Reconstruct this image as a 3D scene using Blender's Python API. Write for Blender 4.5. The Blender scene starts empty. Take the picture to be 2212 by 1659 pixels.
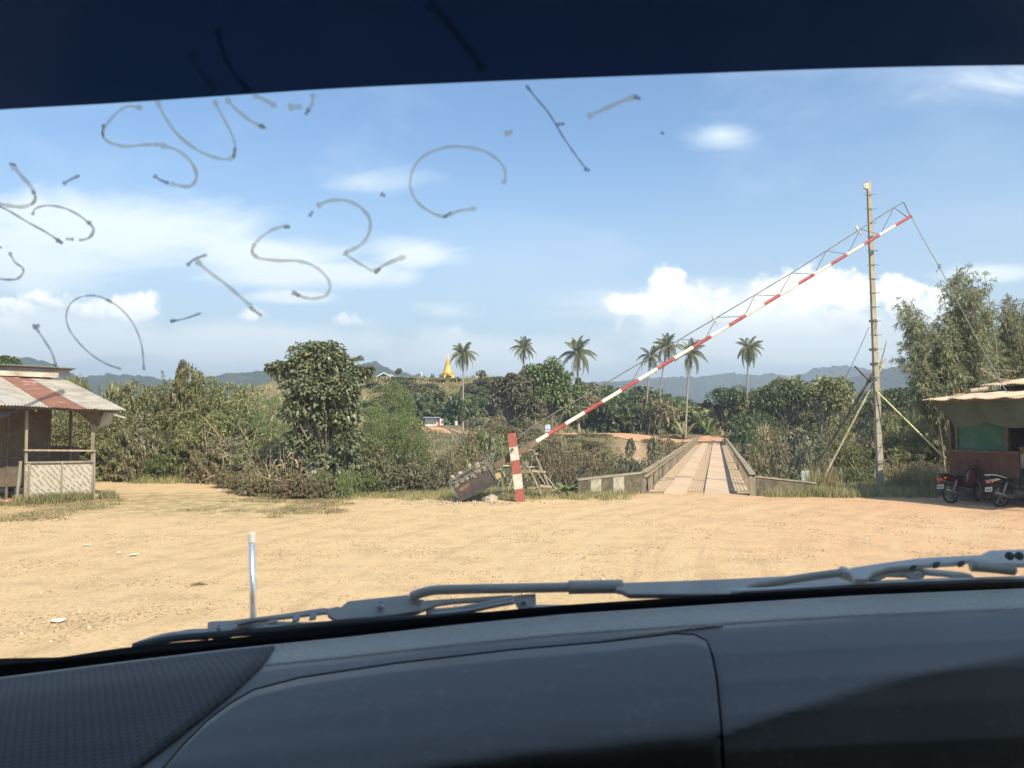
import bpy, math, random
import numpy as np
from mathutils import Vector, Matrix, Euler, noise as mnoise
R = math.radians
random.seed(7)
scene = bpy.context.scene
COL = scene.collection

# ---------------------------------------------------------------- camera, sky, sun, exposure
CAMZ = 2.29; FPX = 1672.0; CX = 1106.0; CY = 829.5          # a 2212 x 1659 drawing of the view
TH = math.atan(88.5 / FPX)
cam = bpy.data.cameras.new('camera'); camo = bpy.data.objects.new('camera', cam); COL.objects.link(camo)
camo.location = (0, 0, CAMZ); camo.rotation_euler = (math.pi / 2 + TH, 0, 0)
cam.sensor_width = 36; cam.lens = 36 * FPX / 2212
cam.clip_start = 0.05; cam.clip_end = 20000
cam.dof.use_dof = True; cam.dof.focus_distance = 30; cam.dof.aperture_fstop = 12.5
scene.camera = camo
scene.view_settings.view_transform = 'Standard'; scene.view_settings.look = 'None'
scene.view_settings.gamma = 1; scene.view_settings.use_curve_mapping = False
scene.view_settings.exposure = 0.85
SUN_EL = R(42); SUN_AZ = R(146)                               # azimuth from +Y towards +X
sd = Vector((math.sin(SUN_AZ) * math.cos(SUN_EL), math.cos(SUN_AZ) * math.cos(SUN_EL), math.sin(SUN_EL)))
sl = bpy.data.lights.new('sun', 'SUN'); sl.energy = 5.0; sl.angle = R(0.5); sl.color = (1.0, .88, .69)
so = bpy.data.objects.new('sun', sl); COL.objects.link(so)
so.rotation_euler = (-sd).to_track_quat('-Z', 'Y').to_euler(); so.location = (20, -30, 40)

class NT:
    def __init__(s, nt): s.nt = nt; s.N = nt.nodes; s.L = nt.links
    def n(s, t, **k):
        o = s.N.new(t)
        for a, b in k.items(): setattr(o, a, b)
        return o
    def put(s, sock, v):
        if isinstance(v, bpy.types.NodeSocket): s.L.new(v, sock)
        elif v is not None:
            if isinstance(v, (tuple, list)) and len(v) == 3 and sock.type == 'RGBA': v = (*v, 1)
            sock.default_value = v
    def m(s, op, a, b=None, c=None, clamp=False):
        o = s.n('ShaderNodeMath', operation=op, use_clamp=clamp)
        s.put(o.inputs[0], a); s.put(o.inputs[1], b); s.put(o.inputs[2], c)
        return o.outputs[0]
    def mix(s, f, a, b, bt='MIX'):
        o = s.n('ShaderNodeMix', data_type='RGBA', blend_type=bt)
        s.put(o.inputs[0], f); s.put(o.inputs[6], a); s.put(o.inputs[7], b)
        return o.outputs[2]
    def ss(s, v, a, b, x=0.0, y=1.0):
        o = s.n('ShaderNodeMapRange', interpolation_type='SMOOTHSTEP')
        s.put(o.inputs[0], v); s.put(o.inputs[1], a); s.put(o.inputs[2], b); s.put(o.inputs[3], x); s.put(o.inputs[4], y)
        return o.outputs[0]
    def noise(s, vec, scale, detail=4, rough=.55, dist=0.0):
        o = s.n('ShaderNodeTexNoise')
        if vec is not None: s.L.new(vec, o.inputs['Vector'])
        o.inputs['Scale'].default_value = scale; o.inputs['Detail'].default_value = detail
        o.inputs['Roughness'].default_value = rough; o.inputs['Distortion'].default_value = dist
        return o.outputs['Fac']
    def map(s, vec, sc):
        o = s.n('ShaderNodeMapping'); s.L.new(vec, o.inputs[0]); o.inputs['Scale'].default_value = sc
        return o.outputs[0]

def make_world():
    w = bpy.data.worlds.new('World'); scene.world = w; w.use_nodes = True
    t = NT(w.node_tree); t.N.clear()
    out = t.n('ShaderNodeOutputWorld'); bg = t.n('ShaderNodeBackground'); t.L.new(bg.outputs[0], out.inputs[0])
    sky = t.n('ShaderNodeTexSky', sky_type='NISHITA'); sky.sun_disc = False
    sky.sun_elevation = SUN_EL; sky.sun_rotation = SUN_AZ
    sky.air_density = 1.0; sky.dust_density = 1.2; sky.ozone_density = 2.0; sky.altitude = 100
    tc = t.n('ShaderNodeTexCoord').outputs['Generated']
    sp = t.n('ShaderNodeSeparateXYZ'); t.L.new(tc, sp.inputs[0]); x, y, z = sp.outputs
    ys = t.m('MAXIMUM', y, .05)
    u = t.m('DIVIDE', x, ys); v = t.m('DIVIDE', z, ys)
    cb = t.n('ShaderNodeCombineXYZ'); t.put(cb.inputs[0], u); t.put(cb.inputs[1], v); uv = cb.outputs[0]
    n1 = t.noise(uv, 26, 7, .62, .3); n2 = t.noise(t.map(uv, (1, 2.2, 1)), 9, 5, .55, .4)
    n3 = t.noise(t.map(uv, (1, 3.2, 1)), 5, 6, .6, .8)
    def ell(px, py, rx, ry, st=1.0):
        a = t.m('MULTIPLY', t.m('SUBTRACT', u, (px - 1106) / 1672), 1672 / rx)
        b = t.m('MULTIPLY', t.m('SUBTRACT', v, (918 - py) / 1672), 1672 / ry)
        r = t.m('SQRT', t.m('ADD', t.m('MULTIPLY', a, a), t.m('MULTIPLY', b, b)))
        return t.m('SUBTRACT', st, r if st == 1.0 else t.m('MULTIPLY', r, st))
    def union(L):
        o = ell(*L[0])
        for e in L[1:]: o = t.m('MAXIMUM', o, ell(*e))
        return o
    front = t.ss(y, .1, .3)
    cum = union([(1445, 628, 62, 56), (1500, 640, 60, 45), (1570, 655, 90, 45), (1400, 660, 110, 30), (1700, 640, 120, 62), (1790, 625, 85, 60), (1870, 635, 95, 50), (1940, 635, 75, 52), (2030, 680, 90, 60), (1650, 690, 330, 55),
                 (745, 690, 44, 20, .6), (965, 735, 56, 34, .7), (900, 748, 80, 28, .5), (840, 757, 90, 22, .4), (260, 664, 110, 34, .6), (310, 675, 50, 22, .6), (120, 650, 80, 28, .5), (30, 655, 65, 30, .55), (530, 682, 54, 18, .45), (960, 768, 38, 16, .4), (10, 700, 45, 22, .45), (1790, 700, 260, 60, .6)])
    dn = t.m('ADD', t.m('MULTIPLY', t.m('SUBTRACT', n1, .5), 1.7), t.m('MULTIPLY', t.m('SUBTRACT', n2, .5), .55))
    cden = t.m('MULTIPLY', t.ss(t.m('ADD', cum, dn), .0, .42), front)
    soft = union([(170, 500, 520, 110), (60, 560, 320, 95), (560, 545, 230, 50), (900, 545, 120, 38), (660, 590, 260, 40), (1570, 280, 95, 50, .62), (960, 665, 90, 22, .5), (780, 385, 110, 30, .2), (2190, 170, 160, 50, .2), (2160, 590, 160, 28), (1700, 740, 560, 80), (1100, 770, 420, 60), (500, 740, 560, 60), (100, 720, 300, 90), (1560, 665, 400, 60), (620, 640, 120, 20)])
    sden = t.m('MULTIPLY', t.m('MULTIPLY', t.ss(t.m('ADD', soft, t.m('MULTIPLY', t.m('SUBTRACT', n3, .5), 1.5)), -.1, .7), .92), front)
    gen = t.noise(t.map(tc, (1, 1, 2.5)), 3, 6, .6, .5)
    veil = t.m('MULTIPLY', t.ss(gen, .45, .75), .22)
    hz = t.ss(z, 0.0, .38, .82, 0.0)
    skc = t.mix(1.0, sky.outputs[0], (.086, .110, .124), 'MULTIPLY')
    c = t.mix(hz, skc, (.49, .575, .62))
    c = t.mix(veil, c, (.62, .70, .80))
    c = t.mix(sden, c, (.72, .78, .81))
    sh = t.m('ADD', t.m('MULTIPLY', n2, .9), t.m('MULTIPLY', n1, .5))
    alt = t.ss(v, .10, .19)
    cc = t.mix(t.m('MULTIPLY', t.ss(sh, .40, .75), t.m('ADD', t.m('MULTIPLY', alt, .75), .25)), (.58, .64, .69), (1.15, 1.13, 1.06))
    c = t.mix(t.m('MULTIPLY', cden, t.ss(v, .06, .17, .2, 1.0)), c, cc)
    t.L.new(c, bg.inputs[0]); bg.inputs[1].default_value = 1.0
    return sky, bg
make_world()

# ---------------------------------------------------------------- helpers
def ray(px, py):
    a = (px - CX) / FPX; b = (CY - py) / FPX
    return Vector((a, math.cos(TH) - b * math.sin(TH), math.sin(TH) + b * math.cos(TH)))
def W(px, py, Y):
    r = ray(px, py); s = Y / r.y
    return Vector((r.x * s, Y, CAMZ + r.z * s))
def G(px, py, z=0.0):
    r = ray(px, py); s = (z - CAMZ) / r.z
    return Vector((r.x * s, r.y * s, z))
def c3(x, y): return ((1200 + x / 3.16) * .8848, (780 + y / 3.16) * .8848)
def c2(x, y): return ((1250 + x / 1.7696) * .8848, y / 1.7696 * .8848)
def c5(x, y): return ((1060 + x / 5.821) * .8848, (1020 + y / 5.821) * .8848)
def cb(x, y): return ((1380 + x / 3.456) * .8848, (1020 + y / 3.456) * .8848)
def c4(x, y): return ((1800 + x / 2.37) * .8848, (600 + y / 2.37) * .8848)
def cr(x, y): return (1946.6 + x * .2294, 752 + y * .2294)
def cl(x, y): return (x * .2133, 752 + y * .2133)
def w1(x, y): return (265.4 + .4 * x, 1132.5 + .4 * y)
def w2(x, y): return (1504 + .32 * x, 1150 + .32 * y)
def sstep(a, b, x):
    t = np.clip((x - a) / (b - a), 0, 1); return t * t * (3 - 2 * t)

OFF = {}
def setp(o, label=None, cat=None, group=None, kind=None):
    if label: o['label'] = label
    if cat: o['category'] = cat
    if group: o['group'] = group
    if kind: o['kind'] = kind
    return o
def root(name, loc, label, cat, group=None):
    o = bpy.data.objects.new(name, None); COL.objects.link(o); o.location = loc; o.empty_display_size = .2
    OFF[o.name] = Vector(loc)
    return setp(o, label, cat, group)
def link(name, me, mat, parent=None, origin=None, smooth=False):
    off = OFF[parent.name] if parent is not None else Vector(origin or (0, 0, 0))
    if off.length > 0: me.transform(Matrix.Translation(-off))
    if mat: me.materials.append(mat)
    if smooth:
        me.polygons.foreach_set('use_smooth', [True] * len(me.polygons))
    o = bpy.data.objects.new(name, me); COL.objects.link(o)
    if parent is not None: o.parent = parent
    else: o.location = off
    OFF[o.name] = off
    return o
def np_mesh(name, V, F, k=4, attrs=None):
    V = np.asarray(V, dtype=np.float32).reshape(-1, 3); F = np.asarray(F, dtype=np.int32).reshape(-1, k)
    me = bpy.data.meshes.new(name)
    me.vertices.add(len(V)); me.vertices.foreach_set('co', V.ravel())
    me.loops.add(F.size); me.loops.foreach_set('vertex_index', F.ravel())
    me.polygons.add(len(F)); me.polygons.foreach_set('loop_start', np.arange(0, F.size, k, dtype=np.int32))
    me.polygons.foreach_set('loop_total', np.full(len(F), k, dtype=np.int32))
    for n, a in (attrs or {}).items():
        at = me.attributes.new(n, 'FLOAT', 'POINT'); at.data.foreach_set('value', np.asarray(a, dtype=np.float32))
    me.update(calc_edges=True); me.validate()
    return me
class MB:
    def __init__(s): s.v = []; s.f = []
    def add(s, vs, fs):
        b = len(s.v); s.v += [tuple(p) for p in vs]; s.f += [tuple(b + i for i in f) for f in fs]; return s
    def box(s, c, size, rot=None):
        hx, hy, hz = size[0] / 2, size[1] / 2, size[2] / 2
        vs = [Vector((x, y, z)) for x in (-hx, hx) for y in (-hy, hy) for z in (-hz, hz)]
        if rot is not None:
            m = rot if isinstance(rot, Matrix) else Euler(rot).to_matrix()
            vs = [m @ p for p in vs]
        c = Vector(c); vs = [p + c for p in vs]
        return s.add(vs, [(0, 1, 3, 2), (4, 6, 7, 5), (0, 4, 5, 1), (2, 3, 7, 6), (0, 2, 6, 4), (1, 5, 7, 3)])
    def bar(s, p, q, w, h, up=(0, 0, 1)):
        p = Vector(p); q = Vector(q); d = (q - p); L = d.length; d.normalize()
        u = Vector(up); sx = d.cross(u)
        if sx.length < 1e-4: sx = d.cross(Vector((0, 1, 0)))
        sx.normalize(); uu = sx.cross(d)
        vs = [b + sx * (a * w / 2) + uu * (c * h / 2) for b in (p, q) for a in (-1, 1) for c in (-1, 1)]
        return s.add(vs, [(0, 1, 3, 2), (4, 6, 7, 5), (0, 4, 5, 1), (2, 3, 7, 6), (0, 2, 6, 4), (1, 5, 7, 3)])
    def tube(s, pts, r, n=6, cap=True):
        pts = [Vector(p) for p in pts]; m = len(pts)
        rs = r if isinstance(r, (list, tuple)) else [r] * m
        base = len(s.v); prev = None
        for i, p in enumerate(pts):
            d = (pts[min(i + 1, m - 1)] - pts[max(i - 1, 0)])
            if d.length < 1e-9: d = Vector((0, 0, 1))
            d.normalize()
            if prev is None:
                a = Vector((0, 0, 1)) if abs(d.z) < .9 else Vector((1, 0, 0))
            else: a = prev
            x = (a - d * a.dot(d)).normalized(); prev = x; yv = d.cross(x)
            for k in range(n):
                t = 2 * math.pi * k / n
                s.v.append(tuple(p + (x * math.cos(t) + yv * math.sin(t)) * rs[i]))
        for i in range(m - 1):
            for k in range(n):
                a = base + i * n + k; b = base + i * n + (k + 1) % n
                s.f.append((a, b, b + n, a + n))
        if cap:
            s.f.append(tuple(base + k for k in range(n))[::-1]); s.f.append(tuple(base + (m - 1) * n + k for k in range(n)))
        return s
    def lathe(s, prof, n=24, c=(0, 0, 0), phase=0.0, axis=None):
        base = len(s.v); c = Vector(c)
        for r, z in prof:
            for k in range(n):
                t = 2 * math.pi * k / n + phase
                p = Vector((r * math.cos(t), r * math.sin(t), z))
                if axis is not None: p = axis @ p
                s.v.append(tuple(p + c))
        m = len(prof)
        for i in range(m - 1):
            for k in range(n):
                a = base + i * n + k; b = base + i * n + (k + 1) % n
                s.f.append((a, b, b + n, a + n))
        s.f.append(tuple(base + k for k in range(n))[::-1]); s.f.append(tuple(base + (m - 1) * n + k for k in range(n)))
        return s
    def prism(s, poly, vec):
        n = len(poly); vec = Vector(vec); a = [Vector(p) for p in poly]; b = [p + vec for p in a]
        return s.add(a + b, [tuple(range(n))[::-1], tuple(range(n, 2 * n))] + [(i, (i + 1) % n, n + (i + 1) % n, n + i) for i in range(n)])
    def grid(s, P, ):
        nr = len(P); nc = len(P[0]); base = len(s.v)
        for row in P: s.v += [tuple(p) for p in row]
        for i in range(nr - 1):
            for j in range(nc - 1):
                a = base + i * nc + j; s.f.append((a, a + 1, a + nc + 1, a + nc))
        return s
    def sheet(s, P, th):
        """grid plus its back at thickness th (vector), closed round the rim"""
        th = Vector(th); nr = len(P); nc = len(P[0]); b0 = len(s.v)
        s.grid(P); b1 = len(s.v)
        for row in P: s.v += [tuple(Vector(p) + th) for p in row]
        for i in range(nr - 1):
            for j in range(nc - 1):
                a = b1 + i * nc + j; s.f.append((a, a + nc, a + nc + 1, a + 1))
        rim = [(0, j) for j in range(nc)] + [(i, nc - 1) for i in range(1, nr)] + [(nr - 1, j) for j in range(nc - 2, -1, -1)] + [(i, 0) for i in range(nr - 2, 0, -1)]
        for k in range(len(rim)):
            (i, j), (p, q) = rim[k], rim[(k + 1) % len(rim)]
            s.f.append((b0 + i * nc + j, b1 + i * nc + j, b1 + p * nc + q, b0 + p * nc + q))
        return s
    def build(s, name, mat, parent=None, origin=None, smooth=False, bevel=0):
        me = bpy.data.meshes.new(name); me.from_pydata(s.v, [], s.f); me.update()
        o = link(name, me, mat, parent, origin, smooth)
        if bevel:
            b = o.modifiers.new('bevel', 'BEVEL'); b.width = bevel; b.segments = 2; b.limit_method = 'ANGLE'
        return o
def copy_tree(o, parent=None):
    c = o.copy(); COL.objects.link(c); c.parent = parent
    for ch in [x for x in bpy.data.objects if x.parent == o]: copy_tree(ch, c)
    return c

# ---------------------------------------------------------------- materials
def pmat(name, c1, c2=None, scale=6, rough=.8, bump=0.0, bscale=None, metal=0.0, spec=.3, lo=.35, hi=.65, c3_=None, s3=20, stretch=(1, 1, 1), dist=.3, coord='Object', coat=0.0, bdist=.02):
    m = bpy.data.materials.new(name); m.use_nodes = True; t = NT(m.node_tree)
    p = t.N['Principled BSDF']; p.inputs['Roughness'].default_value = rough; p.inputs['Metallic'].default_value = metal
    p.inputs['Specular IOR Level'].default_value = spec; p.inputs['Coat Weight'].default_value = coat
    vec = t.map(t.n('ShaderNodeTexCoord').outputs[coord], stretch)
    col = (*c1, 1)
    if c2:
        f = t.ss(t.noise(vec, scale, 6, .6, dist), lo, hi); col = t.mix(f, c1, c2)
        if c3_: col = t.mix(t.ss(t.noise(vec, s3, 5, .65, .2), .55, .7), col, c3_)
    t.put(p.inputs['Base Color'], col)
    if bump:
        b = t.n('ShaderNodeBump'); b.inputs['Strength'].default_value = bump; b.inputs['Distance'].default_value = bdist
        t.L.new(t.noise(vec, bscale or scale * 4, 6, .6), b.inputs['Height']); t.L.new(b.outputs[0], p.inputs['Normal'])
    return m
def leafmat(name, c1, c2, dry=None, dryamt=.0, rough=.5, trans=.25, spec=.35):
    m = bpy.data.materials.new(name); m.use_nodes = True; t = NT(m.node_tree)
    p = t.N['Principled BSDF']; p.inputs['Roughness'].default_value = rough; p.inputs['Specular IOR Level'].default_value = spec
    rnd = t.n('ShaderNodeNewGeometry').outputs['Random Per Island']
    orr = t.n('ShaderNodeObjectInfo').outputs['Random']
    col = t.mix(rnd, c1, c2)
    if dry:
        pos = t.n('ShaderNodeTexCoord').outputs['Object']
        f = t.m('LESS_THAN', t.m('FRACT', t.m('MULTIPLY', rnd, 17.3)), t.m('MULTIPLY', t.ss(t.noise(pos, 1.3, 3), .35, .65), dryamt * 2))
        col = t.mix(f, col, dry)
    hs = t.n('ShaderNodeHueSaturation'); t.put(hs.inputs['Value'], t.m('ADD', t.m('MULTIPLY', orr, .5), .78)); t.put(hs.inputs['Hue'], t.m('ADD', t.m('MULTIPLY', orr, .03), .485)); t.put(hs.inputs['Color'], col)
    t.put(p.inputs['Base Color'], hs.outputs[0])
    tr = t.n('ShaderNodeBsdfTranslucent'); t.put(tr.inputs[0], hs.outputs[0])
    mx = t.n('ShaderNodeMixShader'); mx.inputs[0].default_value = trans
    t.L.new(p.outputs[0], mx.inputs[1]); t.L.new(tr.outputs[0], mx.inputs[2]); t.L.new(mx.outputs[0], t.N['Material Output'].inputs[0])
    return m
M = {}
M['leaf_olive'] = leafmat('leaf_olive', (.135, .15, .055), (.235, .245, .10), (.30, .24, .14), .15)
M['leaf_green'] = leafmat('leaf_green', (.105, .155, .05), (.185, .235, .09), (.24, .22, .11), .08)
M['leaf_dry'] = leafmat('leaf_dry', (.22, .165, .095), (.34, .265, .16), (.16, .165, .085), .4, rough=.8)
M['leaf_grey'] = leafmat('leaf_grey', (.125, .13, .075), (.215, .215, .13), (.28, .23, .15), .2)
M['leaf_big'] = leafmat('leaf_big', (.075, .09, .048), (.18, .195, .115), (.22, .19, .07), .05, rough=.42, trans=.15, spec=.45)
M['leaf_dark'] = leafmat('leaf_dark', (.08, .11, .045), (.15, .18, .08), None, 0)
M['leaf_bamboo'] = leafmat('leaf_bamboo', (.12, .14, .075), (.24, .255, .155), (.34, .31, .18), .15, trans=.35)
M['leaf_palm'] = leafmat('leaf_palm', (.11, .135, .06), (.20, .215, .11), (.28, .25, .11), .1, rough=.4, spec=.5)
M['grass_dry'] = leafmat('grass_dry', (.34, .27, .14), (.47, .38, .22), (.16, .19, .07), .35, rough=.85, trans=.3)
M['grass_green'] = leafmat('grass_green', (.16, .17, .075), (.27, .265, .13), (.4, .33, .18), .35, rough=.85, trans=.3)
M['stem'] = pmat('stem', (.20, .16, .11), (.32, .27, .2), 8)
M['dead_stem'] = pmat('dead_stem', (.38, .31, .22), (.52, .45, .34), 8)
M['bark'] = pmat('bark', (.09, .075, .055), (.17, .145, .11), 3, bump=.5, stretch=(1, 1, .4))
M['palm_bark'] = pmat('palm_bark', (.21, .185, .15), (.33, .30, .25), 4, bump=.4, stretch=(1, 1, 4))
M['bamboo'] = pmat('bamboo', (.24, .20, .13), (.36, .31, .21), 5, rough=.5, stretch=(1, 1, .3))
M['bamboo_fresh'] = pmat('bamboo_fresh', (.62, .60, .24), (.72, .68, .33), 5, rough=.4)
M['wood_grey'] = pmat('wood_grey', (.18, .155, .115), (.29, .255, .195), 5, bump=.4, stretch=(1, 1, .2), c3_=(.16, .14, .12), s3=9)
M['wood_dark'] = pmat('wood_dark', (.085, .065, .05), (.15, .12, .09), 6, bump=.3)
M['wood_pale'] = pmat('wood_pale', (.23, .18, .12), (.34, .275, .19), 7, bump=.3, stretch=(1, 1, .2), c3_=(.30, .26, .2), s3=12)
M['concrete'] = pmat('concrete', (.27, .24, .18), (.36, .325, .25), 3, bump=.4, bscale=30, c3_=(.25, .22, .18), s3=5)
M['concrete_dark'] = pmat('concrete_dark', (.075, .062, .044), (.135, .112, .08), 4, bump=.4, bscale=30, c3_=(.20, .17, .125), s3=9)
M['steel'] = pmat('steel', (.13, .125, .12), (.2, .19, .17), 8, rough=.5, metal=.3)
M['wire'] = pmat('wire', (.10, .10, .10), rough=.6)
M['rope'] = pmat('rope', (.16, .17, .17), (.25, .25, .23), 30, rough=.9)
M['rust'] = pmat('rust', (.33, .15, .06), (.45, .22, .09), 8, c3_=(.18, .12, .09), s3=14)
M['white_paint'] = pmat('white_paint', (.66, .63, .53), (.58, .55, .45), 6, rough=.5, c3_=(.48, .44, .36), s3=11)
M['red_paint'] = pmat('red_paint', (.25, .040, .040), (.34, .075, .07), 5, rough=.55, c3_=(.36, .25, .20), s3=16)
M['wall_paint'] = pmat('wall_paint', (.40, .37, .29), (.25, .225, .17), 5, rough=.9, c3_=(.14, .12, .09), s3=9)
M['old_red'] = pmat('old_red', (.30, .095, .07), (.25, .075, .055), 6, rough=.8, c3_=(.33, .22, .17), s3=11, bump=.3)
M['old_white'] = pmat('old_white', (.52, .49, .42), (.43, .40, .33), 5, rough=.8, c3_=(.27, .235, .19), s3=8, bump=.3)
M['rock'] = pmat('rock', (.28, .24, .18), (.40, .35, .26), 4, bump=.8, bscale=14, c3_=(.18, .155, .12), s3=7)

# ---------------------------------------------------------------- terrain
def edge(x):
    x = np.asarray(x, dtype=float)
    return 26.6 + sstep(-7, -11, x) * 6.5 + sstep(12.8, 15, x) * 7
def H0(x, y):
    x = np.asarray(x, dtype=float); y = np.asarray(y, dtype=float)
    d = y - edge(x)
    z = -5.6 * sstep(0, 15, d)
    z = z + 5.7 * sstep(62, 97, y)
    ax = np.abs((x - 6.1) * .967 - (y - 25.6) * .2546)          # distance from the line of the bridge
    z = z + .85 * sstep(62, 97, y) * np.maximum(sstep(3, 12, ax), sstep(105, 114, y))
    win = sstep(-70, -50, x) * (1 - sstep(4, 26, x))
    z = z + win * (1.2 * sstep(108, 128, y) + 10.0 * sstep(132, 170, y)) * (1 - sstep(240, 330, y))
    z = z + 2.0 * sstep(110, 150, y) * (1 - win) * (1 - sstep(240, 330, y))
    return z
def fbm(x, y, s, o=3, seed=0.0):
    out = np.zeros(np.broadcast(x, y).shape); a = 1.0
    for k in range(o):
        sx = x * s + 13.7 * k + seed; sy = y * s - 7.3 * k + seed * 1.7
        out += a * (np.sin(sx * 1.3 + 1.7 * np.sin(sy * .9 + k)) * np.cos(sy * 1.1 + 1.3 * np.sin(sx * .7 - k)))
        a *= .5; s *= 2.1
    return out / 1.75
def H(x, y):
    v = sstep(0, 5, np.asarray(y) - edge(x))
    road = sstep(97, 99, y) * (1 - sstep(110, 113, y))
    return H0(x, y) + v * (1 - road) * fbm(x, y, .16) * .55 + (1 - v) * fbm(x, y, .5, 3, 3.) * .012 * sstep(3, 9, y)
def Hs(x, y): return float(H(np.float64(x), np.float64(y)))

def make_ground():
    a = np.linspace(-1, 1, 330); xs = np.sinh(a * 5.6) / np.sinh(5.6) * 3500 + 2
    ys = np.concatenate([[-290, -200, -120, -80, -40, -20, -8], np.linspace(-3, 130, 380), 130 + np.cumsum(np.geomspace(.45, 130, 100))]); ys = ys[ys < 2850]
    X, Y = np.meshgrid(xs, ys); Z = H(X, Y)
    V = np.stack([X, Y, Z], -1).reshape(-1, 3)
    n = len(xs); i, j = np.meshgrid(np.arange(len(ys) - 1), np.arange(n - 1), indexing='ij')
    b = (i * n + j).ravel(); F = np.stack([b, b + 1, b + n + 1, b + n], -1)
    d = Y - edge(X)
    veg = sstep(-.9, .6, d + fbm(X, Y, 1.1) * .8)
    # grassy strip before the drop and the thin worn grass on the left
    strip = (sstep(-3.0, -.6, d + fbm(X, Y, .9) * .9)) * (X < 4.2) * sstep(-8, -5, X)
    strip = np.maximum(strip, sstep(-2.2, -.3, d + fbm(X, Y, .9) * .9) * (X > 8))
    left = sstep(-3.5, -7, X) * sstep(17, 20.5, Y + X * .12) * (1 - sstep(25.5, 27, Y)) * .75
    bare = .95 * sstep(2.6, .6, np.abs(X - 13.4 + fbm(X, Y, .45) * 1.3 - (Y - 85) * .10) / (1 + (98 - Y) * .03)) * (Y > 66) * (Y < 98)
    path = sstep(.8, .2, np.abs(X - 13.9 + fbm(X, Y, .3) * .9 - (Y - 85) * .1)) * (Y > 66) * (Y < 99)
    me = np_mesh('ground', V, F, 4, {'veg': np.clip(veg, 0, 1).ravel(), 'grassy': np.clip(np.maximum(strip, left), 0, 1).ravel(), 'bare': bare.ravel(), 'path': path.ravel()})
    m = bpy.data.materials.new('ground'); m.use_nodes = True; t = NT(m.node_tree); p = t.N['Principled BSDF']
    p.inputs['Roughness'].default_value = .95; p.inputs['Specular IOR Level'].default_value = .1
    pos = t.n('ShaderNodeNewGeometry').outputs['Position']
    def at(n): return t.n('ShaderNodeAttribute', attribute_name=n).outputs['Fac']
    sp = t.n('ShaderNodeSeparateXYZ'); t.L.new(pos, sp.inputs[0])
    big = t.noise(pos, .22, 5, .6, .6); mid = t.noise(pos, 1.4, 6, .65, .4); fine = t.noise(pos, 16, 5, .7)
    # ochre sand to the left, redder laterite to the right
    red = t.ss(t.m('ADD', t.m('MULTIPLY', sp.outputs[0], .07), t.m('MULTIPLY', big, .9)), .45, 1.35)
    dirt = t.mix(red, (.60, .43, .24), (.61, .375, .22))
    dirt = t.mix(t.ss(mid, .44, .66, 0, .5), dirt, (0.415, 0.290, 0.168))
    # wheel ruts sweeping round from the bridge mouth towards the right
    rx = t.m('SUBTRACT', sp.outputs[0], 25.0); ry = t.m('SUBTRACT', sp.outputs[1], 7.0)
    rad = t.m('SQRT', t.m('ADD', t.m('MULTIPLY', rx, rx), t.m('MULTIPLY', ry, ry))); ang = t.m('ARCTAN2', ry, rx)
    cbn = t.n('ShaderNodeCombineXYZ'); t.put(cbn.inputs[0], t.m('MULTIPLY', rad, 2.6)); t.put(cbn.inputs[1], t.m('MULTIPLY', ang, 3.0))
    tracks = t.noise(cbn.outputs[0], 1.0, 3, .5, .2)
    dirt = t.mix(t.ss(tracks, .50, .68, 0, .36), dirt, (0.614, 0.473, 0.303))
    dirt = t.mix(t.ss(tracks, .42, .33, 0, .30), dirt, (0.382, 0.257, 0.148))
    dirt = t.mix(t.ss(fine, .51, .64, 0, .55), dirt, (0.299, 0.207, 0.123))
    dirt = t.mix(t.ss(t.noise(pos, 38, 4, .7), .55, .7, 0, .45), dirt, (0.631, 0.498, 0.328))
    vor = t.n('ShaderNodeTexVoronoi'); vor.inputs['Scale'].default_value = 22; t.L.new(pos, vor.inputs['Vector'])
    peb = t.m('MULTIPLY', t.ss(vor.outputs['Distance'], .30, .12), t.ss(t.noise(pos, 1.1, 4), .42, .58))
    dirt = t.mix(t.m('MULTIPLY', peb, .6), dirt, t.mix(t.ss(t.noise(pos, 9, 2), .4, .6), (0.598, 0.473, 0.320), (0.249, 0.174, 0.107)))
    gr = t.mix(t.ss(t.noise(pos, 5, 5), .35, .65), (.30, .255, .125), (.19, .19, .075))
    c = t.mix(t.m('MULTIPLY', at('grassy'), t.ss(t.noise(pos, 2.2, 6, .7), .40, .58)), dirt, gr)
    soil = t.mix(t.ss(t.noise(pos, .6, 6), .35, .65), (.22, .165, .10), (.14, .13, .065))
    c = t.mix(at('veg'), c, soil)
    c = t.mix(at('bare'), c, (.29, .20, .12)); c = t.mix(at('path'), c, (.44, .33, .21))
    t.put(p.inputs['Base Color'], c)
    b = t.n('ShaderNodeBump'); b.inputs['Strength'].default_value = 1.0; b.inputs['Distance'].default_value = .05
    h = t.m('ADD', t.m('ADD', t.m('MULTIPLY', fine, .5), t.m('MULTIPLY', t.noise(pos, 55, 3, .7), .22)), t.m('ADD', t.m('MULTIPLY', mid, .9), t.m('MULTIPLY', peb, .35)))
    t.L.new(h, b.inputs['Height']); t.L.new(b.outputs[0], p.inputs['Normal'])
    setp(link('ground', me, m), kind='structure')
    return m
make_ground()

M['laterite'] = pmat('laterite', (.52, .30, .165), (.44, .25, .14), .8, rough=.95, bump=.4, bscale=5, c3_=(.58, .38, .24), s3=3)
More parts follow.
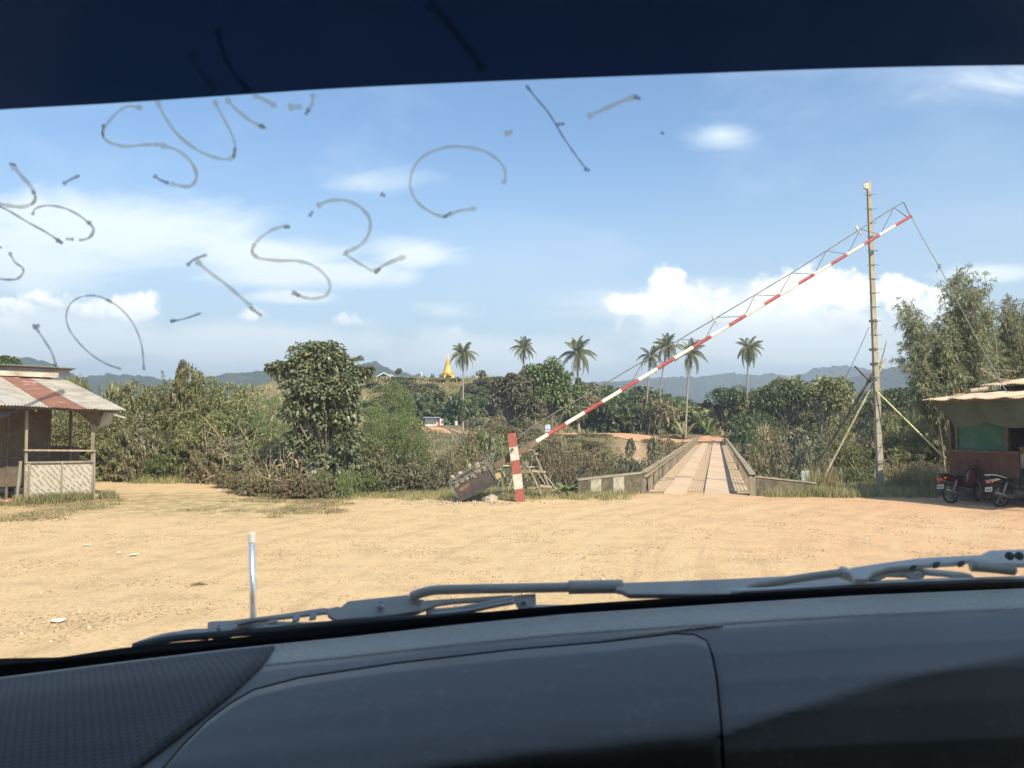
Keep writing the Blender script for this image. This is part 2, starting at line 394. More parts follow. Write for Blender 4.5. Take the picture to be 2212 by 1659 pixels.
# distant ridges: crest traced by elevation, then a forested slope running down towards and away from us
M['forest'] = pmat('forest', (.028, .048, .022), (.055, .078, .035), .05, rough=1, bump=1.0, bscale=.35, c3_=(.085, .10, .05), s3=.02, bdist=6)
def ridge(name, crest, dist, foot, seed, tree=3.0):
    px = np.array([c[0] for c in crest], float); py = np.array([c[1] for c in crest], float)
    n = 420; xs = np.linspace(px[0], px[-1], n); ysr = np.interp(xs, px, py)
    r = random.Random(seed); rows = []
    X = (xs - 1106) / 1672 * dist; Z = CAMZ + (918 - ysr) / 1672 * dist
    Z = Z + fbm(X, X * 0 + seed, .02, 4, seed) * dist * .003
    bump = np.array([abs(mnoise.noise(Vector((x * .09, seed, 0)))) * tree * 1.5 + abs(mnoise.noise(Vector((x * .35, seed, 3)))) * tree for x in X])
    P = []
    for k, f in enumerate(np.linspace(-1, 1, 40)):
        a = abs(f); prof = (1 - a) ** 1.15 if f < 0 else (1 - a)
        yy = dist + f * foot
        sp = np.array([mnoise.fractal(Vector((x * .008 + seed, yy * .008, 0)), 1, 2, 4) for x in X])
        z = Z * prof * (1 + .25 * sp * math.sin(min(1, a * 3) * math.pi / 2)) + bump * (1 if a < .03 else .55) - 2
        jitter = np.array([mnoise.noise(Vector((x * .12, yy * .12, seed))) for x in X]) * tree * .9
        P.append([(X[i] * (1 + f * foot / dist * .3), yy, z[i] + jitter[i]) for i in range(n)])
    setp(MB().grid(P).build(name, M['forest'], smooth=False), kind='structure')
ridge('hills', [(-500, 800), (-200, 780), (0, 775), (60, 771), (120, 783), (165, 812), (260, 808), (330, 815), (420, 822), (450, 812), (485, 805), (560, 799), (600, 796), (700, 790), (790, 784), (808, 780), (840, 793), (872, 804), (912, 806), (941, 822), (1010, 850), (1080, 905)], 1100, 420, 4.3)
ridge('hills', [(1120, 845), (1180, 832), (1260, 825), (1340, 818), (1440, 815), (1500, 814), (1560, 808), (1620, 804), (1660, 805), (1700, 808), (1745, 800), (1772, 794), (1800, 792), (1824, 787), (1900, 800), (2000, 805), (2212, 820), (2600, 810)], 2000, 700, 9.1, 5)
ridge('hills', [(1640, 900), (1700, 862), (1757, 831), (1817, 813), (1873, 800), (1929, 790), (1985, 782), (2060, 790), (2150, 800), (2300, 790), (2600, 800)], 1250, 420, 15.2)

# ---------------------------------------------------------------- bridge and its parapets
BD = Vector((.2546, .967, 0)).normalized(); BR = Vector((BD.y, -BD.x, 0))
B0 = Vector((4.45, 26.05, 0)); BL = 77.0
def bp(u, v, z): return B0 + BR * u + BD * v + Vector((0, 0, z))
def make_road():
    pts = [(26.2, 102.0), (20, 103.5), (12, 105.5), (4, 108), (-4, 110.5), (-14, 117), (-26, 126)]
    P = []
    for k in range(61):
        f = k / 60 * (len(pts) - 1); i = min(int(f), len(pts) - 2); g = f - i
        x = pts[i][0] * (1 - g) + pts[i + 1][0] * g; y = pts[i][1] * (1 - g) + pts[i + 1][1] * g
        lo = -2.9 - 8.0 * float(sstep(24, 18, x)) * float(sstep(-6, 2, x))
        P.append([(x, y + w, Hs(x, y + w) + .10 + max(-.02, .15 * (1 - (w / 2.6) ** 2))) for w in list(np.linspace(lo, -2.9, 8))[:-1] + list(np.linspace(-2.9, 2.9, 9))])
    m = MB().grid(P); setp(m.build('dirt_road', M['laterite']), kind='structure')
    P = [[tuple(bp(a, BL - .4 + b, 0).xy) + (Hs(*bp(a, BL - .4 + b, 0).xy) + .07,) for a in np.linspace(-1.5, 6, 14)] for b in np.linspace(0, 9, 16)]
    setp(MB().grid(P).build('bridge_landing', M['laterite']), kind='structure')
make_road()

def make_bridge():
    r = root('bridge', B0, 'long narrow steel bridge deck with timber railings running across the gully', 'bridge')
    plate = pmat('deck_plate', (.56, .41, .275), (.48, .35, .235), .7, rough=.85, bump=.15, c3_=(.60, .49, .35), s3=2.5, stretch=(1, .25, 1))
    grate = pmat('grate_bar', (.34, .24, .15), (.43, .31, .20), 2, rough=.8)
    dark = pmat('under_deck', (.55, .42, .28), (.44, .33, .21), 1.5)
    WD = 3.42
    rr = random.Random(4)
    for (a, b) in ((.62, 1.33), (1.92, 2.72)):
        v = .0
        while v < BL:
            L = min(rr.choice((6.0, 6.1, 9.0)), BL - v); z = .030 + rr.uniform(0, .012)
            m = MB(); m.add([bp(a, v + .035, z), bp(b, v + .035, z), bp(b, v + L - .035, z), bp(a, v + L - .035, z), bp(a, v + .035, -.05), bp(b, v + .035, -.05), bp(b, v + L - .035, -.05), bp(a, v + L - .035, -.05)], [(0, 1, 2, 3), (4, 7, 6, 5), (0, 4, 5, 1), (1, 5, 6, 2), (2, 6, 7, 3), (3, 7, 4, 0)])
            m.build('deck_plate', plate, r); v += L
    m = MB(); m.add([bp(0, 0, -.05), bp(WD, 0, -.05), bp(WD, BL, -.05), bp(0, BL, -.05), bp(0, 0, -.6), bp(WD, 0, -.6), bp(WD, BL, -.6), bp(0, BL, -.6)], [(0, 1, 2, 3), (4, 7, 6, 5), (0, 4, 5, 1), (1, 5, 6, 2), (2, 6, 7, 3), (3, 7, 4, 0)])
    m.build('deck', dark, r)
    for (a, b, nb) in ((.12, .60, 5), (1.36, 1.90, 6), (2.78, 3.30, 5)):
        m = MB()
        for k in range(nb):
            u = a + (b - a) * k / (nb - 1); m.bar(bp(u, 0, -.066), bp(u, BL, -.066), .026, .05)
        v = .1
        while v < BL: m.bar(bp(a, v, -.062), bp(b, v, -.062), .030, .035); v += .40
        m.build('grating', grate, r)
    for side, u in (('l', .0), ('r', WD)):
        sg = -1 if side == 'l' else 1
        rail = MB(); k = 0; v = 0
        while v < BL - .1:
            L = min(4.0, BL - v); h = .72 + rr.uniform(-.012, .012); h2 = .72 + rr.uniform(-.012, .012)
            rail.bar(bp(u + sg * .02, v, h), bp(u + sg * .02, v + L, h2), .20, .05)
            rail.bar(bp(u - sg * .03, v, h - .13), bp(u - sg * .03, v + L, h2 - .13), .10, .09); v += L - .02
        rail.build('handrail', M['wood_pale'], r)
        n = 30
        for k in range(n):
            v = .05 + (BL - .1) * (k / (n - 1)) ** 1.0
            w = rr.uniform(.13, .19); mm = MB()
            mm.bar(bp(u + sg * .03, v, -.35), bp(u + sg * .03 + rr.uniform(-.02, .02), v + rr.uniform(-.02, .02), .60), w, .07, up=BD)
            mm.build('railing_post', M['wood_pale' if k % 3 else 'wood_grey'], r)
        m = MB(); m.bar(bp(u + sg * .06, 0, -.34), bp(u + sg * .06, BL, -.34), .10, .5); m.build('girder', M['wood_dark'], r)
    # trestle piers under the deck
    for v in (12, 26, 40, 54, 68):
        m = MB()
        for u in (.3, WD - .3):
            p = bp(u, v, -.6); g = Hs(p.x, p.y) - .5
            if g < -.7: m.bar(p, Vector((p.x, p.y, g)), .3, .3, up=BD)
        m.bar(bp(-.1, v, -.75), bp(WD + .1, v, -.75), .3, .3)
        m.build('pier', M['wood_dark'], r)
make_bridge()

def parapet(p, q, hp, hq, th, name, label, bands=None, endface=False):
    p = Vector(p); q = Vector(q); d = (q - p).normalized(); nrm = Vector((-d.y, d.x, 0))
    r = root(name, (p.x, p.y, 0), label, 'parapet wall')
    m = MB(); zb = -.6
    a0, a1 = p - nrm * 0, p + nrm * th; b0, b1 = q, q + nrm * th
    Z = lambda v, z: Vector((v.x, v.y, z))
    m.add([Z(a0, zb), Z(a1, zb), Z(b1, zb), Z(b0, zb), Z(a0, hp), Z(a1, hp), Z(b1, hq), Z(b0, hq)], [(0, 3, 2, 1), (4, 5, 6, 7), (0, 1, 5, 4), (1, 2, 6, 5), (2, 3, 7, 6), (3, 0, 4, 7)])
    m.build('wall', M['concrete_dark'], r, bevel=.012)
    cm = MB(); e = .03
    cm.add([Z(a0 - nrm * e, hp + .002), Z(a1 + nrm * e, hp + .002), Z(b1 + nrm * e, hq + .002), Z(b0 - nrm * e, hq + .002), Z(a0 - nrm * e, hp + .05), Z(a1 + nrm * e, hp + .05), Z(b1 + nrm * e, hq + .05), Z(b0 - nrm * e, hq + .05)], [(0, 3, 2, 1), (4, 5, 6, 7), (0, 1, 5, 4), (1, 2, 6, 5), (2, 3, 7, 6), (3, 0, 4, 7)])
    cm.build('coping', pmat('coping', (.22, .19, .14), (.30, .26, .19), 5, bump=.4), r)
    L = (q - p).length
    for (s0, s1) in (bands or []):
        x0 = p + d * (L * s0); x1 = p + d * (L * s1); h0 = hp + (hq - hp) * s0; h1 = hp + (hq - hp) * s1
        o = -nrm * .004
        MB().prism([Z(x0, .06), Z(x1, .06), Z(x1, h1 - .01), Z(x0, h0 - .01)], o).build('painted_band', M['wall_paint'], r)
    if endface:
        MB().prism([Z(b0, -.1), Z(b1, -.1), Z(b1, hq - .01), Z(b0, hq - .01)], d * .005).build('painted_end', M['wall_paint'], r)
    return r
pl0 = W(*cb(100, 510), 25.6); pl1 = W(*cb(640, 470), 26.0)
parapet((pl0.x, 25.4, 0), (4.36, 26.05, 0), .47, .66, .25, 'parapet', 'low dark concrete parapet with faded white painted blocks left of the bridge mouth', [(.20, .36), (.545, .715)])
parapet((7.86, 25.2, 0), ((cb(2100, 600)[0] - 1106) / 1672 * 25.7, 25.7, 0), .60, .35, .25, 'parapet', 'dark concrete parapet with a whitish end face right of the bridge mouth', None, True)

# ---------------------------------------------------------------- vegetation
def unit(v): return v / np.maximum(np.linalg.norm(v, axis=-1, keepdims=True), 1e-9)
def leaf_quads(P, A, N, L, Wd, droop=.25):
    """rhombic leaves: base P, axis A, face normal N (all (n,3)), length L, width Wd (n,)"""
    A = unit(A); S = unit(np.cross(A, N)); L = L[:, None]; Wd = Wd[:, None]
    d = np.zeros_like(P); d[:, 2] = -1
    a = P; b = P + A * L * .45 + S * Wd * .5; c = P + A * L + d * L * droop; e = P + A * L * .45 - S * Wd * .5
    V = np.stack([a, b, c, e], 1).reshape(-1, 3)
    return V, np.arange(len(V)).reshape(-1, 4)
def clump_leaves(rng, K, R3, n, rc, L, Wd, zmin=-.6, droop=.3, flat=.6):
    c = unit(rng.normal(size=(K, 3))); c[:, 2] = np.abs(c[:, 2]) * (1 - zmin) / 1 + zmin * rng.random(K)
    c = c * (rng.random((K, 1)) ** .45 * .92) * np.array(R3)
    w = rng.uniform(.55, 1.35, K) * rc
    idx = rng.integers(0, K, n); dr = unit(rng.normal(size=(n, 3)) + np.array([0, 0, .55]))
    rad = w[idx][:, None] * rng.uniform(.25, 1, (n, 1)) ** .4
    P = c[idx] + dr * rad * np.array([1, 1, flat])
    A = unit(dr + rng.normal(size=(n, 3)) * .7); N = unit(dr * .6 + rng.normal(size=(n, 3)) * .5 + np.array([0, 0, .6]))
    ln = rng.uniform(.65, 1.25, n) * L; wd = ln / L * Wd * rng.uniform(.8, 1.2, n)
    V, F = leaf_quads(P, A, N, ln, wd, droop)
    return V, F, c
def shoots(rng, n, R3, per, L, Wd, length, up=.7, arch=.5, base=(0, .75)):
    """arching leafy shoots; returns leaf mesh arrays and stem polylines"""
    th = rng.uniform(0, 2 * np.pi, n); rr = np.sqrt(rng.random(n)) * .85; h = rng.uniform(*base, n)
    P0 = np.stack([np.cos(th) * rr * R3[0], np.sin(th) * rr * R3[1], h * R3[2]], -1)
    out = np.stack([np.cos(th), np.sin(th), np.full(n, up)], -1) + rng.normal(size=(n, 3)) * .35
    out = unit(out); ln = rng.uniform(.5, 1.2, n) * length
    t = np.linspace(0, 1, 7)
    C = P0[:, None] + out[:, None] * (ln[:, None] * t)[..., None]; C[..., 2] -= arch * (ln[:, None] * t ** 2) * .6
    k = rng.uniform(.15, 1, (n, per)); ki = k * 6; i0 = np.minimum(ki.astype(int), 5); f = (ki - i0)[..., None]
    ar = np.arange(n)[:, None]
    P = C[ar, i0] * (1 - f) + C[ar, i0 + 1] * f; T = C[ar, i0 + 1] - C[ar, i0]
    P = P.reshape(-1, 3); T = unit(T.reshape(-1, 3))
    q = len(P); A = unit(T * .5 + unit(rng.normal(size=(q, 3))) * .9); N = unit(rng.normal(size=(q, 3)) * .5 + np.array([0, 0, 1]))
    l = rng.uniform(.6, 1.25, q) * L; w = l / L * Wd
    V, F = leaf_quads(P, A, N, l, w, .3)
    return V, F, C
def stem_mesh(lines, r, n=3):
    C = np.asarray(lines); k, m, _ = C.shape
    d = unit(np.gradient(C, axis=1)); a = np.zeros_like(C); a[..., 0] = 1
    s = unit(np.cross(d, a) + 1e-6); u = np.cross(d, s)
    rad = (r * np.linspace(1, .35, m))[None, :, None]
    rings = [C + (s * math.cos(2 * math.pi * j / n) + u * math.sin(2 * math.pi * j / n)) * rad for j in range(n)]
    V = np.stack(rings, 2).reshape(-1, 3)
    F = []
    base = (np.arange(k)[:, None] * m + np.arange(m - 1)[None]).ravel() * n
    for j in range(n): F.append(np.stack([base + j, base + (j + 1) % n, base + n + (j + 1) % n, base + n + j], -1))
    return V, np.concatenate(F)
def cat(*vf):
    V, F, b = [], [], 0
    for v, f in vf: V.append(v); F.append(f + b); b += len(v)
    return np.concatenate(V), np.concatenate(F)
SUPPLE = {}
def proto_shrub(key, seed, R3, n_sh, per, n_cl, L, Wd, mat, K=14, rc=.45, up=.7, length=1.2, stemr=.012):
    rng = np.random.default_rng(seed)
    V1, F1, C = shoots(rng, n_sh, R3, per, L, Wd, length, up)
    V2, F2, c = clump_leaves(rng, K, (R3[0] * .8, R3[1] * .8, R3[2] * .62), n_cl, rc, L, Wd, zmin=-.8)
    V2 = V2 + np.array([0, 0, R3[2] * .42])
    me = np_mesh('foliage', *cat((V1, F1), (V2, F2))); me.materials.append(M[mat])
    # stems from the foot up to the base of each shoot
    foot = rng.normal(size=(len(C), 2)) * .12
    q = np.linspace(0, 1, 6)[None, :, None]; f3 = np.concatenate([foot, np.full((len(C), 1), -.3)], 1)[:, None]
    S = f3 * (1 - q) + C[:, :1] * q; S[..., 2] += np.sin(q[..., 0] * np.pi) * .15
    ms = np_mesh('stems', *cat(stem_mesh(S, stemr * 1.6), stem_mesh(C, stemr))); ms.materials.append(M['stem'])
    SUPPLE[key] = (me, ms)
proto_shrub('olive1', 1, (1.5, 1.5, 2.6), 170, 46, 4200, .17, .055, 'leaf_olive', rc=.6)
proto_shrub('olive2', 2, (1.7, 1.5, 2.2), 190, 40, 4800, .15, .06, 'leaf_olive', rc=.55)
proto_shrub('grey1', 3, (1.6, 1.6, 1.9), 150, 36, 4800, .19, .085, 'leaf_grey', rc=.5)
proto_shrub('green1', 4, (1.5, 1.5, 2.0), 150, 40, 5000, .15, .07, 'leaf_green', rc=.55)
proto_shrub('dry1', 5, (1.4, 1.4, 1.6), 170, 34, 2600, .18, .06, 'leaf_dry', rc=.5)
proto_shrub('fine1', 6, (1.8, 1.6, 2.8), 260, 60, 9000, .085, .03, 'leaf_green', K=24, rc=.55, length=1.3)
proto_shrub('low1', 7, (1.0, 1.0, .8), 80, 26, 1500, .11, .05, 'leaf_green', rc=.35, length=.6)
proto_shrub('far1', 8, (1.5, 1.5, 1.8), 60, 14, 1500, .36, .2, 'leaf_olive', K=12, rc=.6)
proto_shrub('far2', 9, (1.6, 1.5, 1.6), 60, 14, 1500, .34, .22, 'leaf_grey', K=12, rc=.6)
proto_shrub('far3', 10, (1.5, 1.4, 1.9), 60, 14, 1500, .36, .2, 'leaf_dark', K=10, rc=.65)
proto_shrub('far4', 11, (1.5, 1.4, 1.4), 70, 14, 900, .36, .16, 'leaf_dry', K=10, rc=.55)
proto_shrub('mid1', 12, (1.5, 1.5, 1.8), 110, 24, 3200, .22, .085, 'leaf_olive', K=14, rc=.55)
proto_shrub('mid2', 13, (1.6, 1.5, 1.6), 110, 24, 3200, .22, .10, 'leaf_grey', K=14, rc=.55)
proto_shrub('mid3', 14, (1.5, 1.4, 1.9), 100, 24, 3200, .22, .10, 'leaf_dark', K=12, rc=.6)
proto_shrub('mid4', 15, (1.5, 1.4, 1.4), 120, 24, 1800, .22, .08, 'leaf_dry', K=12, rc=.5)
RR = random.Random(11)
def shrub(key, x, y, w, h, label, group, name='shrub', catg='shrub', z=None, stems=True, lean=0):
    """w, h in metres: overall width and height"""
    me, ms = SUPPLE[key]
    if 'dim' not in me: 
        co = np.empty(len(me.vertices) * 3, np.float32); me.vertices.foreach_get('co', co); co = co.reshape(-1, 3)
        me['dim'] = [float(np.percentile(np.hypot(co[:, 0], co[:, 1]), 97)), float(np.percentile(co[:, 2], 99))]
    gx = 1106 + 1672 * x / y
    if 1140 < gx < 1412 and 30 < y < 98: h = max(.35, min(h, CAMZ - .021 * y - Hs(x, y)))      # low growth before the bare bank
    sw = w / 2 / me['dim'][0]; sh = h / me['dim'][1]
    if 'on_bridge' in globals() and on_bridge(x, y, w * .5 + .15):
        u_ = (Vector((x, y, 0)) - B0).dot(BR); s_ = (-(w * .5 + .3) - u_) if u_ < 1.7 else (3.42 + w * .5 + .3 - u_)
        x += BR.x * s_; y += BR.y * s_
    r = bpy.data.objects.new(name, None); COL.objects.link(r); setp(r, label, catg, group)
    r['kk'] = key
    r.location = (x, y, Hs(x, y) if z is None else z); r.rotation_euler = (RR.uniform(-.06, .06) + lean, RR.uniform(-.06, .06), RR.uniform(0, 6.28)); r.scale = (sw, sw, sh)
    f = bpy.data.objects.new('foliage', me); COL.objects.link(f); f.parent = r
    if stems: s = bpy.data.objects.new('stems', ms); COL.objects.link(s); s.parent = r
    return r
def shrub_px(key, px, top, Y, wpx, label, group, minh=.8, **k):
    p = W(px, top, Y); g = Hs(p.x, Y); h = max(p.z - g, minh)
    return shrub(key, p.x, Y, wpx / 1672 * Y, h, label, group, **k)

# near thicket on the left, behind the dirt yard
LT = 'shrubs of the left thicket'
thick = [('olive1', 235, 880, 33, 150), ('olive2', 300, 836, 35, 150), ('olive1', 350, 842, 33.5, 150), ('grey1', 385, 796, 34.5, 120), ('olive2', 405, 805, 34, 120), ('olive1', 440, 826, 34.5, 150), ('olive2', 490, 838, 34, 150), ('olive1', 540, 842, 33, 160), ('fine1', 585, 860, 32, 130), ('olive2', 265, 930, 32.3, 140), ('grey1', 330, 900, 32.4, 140), ('olive1', 395, 890, 32.8, 150), ('olive2', 455, 900, 32.2, 150), ('grey1', 515, 920, 31.5, 140), ('olive1', 580, 930, 29, 140), ('dry1', 300, 960, 31.8, 110), ('olive2', 190, 910, 34, 150), ('olive1', 130, 900, 33, 160), ('dry1', 470, 950, 31, 110), ('green1', 350, 985, 31.5, 90), ('dry1', 600, 960, 27.5, 120), ('olive1', 60, 880, 33, 180)]
for i, (k, px, top, Y, w) in enumerate(thick):
    lab = {'o': 'tall olive green shrub with arching leafy shoots in the thicket behind the left hut', 'g': 'greyish green broad leaved shrub in the thicket behind the left hut', 'd': 'brownish dry shrub low in the thicket behind the left hut', 'f': 'fine leaved light green shrub beside the big leaved tree'}[k[0]]
    if k == 'green1': lab = 'small green bush at the foot of the left thicket'
    shrub_px(k, px, top, Y, w * 1.05, lab, LT)
for px, top, Y in ((120, 832, 60), (190, 834, 55), (240, 845, 50), (160, 850, 46), (60, 840, 52)):
    shrub_px('mid1', px, top, Y, 120, 'pale olive bush', 'bushes behind the left hut')
# light feathery bush right of the big leaved tree and the dark ones under it
for (k, px, top, Y, w) in [('fine1', 850, 838, 30, 170), ('fine1', 800, 880, 28.5, 140), ('fine1', 885, 868, 30.5, 100), ('fine1', 850, 900, 27.8, 190), ('fine1', 890, 945, 28.3, 110), ('fine1', 895, 905, 33, 70)]:
    shrub_px(k, px, top, Y, w, 'bright green feathery bush right of the big leaved tree', 'feathery bushes right of the big leaved tree')
for (k, px, top, Y, w) in [('grey1', 900, 985, 26.2, 110), ('grey1', 850, 1010, 25.9, 100), ('grey1', 945, 995, 27.5, 100), ('green1', 800, 1040, 25.4, 80), ('low1', 760, 1040, 24.9, 70), ('low1', 700, 1052, 24.4, 70), ('low1', 742, 1055, 24.2, 50), ('dry1', 980, 975, 29, 110), ('grey1', 820, 960, 27, 100)]:
    shrub_px(k, px, top, Y, w, 'dusty shrub at the yard edge below the feathery bushes', 'dusty shrubs along the yard edge')
# brittle brown brush in front of the tree
for (px, top, Y, w) in [(540, 1015, 26.5, 100), (590, 1020, 25.4, 100), (640, 1035, 24.5, 100), (690, 1045, 24.2, 80), (560, 1040, 25.5, 90), (620, 1000, 26.2, 80), (500, 1030, 28.5, 90)]:
    shrub_px('dry1', px, top, Y, w, 'low brown dried brush at the foot of the big leaved tree', 'dried brush by the big leaved tree', name='dry_shrub')
# ravine and both its banks
rng = np.random.default_rng(77)
def on_bridge(x, y, mrg=1.3):
    q = Vector((x, y, 0)) - B0; u = q.dot(BR); v = q.dot(BD)
    return -mrg < u < 3.42 + mrg and v < BL + 6
def scatter(n, pxr, Yr, keys, hr, wr, label, group, avoid=None, name='bush', stems=False):
    c = 0
    while c < n:
        px = RR.uniform(*pxr); Y = Yr[0] + (Yr[1] - Yr[0]) * RR.random() ** .8; x = (px - 1106) / 1672 * Y
        if on_bridge(x, Y, 1.8) or (98 < Y < 113 and x > -30 and x < 34) or (avoid and avoid(x, Y, px)): c += .2; continue
        k = RR.choice(keys); w = RR.uniform(*wr); h = RR.uniform(*hr)
        shrub(k, x, Y, w, h, label[k] if isinstance(label, dict) else label, group, name=name, catg=name, stems=stems); c += 1
lab_r = {'mid1': 'b', 'mid2': 'b', 'mid3': 'b', 'mid4': 'b', 'far1': 'olive bush among many in the overgrown gully around the bridge', 'far2': 'grey green bush among many in the overgrown gully around the bridge', 'far3': 'dark green bush among many in the overgrown gully around the bridge', 'far4': 'dry brown bush among many in the overgrown gully around the bridge', 'grey1': 'broad leaved greyish shrub on the bank of the gully', 'dry1': 'brown leaved shrub on the bank of the gully', 'olive2': 'olive leaved shrub on the bank of the gully'}
def no_path(x, y, px): return 64 < y < 99 and abs(x - 13.4 - (y - 85) * .1) < 2.3
scatter(34, (950, 1400), (36, 64), ['mid1', 'mid2', 'mid4', 'mid2', 'mid4', 'mid1'], (1.6, 2.8), (2.6, 4.5), lab_r, 'bushes in the gully left of the bridge')
scatter(40, (900, 1400), (64, 97), ['mid1', 'mid2', 'mid4', 'mid4'], (1.3, 2.6), (3, 5), lab_r, 'bushes on the far bank left of the bridge', lambda x, y, px: no_path(x, y, px) or (905 < px < 1005 and y > 78))
scatter(40, (1560, 2250), (32, 62), ['mid1', 'mid2', 'mid1', 'mid2', 'mid4', 'mid2'], (2.2, 4.0), (3, 5), lab_r, 'bushes in the gully right of the bridge')
scatter(44, (1570, 2300), (62, 100), ['mid1', 'mid2', 'mid3', 'mid1'], (2.5, 5.0), (4, 6), lab_r, 'bushes on the far bank right of the bridge')
scatter(46, (1140, 1412), (58, 97), ['mid4', 'mid2', 'mid4', 'mid1'], (.6, 1.3), (1.6, 3.2), lab_r, 'bushes on the far bank left of the bridge', no_path)
# close in front, right of the bridge: brown and grey shrubs shown larger
for (k, px, top, Y, w) in [('dry1', 1600, 955, 47, 110), ('dry1', 1650, 965, 39, 120), ('grey1', 1700, 985, 34, 120), ('dry1', 1640, 940, 55, 110), ('grey1', 1740, 975, 33, 110), ('dry1', 1690, 950, 42, 120), ('grey1', 1790, 985, 31.5, 100), ('olive2', 1830, 960, 33, 110), ('grey1', 1880, 950, 34, 120), ('olive2', 1940, 945, 34, 120), ('olive1', 1990, 930, 35, 130), ('olive2', 2040, 925, 34, 130), ('grey1', 1930, 990, 31, 90), ('grey1', 1990, 985, 30.5, 90), ('low1', 1850, 1030, 28, 70), ('dry1', 1650, 1000, 30, 90), ('grey1', 1690, 1010, 29, 90), ('fine1', 1970, 900, 39, 130), ('olive1', 1900, 905, 42, 150), ('olive1', 1800, 915, 44, 150), ('olive1', 2060, 890, 38, 140)]:
    shrub_px(k, px, top, Y, w, {'d': 'brown leaved shrub close beside the right railing of the bridge', 'g': 'greyish broad leaved shrub behind the right parapet and the tall pole', 'o': 'olive leaved shrub between the tall pole and the right hut', 'l': 'low green bush between the right parapet and the tall pole', 'f': 'fine leaved green shrub near the bamboo clump'}[k[0]], 'shrubs behind the right parapet')
for (k, px, top, Y, w) in [('mid4', 1170, 985, 34, 90), ('dry1', 1230, 1000, 31, 90), ('dry1', 1200, 970, 40, 110), ('dry1', 1290, 1005, 32, 70), ('grey1', 1420, 960, 55, 100), ('grey1', 1370, 960, 62, 100), ('dry1', 1460, 945, 70, 80), ('dry1', 1010, 955, 33, 120), ('grey1', 1060, 960, 36, 110), ('dry1', 1130, 1010, 29.5, 70), ('olive2', 1100, 960, 45, 110), ('olive2', 1040, 940, 50, 120), ('dry1', 1450, 965, 58, 90)]:
    shrub_px(k, px, top, Y, w, {'d': 'brown dry shrub in the gully between the barrier post and the bridge', 'm': 'scrubby bush in the gully behind the barrier steps', 'g': 'greyish shrub close beside the left railing of the bridge', 'o': 'olive shrub in the gully behind the rock filled counterweight'}[k[0]], 'shrubs between the barrier and the bridge', minh=.8)
# beyond the dirt road
lab_f = {'far1': 'olive bush beyond the far dirt road', 'far2': 'grey green bush beyond the far dirt road', 'far3': 'dark leafy tree beyond the far dirt road', 'far4': 'dry brown bush beyond the far dirt road'}
scatter(24, (1240, 1560), (114, 128), ['far1', 'far3', 'far2', 'far4'], (3.0, 5.5), (5, 8), lab_f, 'trees beyond the dirt road', name='tree')
scatter(30, (1240, 2250), (128, 165), ['far1', 'far3', 'far1'], (3.8, 6.5), (7, 11), lab_f, 'trees beyond the dirt road', name='tree')
scatter(22, (1560, 2250), (102, 125), ['far1', 'far3', 'far2'], (4.5, 7.6), (6, 9), lab_f, 'trees beyond the dirt road', name='tree')
def clear_hut(x, y, px): return (900 < px < 1050 and y < 133)
lab_h = {'far1': 'olive bush on the slope below the golden pagoda', 'far2': 'grey green bush on the slope below the golden pagoda', 'far4': 'dry brown bush on the slope below the golden pagoda', 'far3': 'dark bush on the slope below the golden pagoda'}
scatter(46, (780, 1260), (132, 160), ['far1', 'far2', 'far4', 'far1', 'far3'], (1.2, 2.3), (4, 7), lab_h, 'bushes on the pagoda hill', clear_hut)
scatter(22, (780, 1240), (158, 172), ['far1', 'far2', 'far4'], (.5, .9), (4, 7), lab_h, 'bushes on the pagoda hill')
scatter(12, (960, 1130), (113, 126), ['far4', 'far2', 'far4'], (1.2, 2.2), (3, 5), lab_f, 'bushes by the far roadside', lambda x, y, px: 905 < px < 995)
for px, top, Y, w in [(1000, 850, 128, 90), (950, 870, 133, 90), (1040, 855, 132, 90), (890, 850, 140, 100)]:
    shrub_px('far3', px, top, Y, w, 'dark spreading tree behind the small white building', 'dark trees behind the white building', name='tree', catg='tree')

